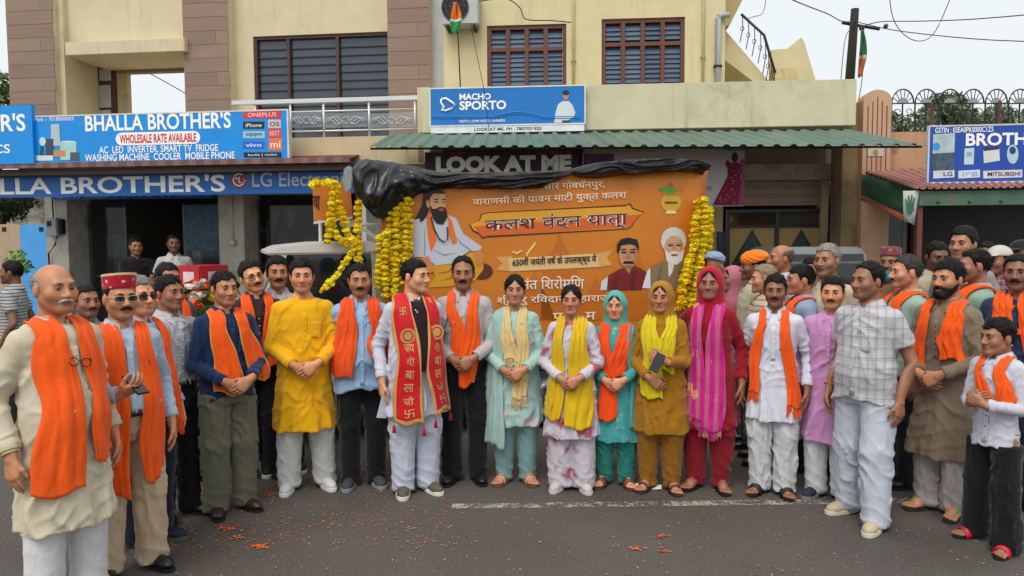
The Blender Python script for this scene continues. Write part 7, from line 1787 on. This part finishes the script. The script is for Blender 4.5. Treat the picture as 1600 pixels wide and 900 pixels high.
for G in Gs:
    G = G.reshape(-1, 21, 3)
    for k in (0, 20):
        q = G[0, k]; t = MB().tube([q, q + (0, 0, -.03)], .003, 5).tube([q + (0, 0, -.03), q + (0, 0, -.04), q + (0, 0, -.085)], [.004, .012, .014], 8); t.build('tassel', cloth('b0182c'), so, True)
    mid = G[np.argmin(np.abs(G[:, 10, 2] - 1.20)), 10]
    V = [(mid[0] + r * math.cos(v), mid[1] - .024 - .001 * k, mid[2] + r * math.sin(v)) for k, r in enumerate((.055, .040, .030)) for v in np.linspace(0, 6.283, 21)[:-1]]
    link('round_emblem', mesh_np('e', V, [tuple(range(20))[::-1], tuple(range(20, 40))[::-1], tuple(range(40, 60))[::-1]], False, [0, 1, 0]), so, [GB, RED])
w = r10[1][-1][2]; hd = r10[1][-1][3]
prop('paper_card', 'white folded card held in the hand of the man in the red sash', 'card', r10[0], tuple(w + hd * .13 + (.01, -.02, -.06)), (R(8), R(12), R(20)), lambda e: MB().box(-.04, .04, -.0015, .0015, -.085, .085).build('sheet', mat('d4d8e0', .6), e))
P_('man in a pale grey shirt and black trousers, orange scarf tucked under joined hands', 727, 401, fy=750, yaw=-2, hyaw=0, hpitch=3, upper='tucked', ucol='b4abab', lcol='0f1015', shoes='formal', scol='17181b', moustache=1.25, hair='receding', skin='7c5138', arms=('clasp', 'clasp'), stubble=.3, lid=0, bands=[(1, .95, .034, '23211f')], scarves=[stole(OR, hem=(.95, .76), w=(.11, .12), x=(-.02, .03), xn=.085, nf=2)], wide=.98)
# --- the women
FEM = dict(sex='f', collar=None, placket=False, toes=18)
P_('woman in a pale mint kurta with a cream stole hanging in front', 806, 430, fy=752, yaw=-2, hyaw=2, upper='kurta', umat=cloth('9fbcb4', 'sprig', 'c0a0a4', scale=1.3), hem=.50, lower='salwar', lcol='789c9c', shoes='sandal', scol='6a4a36', strap='b99c74', hair='woman', skin='9c6c50', arms=('clasp', 'clasp'), sleeve='long', wide=1.06, belly=.02, neck='round', scarves=[dict(mat=cloth('9dbab2'), ends=[dict(xb=-.19, hem=.34, width=.16, xn=-.12, nf=3)], name='side_drape'), stole(cloth('d8bc80', 'sprig', 'b08c50', scale=.8), hem=(1.05, .74), w=(.12, .12), x=(-.03, .045), xn=.07, fringe=.08)], **FEM)
FLW = cloth('c6bec6', 'floral', 'b8405c', '94868e', scale=1.3)
P_('woman in white floral suit with a bright yellow stole', 893, 446, fy=763, yaw=-3, hyaw=-2, upper='kurta', umat=FLW, hem=.46, lower='wide', lmat=FLW, shoes='sneaker', scol='b9b4b0', sole='c4beb8', lace='b9b4b0', hair='woman', skin='a06c54', arms=('clasp', 'clasp'), sleeve='long', wide=1.08, neck='round', scarves=[stole(cloth('d8b00e', rough=.8), hem=(.62, .56), w=(.13, .21), x=(-.15, .06), xn=.08, nf=3, amp=.015)], **FEM)
P_('woman in turquoise with covered head and an orange stole', 961, 455, fy=757, yaw=-2, hyaw=-4, upper='kurta', umat=cloth('43989c', 'sprig', 'b4a468', scale=.55), hem=.42, lower='salwar', lcol='23796e', shoes='slide', scol='5a321e', strap='6a3c24', hair='woman', hat='hood', hatmat=cloth('54a49a'), skin='b07c62', tilak='7a1420', arms=('clasp', 'clasp'), sleeve='long', wide=1.05, neck='round', scarves=[stole(cloth('ee4d10'), hem=(.62, 1.0), w=(.15, .17), x=(-.06, .02), xn=.085, nf=3, amp=.014), dict(mat=cloth('4a9c98'), ends=[dict(xb=.20, hem=.55, width=.12, xn=.13, nf=2)], name='side_drape')], **FEM)
r15 = P_('woman in mustard with covered head and a lemon yellow stole', 1031, 440, fy=764, yaw=-4, hyaw=-4, upper='kurta', ucol='9c6a0c', hem=.50, lower='salwar', lcol='8c5c0e', shoes='strap', scol='3a2a20', hair='woman', hat='hood', hatmat=cloth('a8741c'), skin='99654c', tilak='7a1420', arms=('clasp', 'chest'), sleeve='long', wide=1.08, belly=.02, neck='round', scarves=[stole(cloth('d0bc10', rough=.75), hem=(.80, 1.02), w=(.19, .15), x=(-.05, .03), xn=.085, nf=3, amp=.015)], **FEM)
w = r15[1][1][2]; prop('mobile_phone', 'black phone in the hands of the woman in mustard', 'phone', r15[0], tuple(w + (-.07, -.05, .0)), (R(-12), R(25), 0), phone)
BRO = cloth('c2187c', 'brocade', 'd8a468', 'b8587c', scale=.9, rough=.7)
P_('woman in red with covered head and a magenta and gold brocade stole', 1106, 417, fy=762, yaw=-6, hyaw=-2, upper='kurta', ucol='8e0c1e', hem=.50, lower='salwar', lcol='86101f', shoes='flip', scol='151314', strap='3a3430', hair='woman', hat='hood', hatmat=cloth('a80f2c'), skin='7e5240', arms=('back', 'side'), sleeve='long', wide=1.04, neck=None, bands=[(1, .9, .032, '5a3a1c')], scarves=[stole(BRO, hem=(.58, .50), w=(.15, .16), x=(-.09, .03), xn=.075, nf=2, amp=.010, fringe=.06)], **FEM)
# --- right wing
P_('man in a white kurta with a fringed orange scarf and black sandals', 1206, 430, fy=770, yaw=-4, hyaw=2, upper='kurta', ucol='cfcfda', hem=.60, collar='shirt', lower='pyjama', lcol='c6c6c8', shoes='slide', scol='17171a', moustache=1.0, hair='full', hair_vol=.016, skin='6e4632', arms=('side', 'side'), sleeve='long', wide=1.0, scarves=[stole(hem=(.82, .72), w=(.085, .095), x=(-.155, .15), fringe=.07, nf=2)], stubble=.4)
P_('man in a pale pink kurta standing beside the plaid shirt', 1294, 433, fy=777, yaw=-10, hyaw=2, upper='kurta', ucol='c48cba', hem=.46, collar='shirt', lower='pyjama', lcol='c9c9cc', shoes='sneaker', scol='1a2438', sole='7a7a7a', moustache=.8, hair='full', part=.7, skin='a87656', arms=('side', 'side'), bands=[(-1, .9, .034, '8a5a1c'), (-1, .95, .034, '6a2a1c')], wide=.98, fat=.003)
P_('burly man in a grey plaid short-sleeved shirt and white jeans', 1348, 410, fy=812, yaw=-30, hyaw=-16, upper='shirt', umat=cloth('bab9bc', 'plaid', '5c5c66', scale=1.25), hem=.82, sleeve='short', lmat=cloth('b7bcc8', rough=.9), lower='trousers', shoes='sneaker', scol='b4a68c', sole='cfc8b4', lace='c9bfa8', hair='receding', skin='77503a', arms=('side', 'side'), wide=1.07, belly=.05, stance=.14, loose=.004, legw=.014, stubble=.35, face_w=1.04, feet=(.06, -.10), bands=[(-1, .93, .036, 'd85a1c')])
P_('bearded man in a taupe kurta with an orange scarf and green flip-flops', 1470, 408, fy=800, yaw=-28, hyaw=-6, upper='kurta', ucol='7d6d5a', hem=.40, collar='shirt', lower='pyjama', lcol='a79f9c', shoes='flip', scol='2a2a28', strap='2f9c34', beard=1, moustache=1.1, hair='full', hair_vol=.022, part=.5, skin='9a6a4e', arms=('clasp', 'clasp'), wide=1.06, bands=[(1, .92, .034, 'c8ccd0'), (-1, .92, .034, 'c8402c')], scarves=[stole(hem=(.98, 1.08), w=(.13, .14), x=(-.14, .10), xn=.09, nf=3, amp=.015)], light_buttons=0)
r21 = P_('boy in a white shirt and black trousers with an orange scarf', 1549, 499, fy=850, yaw=-30, hyaw=-18, upper='shirt', ucol='c4c3ce', hem=.76, lower='wide', lcol='101013', shoes='slide', scol='17171a', strap='c81e34', hair='boy', hair_vol=.016, skin='7c5540', head=1.17, hand=1.02, arms=('chest', 'chest'), sleeve='long', wide=.86, sw=.14, stubble=0, stance=.15, feet=(.04, -.08), scarves=[stole(hem=(1.12, 1.10), w=.11, x=(-.02, .12), xn=.08, nf=2)], bmat=mat('2a2a2e', .4))
P_('moustached man in a dark blue shirt with an orange scarf wound round his neck', 1592, 398, depth=4.95, yaw=-8, hyaw=-2, upper='shirt', ucol='243656', hem=.82, lcol='1a2030', moustache=1.2, hair='short', skin='6a4434', wide=1.08, belly=.03, scarves=[stole(hem=(1.2, .85), w=(.13, .12), x=(-.04, .16), xn=.07, nf=3, amp=.018, gather=.9)], stubble=.35, shoes='formal')
# --- behind the line
def bk(label, px, top, d, **k): return person(label, px, top, depth=d, group=BACK, **{'detail': 0, 'arms': 'side', 'lower': 'trousers', 'legs': 1, 'res': .0185, **k})
bk('man in a black and white striped shirt turned away at the painted wall', 16, 408, 7.4, yaw=-110, umat=cloth('a8a8a8', 'stripe', '2a2c30'), upper='shirt', sleeve='short', hair='full', skin='5e3c2c', lower='trousers', legs=1)
bk('dark-haired man peering out between the cream kurta and the patterned cap', 134, 445, 4.9, yaw=25, ucol='8a8a90', upper='shirt', hair='short', moustache=.8, skin='7c523c', lower='trousers', legs=1)
bk('black-haired man with an orange scarf behind the checked shirt', 262, 411, 5.5, yaw=30, ucol='55504c', upper='shirt', hair='full', skin='8a5c44', scarves=[stole(hem=(1.0, 1.0))], lower='trousers', legs=1)
bk('person in a pale blue turban beside the marigold bunch', 1118, 393, 7.4, yaw=150, ucol='b8b8b8', hat='turban', hatmat=cloth('8c9cb8'), hair='none', skin='8a5c44', upper='shirt')
bk('woman with a dusty pink head cloth behind the red stole', 1143, 416, 6.7, yaw=-60, ucol='a85a68', sex='f', hat='hood', hatmat=cloth('b8707c'), hair='woman', skin='7c523c', collar=None, upper='kurta')
bk('man in an orange turban facing away towards the banner', 1176, 391, 6.4, yaw=-75, ucol='b0a890', hat='turban', hatmat=cloth('f07818'), hair='short', skin='5a3828', upper='shirt', beard=0)
bk('old man with cropped grey hair in a striped cream shirt', 1193, 414, 5.9, yaw=-80, umat=cloth('b8a890', 'stripe', '7a6a58', scale=1.4), hair='short', hair_col='8a7a60', skin='a0705a', upper='shirt', arms=('chest', 'chest'))
bk('bald man in a white shirt behind the orange turban', 1220, 383, 6.6, yaw=-70, ucol='b9c0cc', hair='bald', hair_col='5a4a40', skin='8a5844', upper='shirt')
bk('boy with a black fringe and orange scarf looking left', 1250, 414, 5.75, yaw=-72, ucol='8a98ac', hair='boy', skin='8a5a46', upper='shirt', head=1.08, scarves=[stole(hem=(1.1, 1.1))], stubble=0)
bk('tall grey-haired old man in a cream jacket', 1293, 382, 5.75, yaw=-22, hyaw=-6, ucol='b9ad94', hair='short', hair_col='84807a', moustache=.9, mcol='77706a', brow_col='4a4038', skin='7e5842', upper='shirt', wide=1.0, collar='shirt', detail=1)
bk('old man in a dull red flat cap at the shop glass', 1391, 386, 6.4, yaw=-15, ucol='7a5a4c', hat='cap', hatmat=cloth('8c4a48', 'floral', 'b09a84', '5a3a4c', scale=.3), hair='short', hair_col='6a645c', skin='6e4a38', upper='shirt')
bk('person in a teal head wrap behind the plaid shirt', 1379, 424, 5.7, yaw=-120, ucol='1c6a78', hat='turban', hatmat=cloth('0e6a80'), hair='none', skin='8a5c44', upper='shirt')
bk('grey-haired man in a mint shirt and orange scarf looking left', 1416, 400, 5.35, yaw=-62, hyaw=-4, ucol='94ac9c', hair='short', hair_col='3a3632', moustache=.7, skin='a8745a', upper='shirt', scarves=[stole(hem=(1.05, 1.05), w=.14, amp=.018)], detail=1)
bk('young man in a beige shirt looking down beside the dark shop', 1464, 377, 6.5, yaw=25, hpitch=12, ucol='b4a88e', hair='full', skin='5c3c2e', upper='shirt')
bk('tall black-haired man behind the bearded man', 1505, 356, 6.0, yaw=-25, ucol='8c8c8a', hair='full', hair_vol=.02, skin='8a604c', upper='shirt')
bk('man in a mint shirt and orange scarf with cropped hair seen from the side', 1522, 390, 5.4, yaw=-70, ucol='8fa898', hair='short', skin='84584a', upper='shirt', stubble=.5, scarves=[stole(hem=(1.05, 1.05), w=.14, amp=.018)], detail=1)
bk('person in a white peaked cap and plaid shirt', 1560, 385, 6.3, yaw=-40, umat=cloth('6a3a4c', 'plaid', 'b8a8b0'), hat='visor', hatmat=cloth('c4beb0'), hair='short', skin='7c523c', upper='shirt')
bk('person in a black peaked cap at the dark shop', 1594, 376, 6.9, yaw=-30, ucol='4a4a4c', hat='visor', hatmat=cloth('1c1c1e'), hair='short', skin='5c3c2e', upper='shirt')
bk('bystander in brown in the shade of the red awning', 1541, 379, 7.4, yaw=-20, ucol='3c302a', hair='short', skin='4e3226', upper='shirt')
bk('girl with dark hair standing beside the grey-haired old man', 1268, 402, 6.4, yaw=-30, ucol='4a3a5a', hair='boy', skin='7c523c', upper='shirt', stubble=0)
SHOPP = 'men standing in the electronics shop doorway'
person('man in a black shirt with folded arms in the shop doorway', 212, 372, depth=11.45, group=SHOPP, detail=0, legs=1, yaw=12, ucol='0f0f11', upper='shirt', sleeve='short', arms=('fold', 'fold'), hair='full', skin='7c523c', lcol='1a1a1e', floor=.0)
person('man in a white short-sleeved shirt in the shop doorway', 271, 367, depth=11.4, group=SHOPP, detail=0, legs=1, yaw=5, ucol='b9b6b2', upper='shirt', sleeve='short', hair='short', skin='5c3c2e', lcol='22222a', floor=.0)
# carrier bag between the white and pink kurtas
g = on_ground(1262, 770); bz = on_depth(1258, 682, g[1] + .12)
BG = empty('carrier_bag', (bz[0], g[1] + .12, bz[2])); tag(BG, 'white printed carrier bag hanging beside the pink kurta', 'bag')
V = np.array([(x * (.11 + .015 * math.sin(z * 20)), y * (.035 + .02 * math.sin(z * 9 + 1)), z) for z in np.linspace(0, .30, 9) for x, y in ((-1, -1), (-.5, -1.4), (0, -1.2), (.5, -1.5), (1, -1), (1, 1), (0, 1.3), (-1, 1), (-1, -1))]); link('bag_sheet', mesh_np('b', V, grid_faces(9, 9), True), BG, mat('c4c2be', .45, .1, 8, .4, 30))
MB().tube([(-.05, -.01, .29), (-.03, 0, .40), (.03, 0, .40), (.05, -.01, .29)], .008, 6).build('handle', mat('c4c2be', .5), BG, True)
for tx, z0, z1, x0, x1 in (('V', .09, .18, -.05, .05), ('HUB', .03, .07, -.06, .06)):
    Vt, Ft = text_mesh(tx, .04); lo, hi = Vt.min(0), Vt.max(0); Q_ = (Vt - lo) / np.maximum(hi - lo, 1e-6); link('lettering', mesh_np('l', np.stack([x0 + Q_[:, 0] * (x1 - x0), np.full(len(Vt), -.090), z0 + Q_[:, 1] * (z1 - z0)], 1), Ft, False), BG, BLKINK)
# spectacles hooked in the neckline of the cream kurta
def specs(e):
    for s in (-1, 1): MB().tube([(s * .03 + .024 * math.cos(v), 0, .02 * math.sin(v)) for v in np.linspace(0, 6.28, 15)], .002, 5, False).build('rim', DARK, e, True); MB().tube([(s * .054, 0, .004), (s * .05, .02, .08)], .002, 5).build('temple', DARK, e)
    MB().tube([(-.006, 0, .004), (.006, 0, .004)], .002, 5).build('bridge', DARK, e)
zq = 1.26; tq = np.zeros(1); oq = np.array([[.01, -.7, zq]])
for _ in range(60): tq = tq + r1[4]((oq + np.array([0, 1.0, 0]) * tq[:, None]).astype(np.float32)) * .7
prop('spectacles', 'folded spectacles hooked on the front of the cream kurta', 'spectacles', r1[0], (.01, float(-.7 + tq[0]) - .018, zq), (R(-12), R(12), 0), specs)
